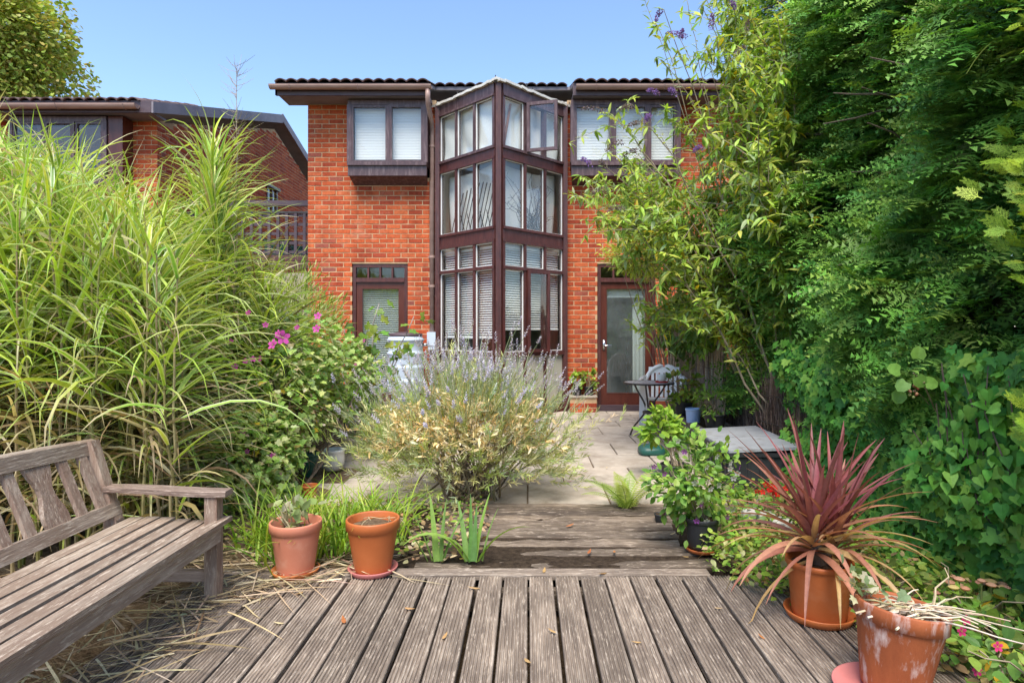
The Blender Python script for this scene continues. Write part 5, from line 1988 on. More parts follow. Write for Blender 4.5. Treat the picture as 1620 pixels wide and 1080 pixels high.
for ti, ((u, v), fork) in enumerate(allt):
    airy = v < 275 and u < 1135
    if airy and fork and rng.random() < .75:
        continue
    if not fork and airy and u < 1040 and rng.random() < .0:
        continue
    Y = rng.uniform(5.3, 7.3) if u < 1200 else rng.uniform(4.6, 6.3)
    e = px(u, v, Y)
    if not fork:
        s0 = b0 + rng.normal(0, 1, 3) * (.05, .30, 0)
        P = curve(s0, e, 0.0, 12, .02, bow=(rng.normal(.22, .1), .15, .16 + .12 * rng.random()))
        g.tube(P, np.linspace(rng.uniform(.009, .016), .003, 12), 5)
        mains.append(P)
        lo_ = .34
    else:
        M_ = mains[ti % len(tips)]
        s0 = M_[rng.integers(5, 9)]
        e = M_[-1] + (e - M_[-1]) * (1, .5, 1)
        P = curve(s0, e, 0.0, 12, .012, bow=(0, 0, .10))
        g.tube(P, np.linspace(.006, .002, 12), 4)
        lo_ = .15
    n = 46 if not fork else 34
    if airy:
        lo_, n = max(lo_, .55), 14
    t = np.linspace(lo_, 1.0, n)
    q = np.stack([np.interp(t, np.linspace(0, 1, 12), P[:, i]) for i in range(3)], -1)
    for side in (0, 1):
        PV.append(q + rng.normal(0, .018, q.shape))
        a_ = rng.uniform(0, 6.28, n)
        d = np.stack([np.cos(a_), np.sin(a_), rng.uniform(-.7, .25, n)], -1) * (1 if side else -1) + unit(e - s0) * .5
        PD.append(d)
    for k in range(2 if airy else 8):                      # side twigs
        i = rng.integers(5, 12)
        e2 = P[i] + rng.normal(0, .16, 3) + (-.05, 0, .04)
        P2 = curve(P[i], e2, .02, 5)
        g.tube(P2, np.linspace(.004, .002, 5), 3)
        q2 = np.repeat(P2[1:], 4, 0)
        PV.append(q2)
        PD.append(rdir(len(q2)) + (0, 0, -.3))
g.build('stems', MAT['pale_stem'], bud, kind='stuff')
p, D = np.concatenate(PV), np.concatenate(PD)
n = len(p)
V = instance(T_LANCE[0], p, D, np.array([0, -.3, 1.0]) + .45 * rdir(n), rng.uniform(.06, .135, n))
C = palette(n, [(0.23, 0.37, 0.06), (0.31, 0.45, 0.07), (0.40, 0.51, 0.085), (0.48, 0.53, 0.10), (0.32, 0.42, 0.19)], .16)
yl = rng.random(n) < .015
C[yl] = (0.55, 0.42, 0.03)
emit(bud, V, T_LANCE[1], C, MAT['leaf'], 'leaf', 'foliage', 300)


def panicle(parent, a, b, r, col_, nm):
    a, b = np.asarray(a, float), np.asarray(b, float)
    n = 130
    t = rng.uniform(0, 1, n)
    ax = curve(a, b, .02, 6)
    c_ = np.stack([np.interp(t, np.linspace(0, 1, 6), ax[:, i]) for i in range(3)], -1)
    d = rdir(n)
    V = instance(T_OVAL[0], c_ + d * (r * (1 - .75 * t))[:, None] * .6, d, rdir(n), np.full(n, .016))
    k = V.shape[1]
    C = np.repeat(palette(n, col_, .15), k, 0)
    FB = [(f[None] + (np.arange(n) * k)[:, None, None]).reshape(-1, f.shape[1]) for f in T_OVAL[1]]
    obj(nm, mk_mesh(nm, V.reshape(-1, 3) - ORG[parent], FB, C), MAT['petal'], parent)


PUR = [(0.26, 0.15, 0.46), (0.34, 0.20, 0.52), (0.20, 0.11, 0.36)]
SPENT = [(0.16, 0.12, 0.10), (0.22, 0.17, 0.13), (0.26, 0.19, 0.24)]
for (u, v, du, dv, pur) in ((1040, 148, -16, -4, 1), (1068, 150, -10, -8, 1), (1045, 18, -8, 18, 1), (1078, 62, 2, -14, 1), (1157, 5, 6, 10, 1), (1027, 184, -6, 10, 1), (1110, 235, -12, 4, 1), (935, 262, -16, -10, 1),
                            (950, 256, 6, 8, 0), (960, 178, -40, -6, 0), (1000, 170, -20, 4, 0), (985, 225, -28, 14, 0), (1010, 240, -24, 6, 0), (960, 300, -26, 8, 0), (1085, 60, -30, -8, 1), (1180, 55, 4, -22, 0),
                            (1125, 45, 2, -22, 1), (1165, 85, 14, -10, 0), (985, 330, -24, 4, 0), (1018, 195, -26, 6, 0)):
    Y = 5.5
    panicle(bud, px(u, v, Y), px(u + du, v + dv, Y), .028, PUR if pur else SPENT, 'flower_spike' if pur else 'spent_flower_spike')
# yellow-green climber over the right door
shrub_fine('fine_leaf_climber', 'yellow-green fine-leaved climber spilling over the head of the door by the table', tuple(px(1035, 400, 8.0)), (.62, .5, .30), 4200, [(0.30, 0.38, 0.05), (0.22, 0.32, 0.045), (0.38, 0.42, 0.07)], .055, T_LANCE, 'leaf', (2.0, 8.6, 0.0), 'climber', 60, 14, 'pale_stem', .1)
shrub_fine('leafy_climber', 'green climber hanging over the top of the pale reed screen', (1.98, 8.0, 1.30), (.28, 1.3, .34), 2600, [(0.14, 0.26, 0.045), (0.20, 0.33, 0.05), (0.10, 0.20, 0.04)], .075, T_OVAL, 'leaf', (2.1, 8.2, 0), 'climber', 100, 12, 'pale_stem', -.3)

# ================================================================== lavender and its neighbours
def lavender(name, label, ctr, rad, nleaf, nstalk, ndry, stalk_len=(.22, .42)):
    ctr, rad = np.asarray(ctr, float), np.asarray(rad, float)
    t = thing(name, label, 'lavender', (ctr[0], ctr[1], 0))
    g = G()
    b = np.array([ctr[0], ctr[1], 0.0])
    nst = 90
    W = []
    for k in range(nst):
        d = rdir(1)[0]
        d[2] = abs(d[2]) * .9 + .05
        e = ctr + rad * d * rng.uniform(.55, .95)
        P = curve(b + rng.normal(0, .10, 3) * (1, 1, 0), e, -.03, 7, .015)
        g.tube(P, np.linspace(.009, .003, 7), 4, c=palette(1, [(0.22, 0.17, 0.12), (0.32, 0.26, 0.18), (0.40, 0.33, 0.20)])[0])
        W.append(P)
    g.build('woody_stems', MAT['dry'], t, kind='stuff')
    def lump(d):
        a_ = np.arctan2(d[..., 1], d[..., 0])
        return 1 + .20 * np.sin(2 * a_ + 1.2 + ctr[0]) * np.cos(d[..., 2] * 3) + .14 * np.sin(5 * a_ + 4 * d[..., 2]) + .10 * np.sin(9 * d[..., 2] + 3 * a_)

    # leafy shoots
    ns = nleaf // 16
    d = rdir(ns)
    d[:, 2] = np.abs(d[:, 2]) * 1.7 - .75
    d = unit(d)
    c_ = ctr + rad * d * (rng.uniform(.2, 1, ns) ** .5 * lump(d) * rng.uniform(.85, 1.15, ns))[:, None]
    c_[:, 2] = np.maximum(c_[:, 2], .04)
    ax = unit(d * .8 + np.array([0, 0, .6]) + .35 * rdir(ns))
    idx = np.repeat(np.arange(ns), 16)
    n = len(idx)
    tt_ = np.tile(np.linspace(0, 1, 16), ns)
    p = c_[idx] + ax[idx] * (tt_ * .11)[:, None]
    D = ax[idx] + .75 * rdir(n)
    V = instance(T_SLIM[0], p, D, rdir(n), np.stack([np.full(n, .055), rng.uniform(.035, .065, n), np.full(n, .05)], -1))
    cols = palette(ns, [(0.33, 0.42, 0.12), (0.43, 0.49, 0.16), (0.52, 0.53, 0.24), (0.38, 0.45, 0.26), (0.60, 0.57, 0.30)], .16)
    emit(t, V, T_SLIM[1], cols[idx], MAT['leaf'], 'leaf', 'foliage', 0)
    # flower stalks with whorled heads, each stalk a part
    gs = G()
    hd_T = T_OVAL
    heads = []
    for k in range(nstalk):
        d = rdir(1)[0]
        d[2] = abs(d[2]) * 1.0
        if k % 3:
            d = unit(np.array([rng.normal(.15, .55), rng.normal(0, .5), rng.uniform(.45, 1.2)]))
        s0 = ctr + rad * d * rng.uniform(.5, .95) * lump(d)
        s0[2] = max(s0[2], .06)
        dr = unit(d * .75 + np.array([0, 0, .75]) + .45 * rdir(1)[0])
        L = rng.uniform(*stalk_len)
        e = s0 + dr * L
        P = curve(s0, e, .02, 4)
        heads.append((P, e, dr))
    for k, (P, e, dr) in enumerate(heads):
        gg = G() if k < 130 else gs
        gg.tube(P, [.0026, .0024, .0022, .002], 3, c=(0.36, 0.42, 0.24), cap=False)
        m = 16
        tl = np.linspace(0, 1, m)
        hl = rng.uniform(.05, .10)
        a_ = np.arange(m) * 2.4
        u1 = unit(np.cross(dr, [0.2, 0.9, 0.1]))
        u2 = np.cross(dr, u1)
        rad_ = np.cos(a_)[:, None] * u1 + np.sin(a_)[:, None] * u2
        q = e + dr * (tl * hl)[:, None]
        V = instance(hd_T[0], q, rad_ + dr * .8, dr + 0 * rad_, np.full(m, .019) * (1.15 - .5 * tl))
        cc = palette(m, [(0.46, 0.43, 0.60), (0.56, 0.52, 0.68), (0.42, 0.38, 0.50), (0.62, 0.58, 0.66)], .1)
        for i in range(m):
            for f in hd_T[1]:
                gg.F.setdefault(f.shape[1], []).append(f + gg.n)
            gg.V.append(V[i])
            gg.C.append(np.broadcast_to(cc[i], V[i].shape))
            gg.n += len(V[i])
        if k < 130:
            gg.hasc = True
            gg.build('flower_stalk', MAT['leaf'], t)
    if gs.n:
        gs.hasc = True
        gs.build('flower_stalks', MAT['leaf'], t, kind='stuff')
    # dead golden twigs with dry leaves
    gd = G()
    for k in range(ndry):
        d = rdir(1)[0]
        d[2] = abs(d[2]) * .8
        if d[1] > 0:
            d[1] *= -1
        s0 = ctr + rad * d * rng.uniform(.35, .8)
        s0[2] = max(s0[2], .1)
        dr = unit(d * .5 + np.array([rng.normal(0, .6), -.2, rng.uniform(-.2, .8)]))
        P = curve(s0, s0 + dr * rng.uniform(.12, .30), .02, 6, .008)
        c_ = palette(1, [(0.70, 0.58, 0.32), (0.76, 0.66, 0.42), (0.64, 0.48, 0.24)], .08)[0]
        gd.tube(P, np.linspace(.005, .002, 6), 4, c=c_, cap=False)
        m = 14
        q = P[rng.integers(1, 6, m)] + rng.normal(0, .008, (m, 3))
        V = instance(T_LANCE[0], q, dr + 1.0 * rdir(m), rdir(m), rng.uniform(.025, .075, m))
        cc = palette(m, [(0.76, 0.63, 0.34), (0.70, 0.50, 0.22), (0.80, 0.70, 0.46)], .1)
        for i in range(m):
            for f in T_LANCE[1]:
                gd.F.setdefault(f.shape[1], []).append(f + gd.n)
            gd.V.append(V[i])
            gd.C.append(np.broadcast_to(cc[i], V[i].shape))
            gd.n += len(V[i])
    if ndry:
        gd.hasc = True
        gd.build('dead_twigs', MAT['dry'], t, kind='stuff')
    return t


lavender('lavender_bush', 'large straggly lavender bush with dry golden twigs in front of the bay', (-0.44, 4.75, .40), (.80, .66, .46), 22000, 420, 150)
lavender('lavender_bush', 'small pale lavender clump on the paving below the narrow door', (-1.42, 6.3, .20), (.36, .32, .25), 2600, 60, 4, (.18, .40))


def tuft(name, label, ctr, n, L, W, cols, spread=.06, el=(.9, 1.45), bend=(.5, 1.6), cat='grass', mat='leaf', n_ind=60, fold=.3, K=7, group=None):
    t = thing(name, label, cat, tuple(ctr), group)
    base = np.asarray(ctr, float) + rng.normal(0, spread, (n, 3)) * (1, 1, 0)
    V, FB = blades(base, rng.uniform(0, 6.28, n), rng.uniform(*el, n), rng.uniform(*L, n), rng.uniform(*W, n), rng.uniform(*bend, n), K, rng.normal(0, .3, n), 3, fold=fold)
    V[..., 2] = np.maximum(V[..., 2], .006)
    emit(t, V, FB, palette(n, cols, .14), MAT[mat], 'blade', 'foliage', n_ind, True)
    return t


DAY = [(0.22, 0.37, 0.030), (0.29, 0.44, 0.04), (0.16, 0.30, 0.03), (0.36, 0.44, 0.06)]
for k, (u, v, Y, n, lab) in enumerate(((420, 872, 3.62, 60, 'arching green daylily leaves beside the bench arm'), (478, 850, 3.80, 80, 'tall daylily leaves rising behind the pink clay pot'), (525, 880, 3.50, 90, 'bright daylily leaves between the two clay pots'),
                                       (570, 845, 3.85, 90, 'daylily leaves behind the rust-brown clay pot'), (455, 905, 3.36, 50, 'low daylily leaves just behind the pink pot saucer'), (615, 850, 3.75, 60, 'daylily leaves between the brown pot and the iris'))):
    c_ = px(u, v, Y)
    c_[2] = 0.0
    tuft('daylily', lab, c_, n, (.28, .50), (.010, .017), DAY, .07, group='daylily clumps', cat='daylily', n_ind=24)
# low weeds on the bed edge
tuft('grass_tuft', 'small weedy grass tuft at the foot of the bench leg', (-1.35, 3.42, 0), 40, (.10, .2), (.004, .008), DAY, .05, n_ind=0)

# iris: fans of sword leaves
iris = thing('iris', 'grey-green iris with sword leaves at the edge of the deck', 'iris', (-.33, 3.42, 0))
specs = []
for (u, v, az, el, L, bend, w_) in ((745, 890, 1.7, 1.50, .36, .15, .034), (752, 888, .9, 1.35, .37, .25, .034), (738, 890, 2.3, 1.40, .33, .2, .032), (758, 888, .05, 1.10, .36, 1.25, .034), (742, 892, 3.2, 1.15, .30, 1.5, .036),
                                    (735, 895, 3.5, 1.15, .42, 1.9, .044), (750, 890, 1.2, 1.5, .30, .1, .03), (690, 880, 2.2, 1.42, .36, .15, .032), (683, 880, 2.9, 1.25, .33, .25, .03), (698, 880, 1.0, 1.48, .33, .1, .034),
                                    (702, 878, .4, 1.25, .31, .3, .032), (676, 880, 3.3, 1.12, .28, .3, .028), (764, 886, .3, 1.40, .30, .3, .028)):
    c_ = px(u, v, 3.40)
    c_[2] = 0
    Vb, FB = blades(c_[None], [az], [el], [L], [w_ * 1.25], [bend], 9, np.array([rng.normal(0, .25)]), 3, fold=.35, wp=(4, .8, .55))
    me = mk_mesh('blade', np.maximum(Vb[0], [-9, -9, .004]) - ORG[iris], FB, np.broadcast_to(palette(1, [(0.16, 0.30, 0.09), (0.22, 0.37, 0.11), (0.26, 0.42, 0.09)], .1)[0], Vb[0].shape), True)
    obj('blade', me, MAT['leaf'], iris)


# ================================================================== pots
def pot_profile(r, h, rim=.12, taper=.70, th=.05):
    """outer wall, rolled rim, inner wall"""
    rb = r * taper
    rh = h * rim * 1.6
    return [(.001, 0), (rb * .96, 0), (rb, .01 * h / .2), (r * .93, h - rh), (r * .935, h - rh + .002), (r * 1.0, h - rh + .006), (r, h - .006), (r * .985, h), (r * .93, h), (r * .915, h - .006), (r * .86, h - rh), (r * .80, h * .62), (.001, h * .62)]


def pot(t, c_, r, h, mat, taper=.72, rim=.12, soil=.80, nm='pot', soilmat='soil'):
    g = G()
    g.lathe(pot_profile(r, h, rim, taper), c_, 36)
    o = g.build(nm, MAT[mat], t, smooth=True)
    me = o.data
    g = G()
    k = 14
    th = np.linspace(0, 2 * np.pi, 22, endpoint=False)
    z = np.asarray(c_, float)[2] + h * soil
    rr = r * .875
    P = [np.array([[c_[0], c_[1], z + .012]])]
    rings = [np.stack([c_[0] + rr * q * np.cos(th), c_[1] + rr * q * np.sin(th), z + .012 * (1 - q) + rng.normal(0, .003, 22)], -1) for q in (.35, .7, 1.0)]
    V = np.concatenate(P + rings)
    tri = [[0, 1 + i, 1 + (i + 1) % 22] for i in range(22)]
    quad = [[1 + l_ * 22 + i, 1 + (l_ + 1) * 22 + i, 1 + (l_ + 1) * 22 + (i + 1) % 22, 1 + l_ * 22 + (i + 1) % 22] for l_ in (0, 1) for i in range(22)]
    g.add(V, quad)
    g.F.setdefault(3, []).append(np.array(tri))
    g.build('soil', MAT[soilmat], t, smooth=True)
    return o


def saucer(name, label, c_, r, mat, h=.028, group=None):
    g = G()
    g.lathe([(.001, .0), (r * .86, 0), (r * .9, .002), (r, h - .003), (r * .99, h), (r * .95, h), (r * .86, .008), (.001, .007)], c_, 40)
    o = g.build(name, MAT[mat], smooth=True)
    return tag(o, label, 'saucer', group)


def at_ground(u, v, z=0.0):
    Y = F_PX * (CAM_H - z) / (v - CY)
    return np.array([(u - CX) * Y / F_PX, Y, z])


# two clay pots by the deck edge
c1 = at_ground(468, 906)
c2 = at_ground(590, 903)
saucer('saucer', 'orange saucer under the pink clay pot', c1, .120, 'saucer_orange')
saucer('saucer', 'pinkish saucer under the rust-brown clay pot', c2, .128, 'saucer_pink')
t1 = thing('clay_pot', 'faded pink clay pot with weedy seedlings next to the bench', 'pot', tuple(c1 + (0, 0, .008)))
pot(t1, c1 + (0, 0, .008), .130, .262, 'terracotta_pink', .70)
n = 46
V = instance(T_OVAL[0], c1 + np.stack([rng.normal(0, .05, n), rng.normal(0, .05, n), rng.uniform(.23, .36, n)], -1), rdir(n) + (0, 0, .5), rdir(n) + (0, 0, 1), rng.uniform(.03, .075, n))
emit(t1, V, T_OVAL[1], palette(n, [(0.20, 0.30, 0.08), (0.30, 0.38, 0.14), (0.40, 0.40, 0.24)], .15), MAT['leaf'], 'leaf', 'leaves', 46)
g = G()
for k in range(16):
    a_ = c1 + (rng.normal(0, .04), rng.normal(0, .04), .21)
    g.tube(curve(a_, a_ + (rng.normal(0, .07), rng.normal(0, .05), rng.uniform(.04, .17)), 0, 5, .006), .0025, 4, c=(0.42, 0.36, 0.22))
g.build('stems', MAT['dry'], t1)
t2 = thing('clay_pot', 'rust-brown clay pot with chalky rim and bare soil', 'pot', tuple(c2 + (0, 0, .008)))
pot(t2, c2 + (0, 0, .008), .137, .268, 'terracotta', .68, .13, .84, soilmat='litter')
g = G()
for k in range(5):
    a_ = c2 + (rng.normal(0, .05), rng.normal(0, .05), .24)
    g.tube(curve(a_, a_ + (rng.normal(0, .08), rng.normal(0, .05), rng.uniform(.0, .03)), 0.02, 6, .006), .002, 4, c=(0.5, 0.42, 0.26))
g.build('dead_stems', MAT['dry'], t2)

# pots by the planter on the left of the paving
cw = at_ground(527, 743)
tw = thing('planter_bowl', 'glossy white round-bellied pot on the paving', 'pot', tuple(cw))
g = G()
g.lathe([(.001, 0), (.068, 0), (.085, .02), (.098, .06), (.100, .12), (.098, .155), (.106, .172), (.106, .185), (.098, .186), (.092, .175), (.088, .12), (.001, .115)], cw, 32)
g.build('body', MAT['ceramic'], tw, smooth=True)
cg = at_ground(486, 752)
tg = thing('plant_pot', 'dark green pot beside the glossy white pot', 'pot', tuple(cg))
pot(tg, cg, .105, .20, 'green_glaze', .74)
cr = at_ground(495, 722)
tr_ = thing('plant_pot', 'terracotta pot standing just behind the white pot', 'pot', tuple(cr))
pot(tr_, cr, .10, .19, 'terracotta', .74)
cs = at_ground(490, 790)
ts_ = thing('plant_pot', 'small terracotta pot half hidden by daylily leaves', 'pot', tuple(cs))
pot(ts_, cs, .06, .11, 'terracotta', .72)
cb = at_ground(530, 698)
tb = thing('plant_pot', 'black pot with leafy plant at the end of the slatted planter', 'pot', tuple(cb))
pot(tb, cb, .11, .20, 'black_plastic', .76)
n = 70
V = instance(T_ROUND[0], cb + np.stack([rng.normal(0, .10, n), rng.normal(0, .10, n), rng.uniform(.2, .48, n)], -1), rdir(n) + (0, 0, -.1), np.array([0, -.4, 1]) + .5 * rdir(n), rng.uniform(.04, .09, n))
emit(tb, V, T_ROUND[1], palette(n, [(0.20, 0.32, 0.05), (0.30, 0.38, 0.07), (0.13, 0.24, 0.04)], .15), MAT['leaf'], 'leaf', 'leaves', 70)
g = G()
for k in range(9):
    g.tube(curve(cb + (0, 0, .16), cb + (rng.normal(0, .1), rng.normal(0, .1), rng.uniform(.3, .45)), 0, 5, .006), .004, 4)
g.build('stems', MAT['pale_stem'], tb)


# ribbed wooden planters
def planter(name, label, x0, x1, y0, y1, h, boards=2):
    t = thing(name, label, 'planter', ((x0 + x1) / 2, (y0 + y1) / 2, 0))
    bh = h / boards
    for k in range(boards):
        for (a_, b_) in (((x0, y0), (x0, y1)), ((x1, y0), (x1, y1)), ((x0, y0), (x1, y0)), ((x0, y1), (x1, y1))):
            g = G()
            rb = 6
            ver = a_[0] == b_[0]
            z0 = k * bh + .002
            if ver:
                g.box(a_[0] - .011, a_[0] + .011, y0 - .015, y1 + .015, z0, z0 + bh - .005)
            else:
                g.box(x0 + .0115, x1 - .0115, a_[1] - .011, a_[1] + .011, z0, z0 + bh - .005)
            for q in range(rb):                              # ribs of the decking board
                zz = z0 + (q + .2) * (bh - .005) / rb
                if ver:
                    for sg in (-1, 1):
                        xx = a_[0] + sg * .011
                        g.box(min(xx, xx + sg * .004), max(xx, xx + sg * .004), y0 - .012, y1 + .012, zz, zz + (bh - .005) / rb * .6)
                else:
                    g.box(x0 + .013, x1 - .013, a_[1] - .015, a_[1] - .011, zz, zz + (bh - .005) / rb * .6)
            g.build('board', MAT['planter_wood'], t)
    for a_, b_ in (((x0 - .018, y0), (x0 + .05, y1)), ((x1 - .05, y0), (x1 + .018, y1))):
        g = G()
        g.box(a_[0], b_[0], y0 - .02, y1 + .02, h + .001, h + .022)
        g.build('capping', MAT['planter_wood'], t)
    g = G()
    g.box(x0 + .012, x1 - .012, y0 + .012, y1 - .012, 0.0, h - .012)
    g.build('soil', MAT['soil'], t)
    return t


planter('wooden_planter', 'low grey ribbed-board planter among the mallow leaves', -2.42, -2.02, 5.9, 6.85, .27)
planter('wooden_planter', 'long low ribbed-board planter carrying pots along the boundary', 1.72, 2.10, 6.0, 7.55, .24)
clay = thing('plant_pot', 'orange pot lying on top of the planter under the mallow', 'pot', (-2.12, 6.5, .29))
pot(clay, (-2.12, 6.5, .294), .07, .12, 'terracotta', .72)

# ================================================================== water butt on its stand
cbx = np.array([-1.82, FY - .38, 0])
tb = thing('water_butt', 'pale blue-grey ribbed water butt with dark lid beside the downpipe', 'water butt', tuple(cbx))
g = G()
prof = [(.001, .30), (.235, .30), (.245, .32)]
for k in range(4):
    z = .32 + k * .20
    prof += [(.250 + .012 * math.sin(k * 1.0 + .5), z + .03), (.262 + .01 * math.sin(k + .5), z + .08), (.262 + .008 * math.sin(k + 1), z + .155), (.272, z + .165), (.272, z + .185), (.258, z + .195)]
prof += [(.250, 1.13), (.235, 1.15), (.22, 1.155), (.001, 1.155)]
g.lathe(prof, cbx, 36)
g.build('barrel', MAT['butt'], tb, smooth=True)
g = G()
g.lathe([(.246, 1.151), (.25, 1.175), (.235, 1.19), (.12, 1.21), (.001, 1.215)], cbx, 30)
g.build('lid', MAT['fascia'], tb, smooth=True)
g = G()
g.lathe([(.001, .0), (.24, 0), (.21, .285), (.22, .298), (.001, .299)], cbx, 12)
g.build('stand', MAT['butt'], tb)
g = G()
g.tube([cbx + (.27, -.02, 1.02), cbx + (.32, 0, 1.02)], .028, 10)
g.build('overflow', MAT['chrome'], tb, smooth=True)
div = thing('rain_diverter', 'pale box of the rain diverter on the foot of the downpipe', 'rain diverter', (DPX, FY - .07, 1.02))
g = G()
g.box(DPX - .065, DPX + .065, FY - .15, FY - .012, 1.00, 1.21)
g.box(DPX - .05, DPX + .05, FY - .14, FY - .02, .94, .999)
g.build('box', MAT['butt'], div)

# ================================================================== bench
bench = thing('garden_bench', 'weathered brown wooden slatted bench with a shaped splat in its back', 'bench', (-1.65, 2.2, 0))
BY0, BY1 = 1.38, 2.96
XB, XF = -1.90, -1.43


def part(nm, mt, fn):
    g = G()
    fn(g)
    return g.build(nm, MAT[mt], bench)


for y in (BY1 - .03, BY0 + .03):
    part('leg', 'bench_z', lambda g: g.box(XF - .055, XF + .003, y - .03, y + .03, 0.002, .555))
    part('leg', 'bench_z', lambda g: (g.bar((XB - .01, y, .004), (XB - .02, y, .42), .06, .055, (0, 1, 0)), g.bar((XB - .02, y, .415), (XB - .135, y, .83), .0598, .0548, (0, 1, 0))))
    part('stretcher', 'bench_x', lambda g: g.box(XB + .03, XF - .056, y - .018, y + .018, .10, .155))
    part('side_rail', 'bench_x', lambda g: g.box(XB + .03, XF - .056, y - .02, y + .02, .325, .385))

    def arm(g, y=y):
        K = 9
        xs = np.linspace(XB - .05, XF + .045, K)
        zt = .585 + .012 * np.cos(np.linspace(0, 3.1, K)) + .004
        V = []
        for x, z in zip(xs, zt):
            wd = .034 + .008 * math.sin((x - XB) * 5)
            V += [(x, y - wd, z - .03), (x, y + wd, z - .03), (x, y + wd, z - .005), (x, y + wd - .006, z), (x, y - wd + .006, z), (x, y - wd, z - .005)]
        F = [[i * 6 + j, i * 6 + (j + 1) % 6, (i + 1) * 6 + (j + 1) % 6, (i + 1) * 6 + j] for i in range(K - 1) for j in range(6)]
        g.add(V, F)
        g.add(V, np.array([[0, 5, 4, 3, 2, 1], [(K - 1) * 6 + j for j in range(6)]]))
    part('armrest', 'bench_x', arm)
ns = 6
for k in range(ns):
    xa = XB + .03 + k * (XF - XB - .03) / ns
    part('seat_slat', 'bench_y', lambda g: g.box(xa, xa + (XF - XB - .03) / ns - .010, BY0 - .02, BY1 + .02, .395 + .006 * math.sin(k * 1.1) - .003 * k, .418 + .006 * math.sin(k * 1.1) - .003 * k))
part('front_rail', 'bench_y', lambda g: g.box(XF - .012, XF + .022, BY0 + .061, BY1 - .061, .318, .400))
part('front_slat', 'bench_y', lambda g: g.box(XF - .014, XF + .038, BY0 - .02, BY1 + .02, .4005, .424))
part('lower_rail', 'bench_y', lambda g: g.box(XF - .05, XF - .02, BY0 + .061, BY1 - .061, .285, .330))
part('back_bottom_rail', 'bench_y', lambda g: g.bar((XB - .022, BY0, .475), (XB - .022, BY1, .475), .035, .068, (-.26, 0, 1)))


def top_rail(g):
    K = 15
    ys = np.linspace(BY0 - .01, BY1 + .01, K)
    zt = .805 + .035 * np.sin(np.linspace(0, np.pi, K)) ** 1.0
    V = []
    for y, z in zip(ys, zt):
        V += [(XB - .150, y, z - .035), (XB - .112, y, z - .045), (XB - .125, y, z + .022), (XB - .130, y, z + .027), (XB - .155, y, z + .032), (XB - .162, y, z + .028)]
    F = [[i * 6 + j, i * 6 + (j + 1) % 6, (i + 1) * 6 + (j + 1) % 6, (i + 1) * 6 + j] for i in range(K - 1) for j in range(6)]
    g.add(V, F)
    g.add(V, np.array([[0, 5, 4, 3, 2, 1], [(K - 1) * 6 + j for j in range(6)]]))


part('back_top_rail', 'bench_y', top_rail)
for y, wide in ((2.86, 0), (2.74, 0), (2.60, 1), (2.455, 0), (2.335, 0), (2.21, 0), (2.09, 0), (1.95, 1), (1.81, 0), (1.69, 0), (1.57, 0), (1.46, 0)):
    def sl_(g, y=y, wide=wide):
        K = 11
        ts = np.linspace(0, 1, K)
        V = []
        for t in ts:
            x = XB - .026 - .108 * t
            z = .495 + t * .30
            hw = .024 if not wide else .050 + .016 * math.sin(t * 2 * np.pi * 1.25 + .4)
            V += [(x - .010, y - hw, z), (x + .010, y - hw, z), (x + .010, y + hw, z), (x - .010, y + hw, z)]
        F = [[i * 4 + j, i * 4 + (j + 1) % 4, (i + 1) * 4 + (j + 1) % 4, (i + 1) * 4 + j] for i in range(K - 1) for j in range(4)]
        g.add(V, F)
    part('back_splat' if wide else 'back_slat', 'bench_z', sl_)

bench.scale = (1, 1, 0.88)

# ================================================================== bistro table, chair, cup, parasol base
tc = at_ground(1026, 692)
tc[1] = 7.25
tc[0] = (1026 - CX) * 7.25 / F_PX
tab = thing('bistro_table', 'round mosaic-topped bistro table with curved metal legs', 'table', tuple(tc))
TZ = .645
g = G()
g.lathe([(.001, TZ - .012), (.275, TZ - .012), (.275, TZ), (.001, TZ + .001)], tc, 40)
top = g.build('table_top', MAT['mosaic'], tab, smooth=False)
g = G()
g.lathe([(.2755, TZ - .016), (.290, TZ - .016), (.290, TZ + .003), (.2755, TZ + .003), (.2755, TZ - .016)], tc, 40)
g.build('rim', MAT['metal'], top, smooth=False)
for k in range(3):
    a_ = -1.9 + k * 2.094
    d = np.array([math.cos(a_), math.sin(a_), 0])
    ts = np.linspace(0, 1, 16)
    rr = np.interp(ts, [0, .15, .45, .62, .85, 1], [.27, .225, .05, .05, .16, .22])
    P = tc + d * rr[:, None] + np.array([0, 0, 1.0]) * (.01 + ts * (TZ - .026))[:, None]
    g = G()
    g.tube(P, .0105, 8)
    g.build('leg', MAT['metal'], tab, smooth=True)
g = G()
g.lathe([(.04, .29), (.068, .29), (.068, .315), (.04, .315), (.04, .29)], tc, 20)
g.build('collar', MAT['metal'], tab)
cc = tc + (.14, -.05, TZ + .002)
cup = thing('flower_pot_cover', 'small white pot on a red saucer on the bistro table', 'pot', tuple(cc + (0, 0, .012)))
g = G()
g.lathe([(.001, .012), (.040, .012), (.046, .03), (.052, .085), (.052, .092), (.047, .092), (.043, .04), (.001, .035)], cc, 24)
g.build('body', MAT['ceramic'], cup, smooth=True)
saucer('saucer', 'red saucer under the small white pot on the table', cc, .075, 'red', .014)

ch = thing('plastic_chair', 'white plastic garden armchair behind the bistro table', 'chair', (1.66, 7.75, 0), rz=R(-14), local=True)


def chp(nm, fn, smooth=False):
    g = G()
    fn(g)
    return g.build(nm, MAT['white_plastic'], ch, smooth=smooth)


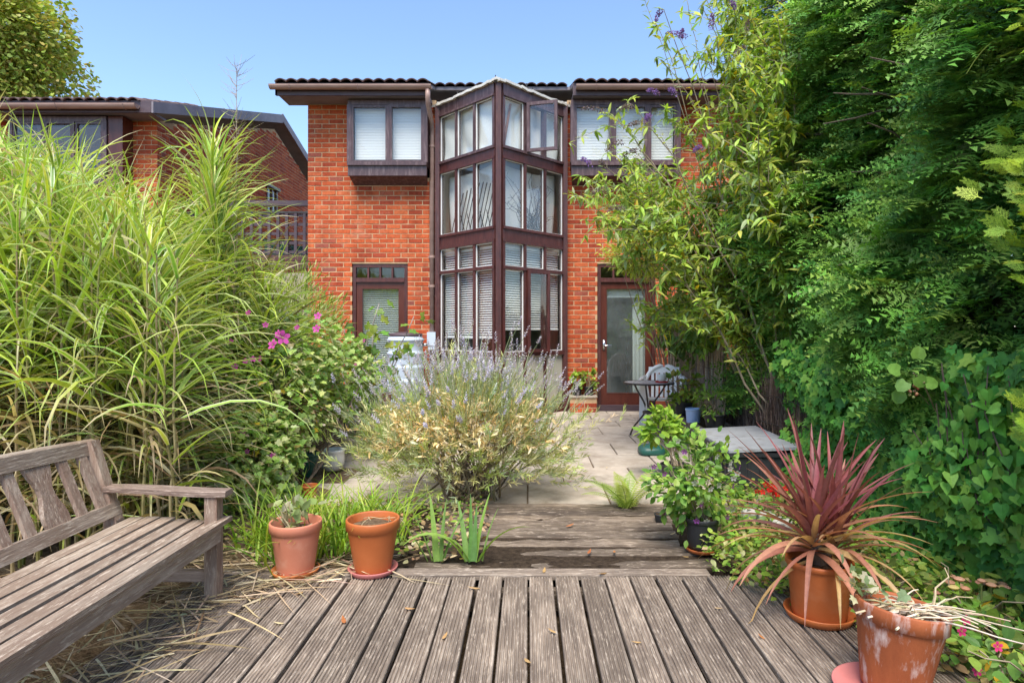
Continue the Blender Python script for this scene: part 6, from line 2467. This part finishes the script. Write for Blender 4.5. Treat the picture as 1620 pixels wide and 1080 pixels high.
chp('seat', lambda g: g.add([(-.22, -.22, .40), (.22, -.22, .40), (.20, .20, .37), (-.20, .20, .37), (-.22, -.22, .425), (.22, -.22, .425), (.20, .20, .395), (-.20, .20, .395)], BOXF))
for sx in (-1, 1):
    chp('leg', lambda g: g.add([(sx * .275, -.27, 0), (sx * .225, -.27, 0), (sx * .225, -.23, 0), (sx * .275, -.22, 0), (sx * .27, -.24, .60), (sx * .19, -.24, .60), (sx * .20, -.20, .60), (sx * .27, -.14, .60)][::1] if sx < 0 else
                                [(sx * .225, -.27, 0), (sx * .275, -.27, 0), (sx * .275, -.22, 0), (sx * .225, -.23, 0), (sx * .19, -.24, .60), (sx * .27, -.24, .60), (sx * .27, -.14, .60), (sx * .20, -.20, .60)], BOXF))
    chp('leg', lambda g: g.bar((sx * .24, .30, 0), (sx * .20, .20, .40), .05, .04, (0, 1, 0)))
    chp('armrest', lambda g: g.tube(np.array([(sx * .25, -.26, .60), (sx * .275, -.1, .62), (sx * .27, .1, .63), (sx * .235, .24, .655)]), [.022, .027, .025, .02], 8), True)


def arch(g):
    th = np.linspace(-.35, np.pi + .35, 19)
    P = np.stack([.225 * np.cos(th), .24 + .04 * np.sin(th), .58 + .235 * np.maximum(np.sin(th), -.8) - .02], -1)
    P = np.concatenate([[(.20, .205, .39)], P, [(-.20, .205, .39)]])
    g.tube(P, .026, 8)


chp('back_frame', arch, True)
for x in np.linspace(-.14, .14, 6):
    chp('back_slat', lambda g: g.obox((x - .017, .205, .40), (.034, 0, 0), (0, .012, 0), (0, .07, .36 + .03 * (1 - abs(x) / .14))))
chp('back_panel', lambda g: g.obox((-.19, .262, .70), (.38, 0, 0), (0, .012, 0), (0, .012, .075)))

pc = at_ground(1031, 717)
par = thing('parasol_base', 'dark green rounded plastic parasol base on the paving', 'parasol base', tuple(pc))
g = G()
K = 28
th = np.linspace(0, 2 * np.pi, K, endpoint=False)
sq = lambda r, z: np.stack([pc[0] + r * np.sign(np.cos(th)) * np.abs(np.cos(th)) ** .6, pc[1] + r * np.sign(np.sin(th)) * np.abs(np.sin(th)) ** .6, np.full(K, z)], -1)
rings = np.array([sq(.125, .0), sq(.135, .012), sq(.132, .05), sq(.115, .075), sq(.07, .090), sq(.03, .093), sq(.028, .12), sq(.02, .12), sq(.018, .06)])
i, j = np.meshgrid(np.arange(len(rings) - 1), np.arange(K), indexing='ij')
j2 = (j + 1) % K
g.add(rings, np.stack([i * K + j, i * K + j2, (i + 1) * K + j2, (i + 1) * K + j], -1).reshape(-1, 4))
g.build('shell', MAT['green_glaze'], par, smooth=True)

# ================================================================== black storage box with grey lids
bxo = thing('storage_box', 'low black plastic storage box with two weathered grey lid panels', 'storage box', (1.83, 5.35, 0))
bx0, bx1, by0, by1, bz = 1.55, 2.12, 4.86, 5.90, .30
g = G()
for (a_, b_, c_, d_, z0, z1) in ((bx0, bx1, by0, by1, .02, bz - .03), (bx0 - .015, bx1 + .015, by0 - .015, by1 + .015, bz - .03, bz)):
    g.box(a_, b_, c_, d_, z0 + .001, z1)
for k in range(6):
    x = bx0 + .05 + k * .09
    g.box(x, x + .02, by0 - .010, by0 - .001, .03, bz - .04)
for k in range(10):
    y = by0 + .06 + k * .10
    g.box(bx0 - .010, bx0 - .001, y, y + .02, .03, bz - .04)
g.build('body', MAT['black_plastic'], bxo)
for k in range(2):
    g = G()
    ya = by0 - .01 + k * .535
    g.add([(bx0 - .005, ya, bz + .002), (bx1 + .005, ya, bz + .03), (bx1 + .005, ya + .52, bz + .03), (bx0 - .005, ya + .52, bz + .002),
           (bx0 - .005, ya, bz + .022), (bx1 + .005, ya, bz + .052), (bx1 + .005, ya + .52, bz + .052), (bx0 - .005, ya + .52, bz + .022)], BOXF)
    g.build('lid', MAT['grey_lid'], bxo)

# ================================================================== potted plants on the right
def leafy(name, label, base, r, h, mat, ctr, rad, n, cols, ls, T=T_OVAL, cat='potted plant', taper=.76, n_ind=120, flowers=None, stems=16, soil=.85):
    t = thing(name, label, cat, tuple(base))
    pot(t, base, r, h, mat, taper, .10, soil)
    ctr, rad = np.asarray(ctr, float), np.asarray(rad, float)
    g = G()
    for k in range(stems):
        d = rdir(1)[0]
        d[2] = abs(d[2]) * .9
        g.tube(curve(np.asarray(base) + (rng.normal(0, r * .3), rng.normal(0, r * .3), h * soil), ctr + rad * d * .9, .03, 7, .01), np.linspace(.005, .002, 7), 4)
    g.build('stems', MAT['pale_stem'], t, kind='stuff')
    ncl = max(8, n // 14)
    d = rdir(ncl)
    cc_ = ctr + rad * d * (rng.uniform(.2, 1, ncl) ** .5)[:, None]
    idx = rng.integers(0, ncl, n)
    p = cc_[idx] + rng.normal(0, 1, (n, 3)) * rad * .14
    p[:, 2] = np.maximum(p[:, 2], .03)
    out = unit(p - ctr)
    V = instance(T[0], p, out * .8 + (0, 0, -.1) + .7 * rdir(n), np.array([0, -.35, 1.0]) + .5 * rdir(n) + .3 * out, ls * rng.uniform(.6, 1.3, n))
    emit(t, V, T[1], palette(n, cols, .15), MAT['leaf'], 'leaf', 'foliage', n_ind)
    for k in range(flowers[0] if flowers else 0):
        d = rdir(1)[0]
        d[1] = -abs(d[1])
        q = ctr + rad * d * 1.05
        flower(t, q, (rng.normal(0, .5), -.8, -.3), flowers[2], flowers[1][k % len(flowers[1])], 'flower')
    return t


GRN = [(0.16, 0.30, 0.045), (0.22, 0.37, 0.05), (0.12, 0.24, 0.04), (0.28, 0.40, 0.08)]
cf = at_ground(1110, 870)
leafy('potted_fuchsia', 'leafy fuchsia with small white and purple flowers in a black pot by the sleepers', cf + (0, 0, .02), .098, .17, 'black_plastic', cf + (-.02, .06, .38), (.26, .22, .24), 820, GRN, .05,
      n_ind=200, flowers=(26, [(0.62, 0.60, 0.58), (0.36, 0.10, 0.42), (0.66, 0.62, 0.64)], .018))
saucer('saucer', 'terracotta saucer under the fuchsia pot', cf, .095, 'terracotta', .022)
ch_ = at_ground(1068, 758)
leafy('potted_hydrangea', 'upright light green plant in a wide black bowl near the parasol base', ch_, .125, .13, 'black_plastic', ch_ + (-.11, .08, .37), (.15, .15, .24), 260, [(0.26, 0.42, 0.05), (0.33, 0.48, 0.06), (0.20, 0.35, 0.05)], .085, n_ind=140, stems=12)
cj = at_ground(1045, 824)
jar = thing('small_jar', 'small upturned dark pot beside the fern', 'pot', tuple(cj))
pot(jar, cj, .042, .05, 'black_plastic', .8)
# pots on the long planter
for (x, y, r, h, mt, lab, nl, rad_, zc) in ((1.80, 7.32, .11, .15, 'black_plastic', 'bushy green plant in a dark pot at the far end of the long planter', 260, (.20, .20, .22), .36),
                                          (1.88, 6.35, .115, .14, 'black_plastic', 'green plant with narrow leaves in a black pot on the near end of the planter', 260, (.19, .18, .16), .30)):
    b_ = np.array([x, y, .263])
    leafy('potted_shrub', lab, b_, r, h, mt, b_ + (0, 0, zc - .05), rad_, nl, [(0.22, 0.33, 0.045), (0.30, 0.40, 0.05), (0.15, 0.26, 0.04), (0.34, 0.28, 0.06)] if y > 7 else GRN, .07, T_LANCE if y < 7 else T_OVAL, n_ind=90)
bp = thing('blue_pot', 'pale blue pot on the long planter between the green plants', 'pot', (1.76, 6.72, .263))
pot(bp, (1.76, 6.72, .263), .085, .15, 'blue_pot', .84)
# pots on the brick ledge between bay and right door
led = thing('brick_ledge', 'low brick ledge against the wall between the bay and the door', 'ledge', (.82, FY - .15, 0))
brick_wall(led, 'shaft', (.64, FY - .26, 0), (1, 0, 0), (0, 1, 0), .40, .22, [], 0, sc_front, .25)
g = G()
g.box(.63, 1.05, FY - .275, FY - .005, .222, .245)
g.build('capping', MAT['slab'], led)
for x, lab in ((.75, 'small black pot of pale green leaves on the brick ledge beside the bay'), (.93, 'small black pot of pale green leaves on the brick ledge beside the door')):
    b_ = np.array([x, FY - .15, .247])
    leafy('potted_herb', lab, b_, .075, .13, 'black_plastic', b_ + (0, 0, .24), (.13, .1, .15), 110, [(0.24, 0.36, 0.05), (0.32, 0.42, 0.06)], .055, T_ROUND, n_ind=40, stems=8)

# fern
fr = thing('fern', 'yellow-green fern at the edge of the sleeper path', 'fern', tuple(at_ground(985, 806)))
fb = at_ground(992, 806)
for k in range(11):
    a_ = [2.6, 3.1, 2.0, 1.3, 3.6, .6, -.2, 2.3, 4.3, 5.2, 1.7][k]
    L = rng.uniform(.30, .46)
    el = rng.uniform(.85, 1.4)
    bend = rng.uniform(.5, 1.2)
    K = 24
    t = np.linspace(0, 1, K)
    pit = el - bend * t ** 1.3
    h = np.array([math.cos(a_), math.sin(a_), 0])
    d = np.cos(pit)[:, None] * h + np.sin(pit)[:, None] * np.array([0, 0, 1.0])
    P = fb + np.concatenate([[[0, 0, 0]], np.cumsum(d[1:] * L / K, 0)])
    g = G()
    c_ = palette(1, [(0.28, 0.38, 0.06), (0.34, 0.42, 0.08), (0.20, 0.32, 0.05)])[0]
    g.tube(P, np.linspace(.003, .001, K), 3, c=c_ * .8)
    sd = np.array([-h[1], h[0], 0])
    for i in range(2, K):
        ln = .085 * math.sin(min(1, (1 - t[i]) * 1.6 + .08) * np.pi / 2) * (L / .4)
        for sg in (-1, 1):
            for q in (0,):
                b_ = P[i] - d[i] * L / K * q
                w_ = d[i] * .0045
                e = b_ + sd * sg * ln + d[i] * ln * .35 - np.array([0, 0, ln * .15])
                m = (b_ + e) / 2
                g.add([b_ - w_ * .6, m - w_, e, m + w_, b_ + w_ * .6], np.array([[0, 1, 2, 3, 4]]), c_)
    o = g.build('frond', MAT['leaf'], fr)
    for v in o.data.vertices:
        if v.co.z < .003:
            v.co.z = .003

# ================================================================== cordyline in its terracotta pot
cc0 = at_ground(1296, 975)
saucer('saucer', 'wide terracotta saucer under the red spiky plant', cc0, .147, 'terracotta', .035)
cor = thing('potted_cordyline', 'spiky burgundy cordyline with drooping bronze leaves in a terracotta pot', 'potted plant', tuple(cc0 + (0, 0, .009)))
pot(cor, cc0 + (0, 0, .009), .140, .245, 'terracotta', .80, .07, .86)
g = G()
hd = [cc0 + (-.03, -.01, .40), cc0 + (.075, .02, .37)]
for h_ in hd:
    g.tube(curve(cc0 + (0, 0, .2), h_, 0, 5), [.028, .026, .024, .022, .018], 8)
g.build('stem', MAT['bark'], cor)
for hi, h_ in enumerate(hd):
    nl = 62 if hi == 0 else 48
    f = np.linspace(0, 1, nl)                              # 0 = outer oldest, 1 = centre
    az = np.arange(nl) * 2.4 + hi
    el = -.15 + 1.55 * f ** .62 + rng.normal(0, .07, nl)
    L = rng.uniform(.40, .62, nl) * (1 - .12 * f) * (.92 if hi else 1.0)
    bend = (1.35 * (1 - f) ** 1.2 + .12) + rng.normal(0, .10, nl)
    W = rng.uniform(.030, .047, nl)
    base = h_ + np.stack([np.cos(az) * .012, np.sin(az) * .012, -.12 * (1 - f)], -1)
    V, FB = blades(base, az, el, L, W, bend, 10, rng.normal(0, .2, nl), 3, wp=(3.0, .42, .62), fold=.45, curl=1.15)
    lo = V[..., 2] < .012
    V[..., 2] = np.where(lo, .012 + .1 * 0, V[..., 2])
    c_in = palette(nl, [(0.23, 0.075, 0.080), (0.30, 0.105, 0.110), (0.26, 0.105, 0.090)], .16)
    c_out = palette(nl, [(0.40, 0.19, 0.12), (0.46, 0.25, 0.15), (0.34, 0.15, 0.11), (0.44, 0.30, 0.14)], .12)
    mixf = np.clip((f - .32) / .25, 0, 1)[:, None]
    C = c_out * (1 - mixf) + c_in * mixf
    C = C[:, None, None] * np.ones((1, 11, 3, 1))
    C[:, :, 1] *= 1.25
    for i in range(nl):
        obj('leaf', mk_mesh('leaf', V[i] - ORG[cor], FB, C[i].reshape(-1, 3), True), MAT['leaf'], cor)

# big old clay pot, tilted slightly on the deck corner
bc = np.array([1.262, 2.185, 0.012])
saucer('saucer', 'pink saucer half under the limescaled clay pot', bc + (-.045, -.03, -.010), .165, 'saucer_pink', .032)
old = thing('clay_pot', 'big clay pot streaked with limescale, holding dead stems and a small pelargonium', 'pot', tuple(bc), local=True)
old.rotation_euler = (R(-3), R(8), 0)
pot(old, (0, 0, 0), .148, .285, 'terracotta_old', .70, .13, .83, soilmat='litter')
g = G()
for k in range(34):
    a_ = np.array([rng.normal(.02, .05), rng.normal(-.02, .05), .262])
    d = np.array([rng.normal(.12, .10), rng.normal(0, .08), rng.uniform(.005, .05)])
    g.tube(curve(a_ - d * .5, a_ + d, .02, 6, .006), np.linspace(.0045, .002, 6), 4, c=palette(1, [(0.62, 0.52, 0.36), (0.70, 0.60, 0.46), (0.50, 0.40, 0.26)])[0])
g.tube(curve((.10, 0, .25), (.17, .05, .42), 0, 6, .01), [.005, .005, .004, .004, .003, .002], 4, c=(0.5, 0.4, 0.26))
g.build('dead_stems', MAT['dry'], old)
n = 26
q = np.stack([rng.normal(-.10, .045, n), rng.normal(.03, .05, n), rng.uniform(.27, .36, n)], -1)
V = instance(T_MALLOW[0], q, rdir(n) + (-.3, -.2, .2), np.array([0, -.5, 1.0]) + .4 * rdir(n), rng.uniform(.035, .06, n))
emit(old, V, T_MALLOW[1], palette(n, [(0.24, 0.33, 0.16), (0.30, 0.38, 0.16), (0.44, 0.42, 0.26)], .12), MAT['leaf'], 'leaf', 'leaves', 40)

# fallen fuchsia-pink flowers over the pot rim and the bed
for k, (u, v, Y, s) in enumerate(((1462, 1005, 2.10, .014), (1468, 1012, 2.09, .014), (1456, 1018, 2.09, .013), (1470, 1008, 2.10, .011))):
    flower(old, np.array(px(u, v, Y)) - bc, (0, -1, .4), s, (0.66, .02, .16) if k != 3 else (.30, .03, .30), 'flower')
ff = thing('trailing_fuchsia', 'trailing fuchsia with pink flowers in the bed beside the limescaled pot', 'fuchsia', (1.75, 2.35, 0))
g = G()
for k in range(16):
    b_ = np.array([1.72 + rng.normal(0, .12), 2.4 + rng.normal(0, .2), .0])
    g.tube(curve(b_, b_ + (rng.normal(-.05, .12), rng.normal(-.1, .15), rng.uniform(.08, .30)), .05, 6, .01), np.linspace(.004, .002, 6), 4)
g.build('stems', MAT['pale_stem'], ff, kind='stuff')
for (u, v, Y) in ((1528, 980, 2.2), (1521, 998, 2.2), (1578, 1022, 2.1), (1545, 1060, 2.05)):
    flower(ff, px(u, v, Y), (0, -1, .2), .017, (0.62, .04, .18))
n = 420
q = np.stack([rng.uniform(1.45, 2.0, n), rng.uniform(1.95, 2.75, n), rng.uniform(.02, .20, n) ** 1.0], -1)
keep = np.hypot(q[:, 0] - 1.285, q[:, 1] - 2.185) > .2
q = q[keep]
n = len(q)
V = instance(T_OVAL[0], q, rdir(n) + (0, -.3, 0), np.array([0, -.3, 1.0]) + .4 * rdir(n), rng.uniform(.03, .075, n))
C = palette(n, [(0.13, 0.25, 0.045), (0.19, 0.32, 0.05), (0.09, 0.19, 0.04), (0.24, 0.34, 0.06)], .15)
yl = rng.random(n) < .03
C[yl] = (0.60, 0.36, 0.03)
emit(ff, V, T_OVAL[1], C, MAT['leaf'], 'leaf', 'foliage', 160)

# sedum with peach flower heads
sed = thing('sedum', 'peach-coloured flat flower heads on short stems before the ivy', 'sedum', (1.93, 2.9, 0))
for k in range(34):
    u, v = rng.normal(1540, 42), rng.normal(930, 14)
    Y = rng.uniform(2.55, 2.95)
    p_ = px(np.clip(u, 1475, 1600), np.clip(v, 905, 965), Y)
    g = G()
    b_ = np.array([p_[0] + .02, p_[1] + .03, 0.0])
    g.tube(curve(b_, p_, 0, 5), .0035, 4, c=(0.30, 0.34, 0.12))
    cc_ = palette(1, [(0.60, 0.32, 0.20), (0.66, 0.40, 0.26), (0.56, 0.28, 0.20), (0.62, 0.46, 0.20)], .1)[0]
    r_ = rng.uniform(.014, .026)
    g.lathe([(.002, -.008), (r_ * .8, -.004), (r_, .002), (r_ * .6, .007), (.001, .009)], p_, 9, c=cc_)
    g.build('flower_head', MAT['petal'], sed)
n = 120
q = np.stack([rng.normal(1.93, .16, n), rng.normal(2.85, .16, n), rng.uniform(.02, .16, n)], -1)
V = instance(T_ROUND[0], q, rdir(n) + (0, 0, .3), rdir(n) + (0, -.3, .8), rng.uniform(.03, .055, n))
emit(sed, V, T_ROUND[1], palette(n, [(0.24, 0.34, 0.06), (0.34, 0.40, 0.08), (0.18, 0.28, 0.06)], .15), MAT['leaf'], 'leaf', 'foliage', 60)

# red geranium flowers behind the cordyline
ger = thing('red_flower', 'bright red flower head beside the black storage box', 'flower', tuple(px(1225, 800, 4.15)))
g = G()
g.tube(curve(px(1228, 812, 4.2) * (1, 1, 0), px(1222, 776, 4.15), 0, 6), .004, 4)
g.build('stem', MAT['pale_stem'], ger)
for k in range(16):
    flower(ger, px(1221 + rng.normal(0, 9), 775 + rng.normal(0, 5), 4.15 + rng.normal(0, .02)), (rng.normal(0, .5), -1, rng.normal(.3, .4)), .020, (0.66, 0.012, 0.012))
for k, (u, v) in enumerate(((1190, 806), (1212, 812), (1236, 822))):
    b_ = at_ground(u, v + 14, 0.02)
    g = G()
    V = np.array(slab_me.vertices[0].co)
    g.lathe([(.001, 0), (.055, 0), (.07, .015), (.066, .05), (.05, .062), (.001, .066)], b_, 9)
    o = g.build('edging_stone', MAT['stone'])
    o.data.transform(__import__('mathutils').Matrix.Identity(4))
    tag(o, ['pale edging stone nearest the fuchsia pot', 'middle pale edging stone behind the spiky plant', 'pale edging stone below the red flower'][k], 'stone', 'edging stones')

# ================================================================== ground cover, litter, stray leaves
def scatter(name, label, cat, poly, n, cols, ls, hz, T=T_OVAL, flat=.4, mat='leaf'):
    x0, x1, y0, y1, fn = poly
    p = np.stack([rng.uniform(x0, x1, n), rng.uniform(y0, y1, n), np.zeros(n)], -1)
    p = p[fn(p[:, 0], p[:, 1])]
    n = len(p)
    cl = .5 + .5 * np.sin(p[:, 0] * 9 + 2 * np.sin(p[:, 1] * 7)) * np.sin(p[:, 1] * 8)
    p[:, 2] = rng.uniform(.0, hz, n) * (.4 + cl) + .015
    V = instance(T[0], p, rdir(n) * (1, 1, .5), np.array([0, -.2, 1.0]) + flat * rdir(n), ls * rng.uniform(.6, 1.4, n))
    V[..., 2] = np.maximum(V[..., 2], .012)
    k = V.shape[1]
    C = np.repeat(palette(n, cols, .18), k, 0)
    FB = [(f[None] + (np.arange(n) * k)[:, None, None]).reshape(-1, f.shape[1]) for f in T[1]]
    o = obj(name, mk_mesh(name, V.reshape(-1, 3), FB, C), MAT[mat], None, 'stuff')
    o['label'] = label
    o['category'] = cat
    return o


edge = lambda x, y: (x > np.interp(y, [2.0, 2.6, 3.2, 3.6, 5.0], [1.48, 1.36, 1.02, 1.12, 1.30])) & (np.hypot(x - 1.285, y - 2.185) > .24) & (np.hypot(x - cc0[0], y - cc0[1]) > .17)
scatter('ground_cover', 'low green leafy ground cover along the foot of the ivy', 'ground cover', (1.0, 2.15, 1.9, 4.9, edge), 5200, [(0.15, 0.28, 0.045), (0.22, 0.36, 0.05), (0.10, 0.20, 0.04), (0.30, 0.38, 0.06), (0.34, 0.26, 0.12)], .04, .12)
scatter('fallen_leaves', 'brown dead leaves lying among the ground cover', 'dead leaves', (1.0, 2.2, 1.9, 5.0, edge), 900, [(0.36, 0.22, 0.10), (0.26, 0.15, 0.07), (0.48, 0.34, 0.18)], .045, .02, flat=.5, mat='dry')
lbed = lambda x, y: (x < -.25) & (y > 3.36) & ~((x > -1.6) & (y > 4.6))
scatter('fallen_leaves', 'brown leaf litter in the bed behind the clay pots', 'dead leaves', (-2.6, -.2, 3.33, 4.9, lbed), 1500, [(0.36, 0.25, 0.13), (0.26, 0.17, 0.09), (0.48, 0.38, 0.22)], .04, .02, flat=.5, mat='dry')
scatter('bed_weeds', 'low green weeds in the bed behind the clay pots', 'weeds', (-2.3, -.3, 3.45, 4.8, lbed), 1300, [(0.18, 0.30, 0.045), (0.26, 0.38, 0.05), (0.12, 0.22, 0.04)], .032, .07)
# weeds in front of the cordyline, at the deck's right end
scatter('edge_weeds', 'bright low weeds spilling over the deck edge by the fuchsia', 'weeds', (.86, 1.35, 2.85, 3.75, lambda x, y: x > np.interp(y, [2.85, 3.25, 3.75], [1.12, .92, .98])), 750, [(0.24, 0.38, 0.05), (0.32, 0.44, 0.07), (0.17, 0.30, 0.04), (0.44, 0.46, 0.20)], .035, .12)

# straw from the reeds strewn under and round the bench
n = 1500
u1 = rng.uniform(-2.5, -.62, n)
y1 = rng.uniform(1.6, 3.45, n)
keep = (u1 < np.interp(y1, [1.6, 2.2, 2.9, 3.2, 3.45], [-1.45, -1.38, -1.26, -.78, -.60]))
base = np.stack([u1, y1, rng.uniform(.006, .03, n)], -1)[keep]
n = len(base)
V, FB = blades(base, rng.choice([.4, 3.5, 1.0, 2.6, 5.5], n) + rng.normal(0, .45, n), rng.normal(.03, .04, n), rng.uniform(.08, .45, n), rng.uniform(.003, .012, n), rng.normal(.08, .15, n), 5, rng.normal(0, .4, n), 2, wp=(6, .7, .4))
V[..., 2] = np.clip(V[..., 2], .005, .05)
k = V.shape[1]
o = obj('straw_litter', mk_mesh('straw_litter', V.reshape(-1, 3), [(f[None] + (np.arange(n) * k)[:, None, None]).reshape(-1, 4) for f in FB], np.repeat(palette(n, [(0.48, 0.38, 0.24), (0.58, 0.48, 0.32), (0.36, 0.27, 0.16), (0.28, 0.21, 0.12)], .14), k, 0)), MAT['dry'], None, 'stuff')
o['label'] = 'dry straw strewn on the boards under the bench'
o['category'] = 'straw'
# single fallen leaves and bits on boards, sleepers and paving
sp = [(895, 832), (972, 870), (930, 875), (880, 1000), (1015, 1015), (700, 1010), (1090, 880), (960, 905), (640, 960), (545, 985), (1060, 845), (925, 700), (960, 740), (905, 760), (990, 800), (450, 985), (480, 935), (760, 930), (860, 905), (1130, 960), (1210, 1010), (830, 1040)]
for (u, v) in sp:
    c_ = at_ground(u, v, .008)
    a_ = rng.uniform(0, 6.28)
    V = instance(T_LANCE[0] * (1, 1, -.6), c_[None], np.array([[math.cos(a_), math.sin(a_), 0.0]]), np.array([[0, 0, 1.0]]), np.array([rng.uniform(.035, .07)]))[0]
    V[:, 2] = np.maximum(V[:, 2], .006)
    o = obj('fallen_leaf', mk_mesh('fallen_leaf', V, T_LANCE[1], np.broadcast_to(palette(1, [(0.42, 0.16, 0.06), (0.46, 0.28, 0.12), (0.55, 0.42, 0.24)])[0], V.shape)), MAT['dry'])
    tag(o, 'small curled brown leaf lying on ' + ('the deck boards' if v > 900 else 'the old sleepers' if v > 795 else 'the paving slabs'), 'leaf', 'stray fallen leaves')
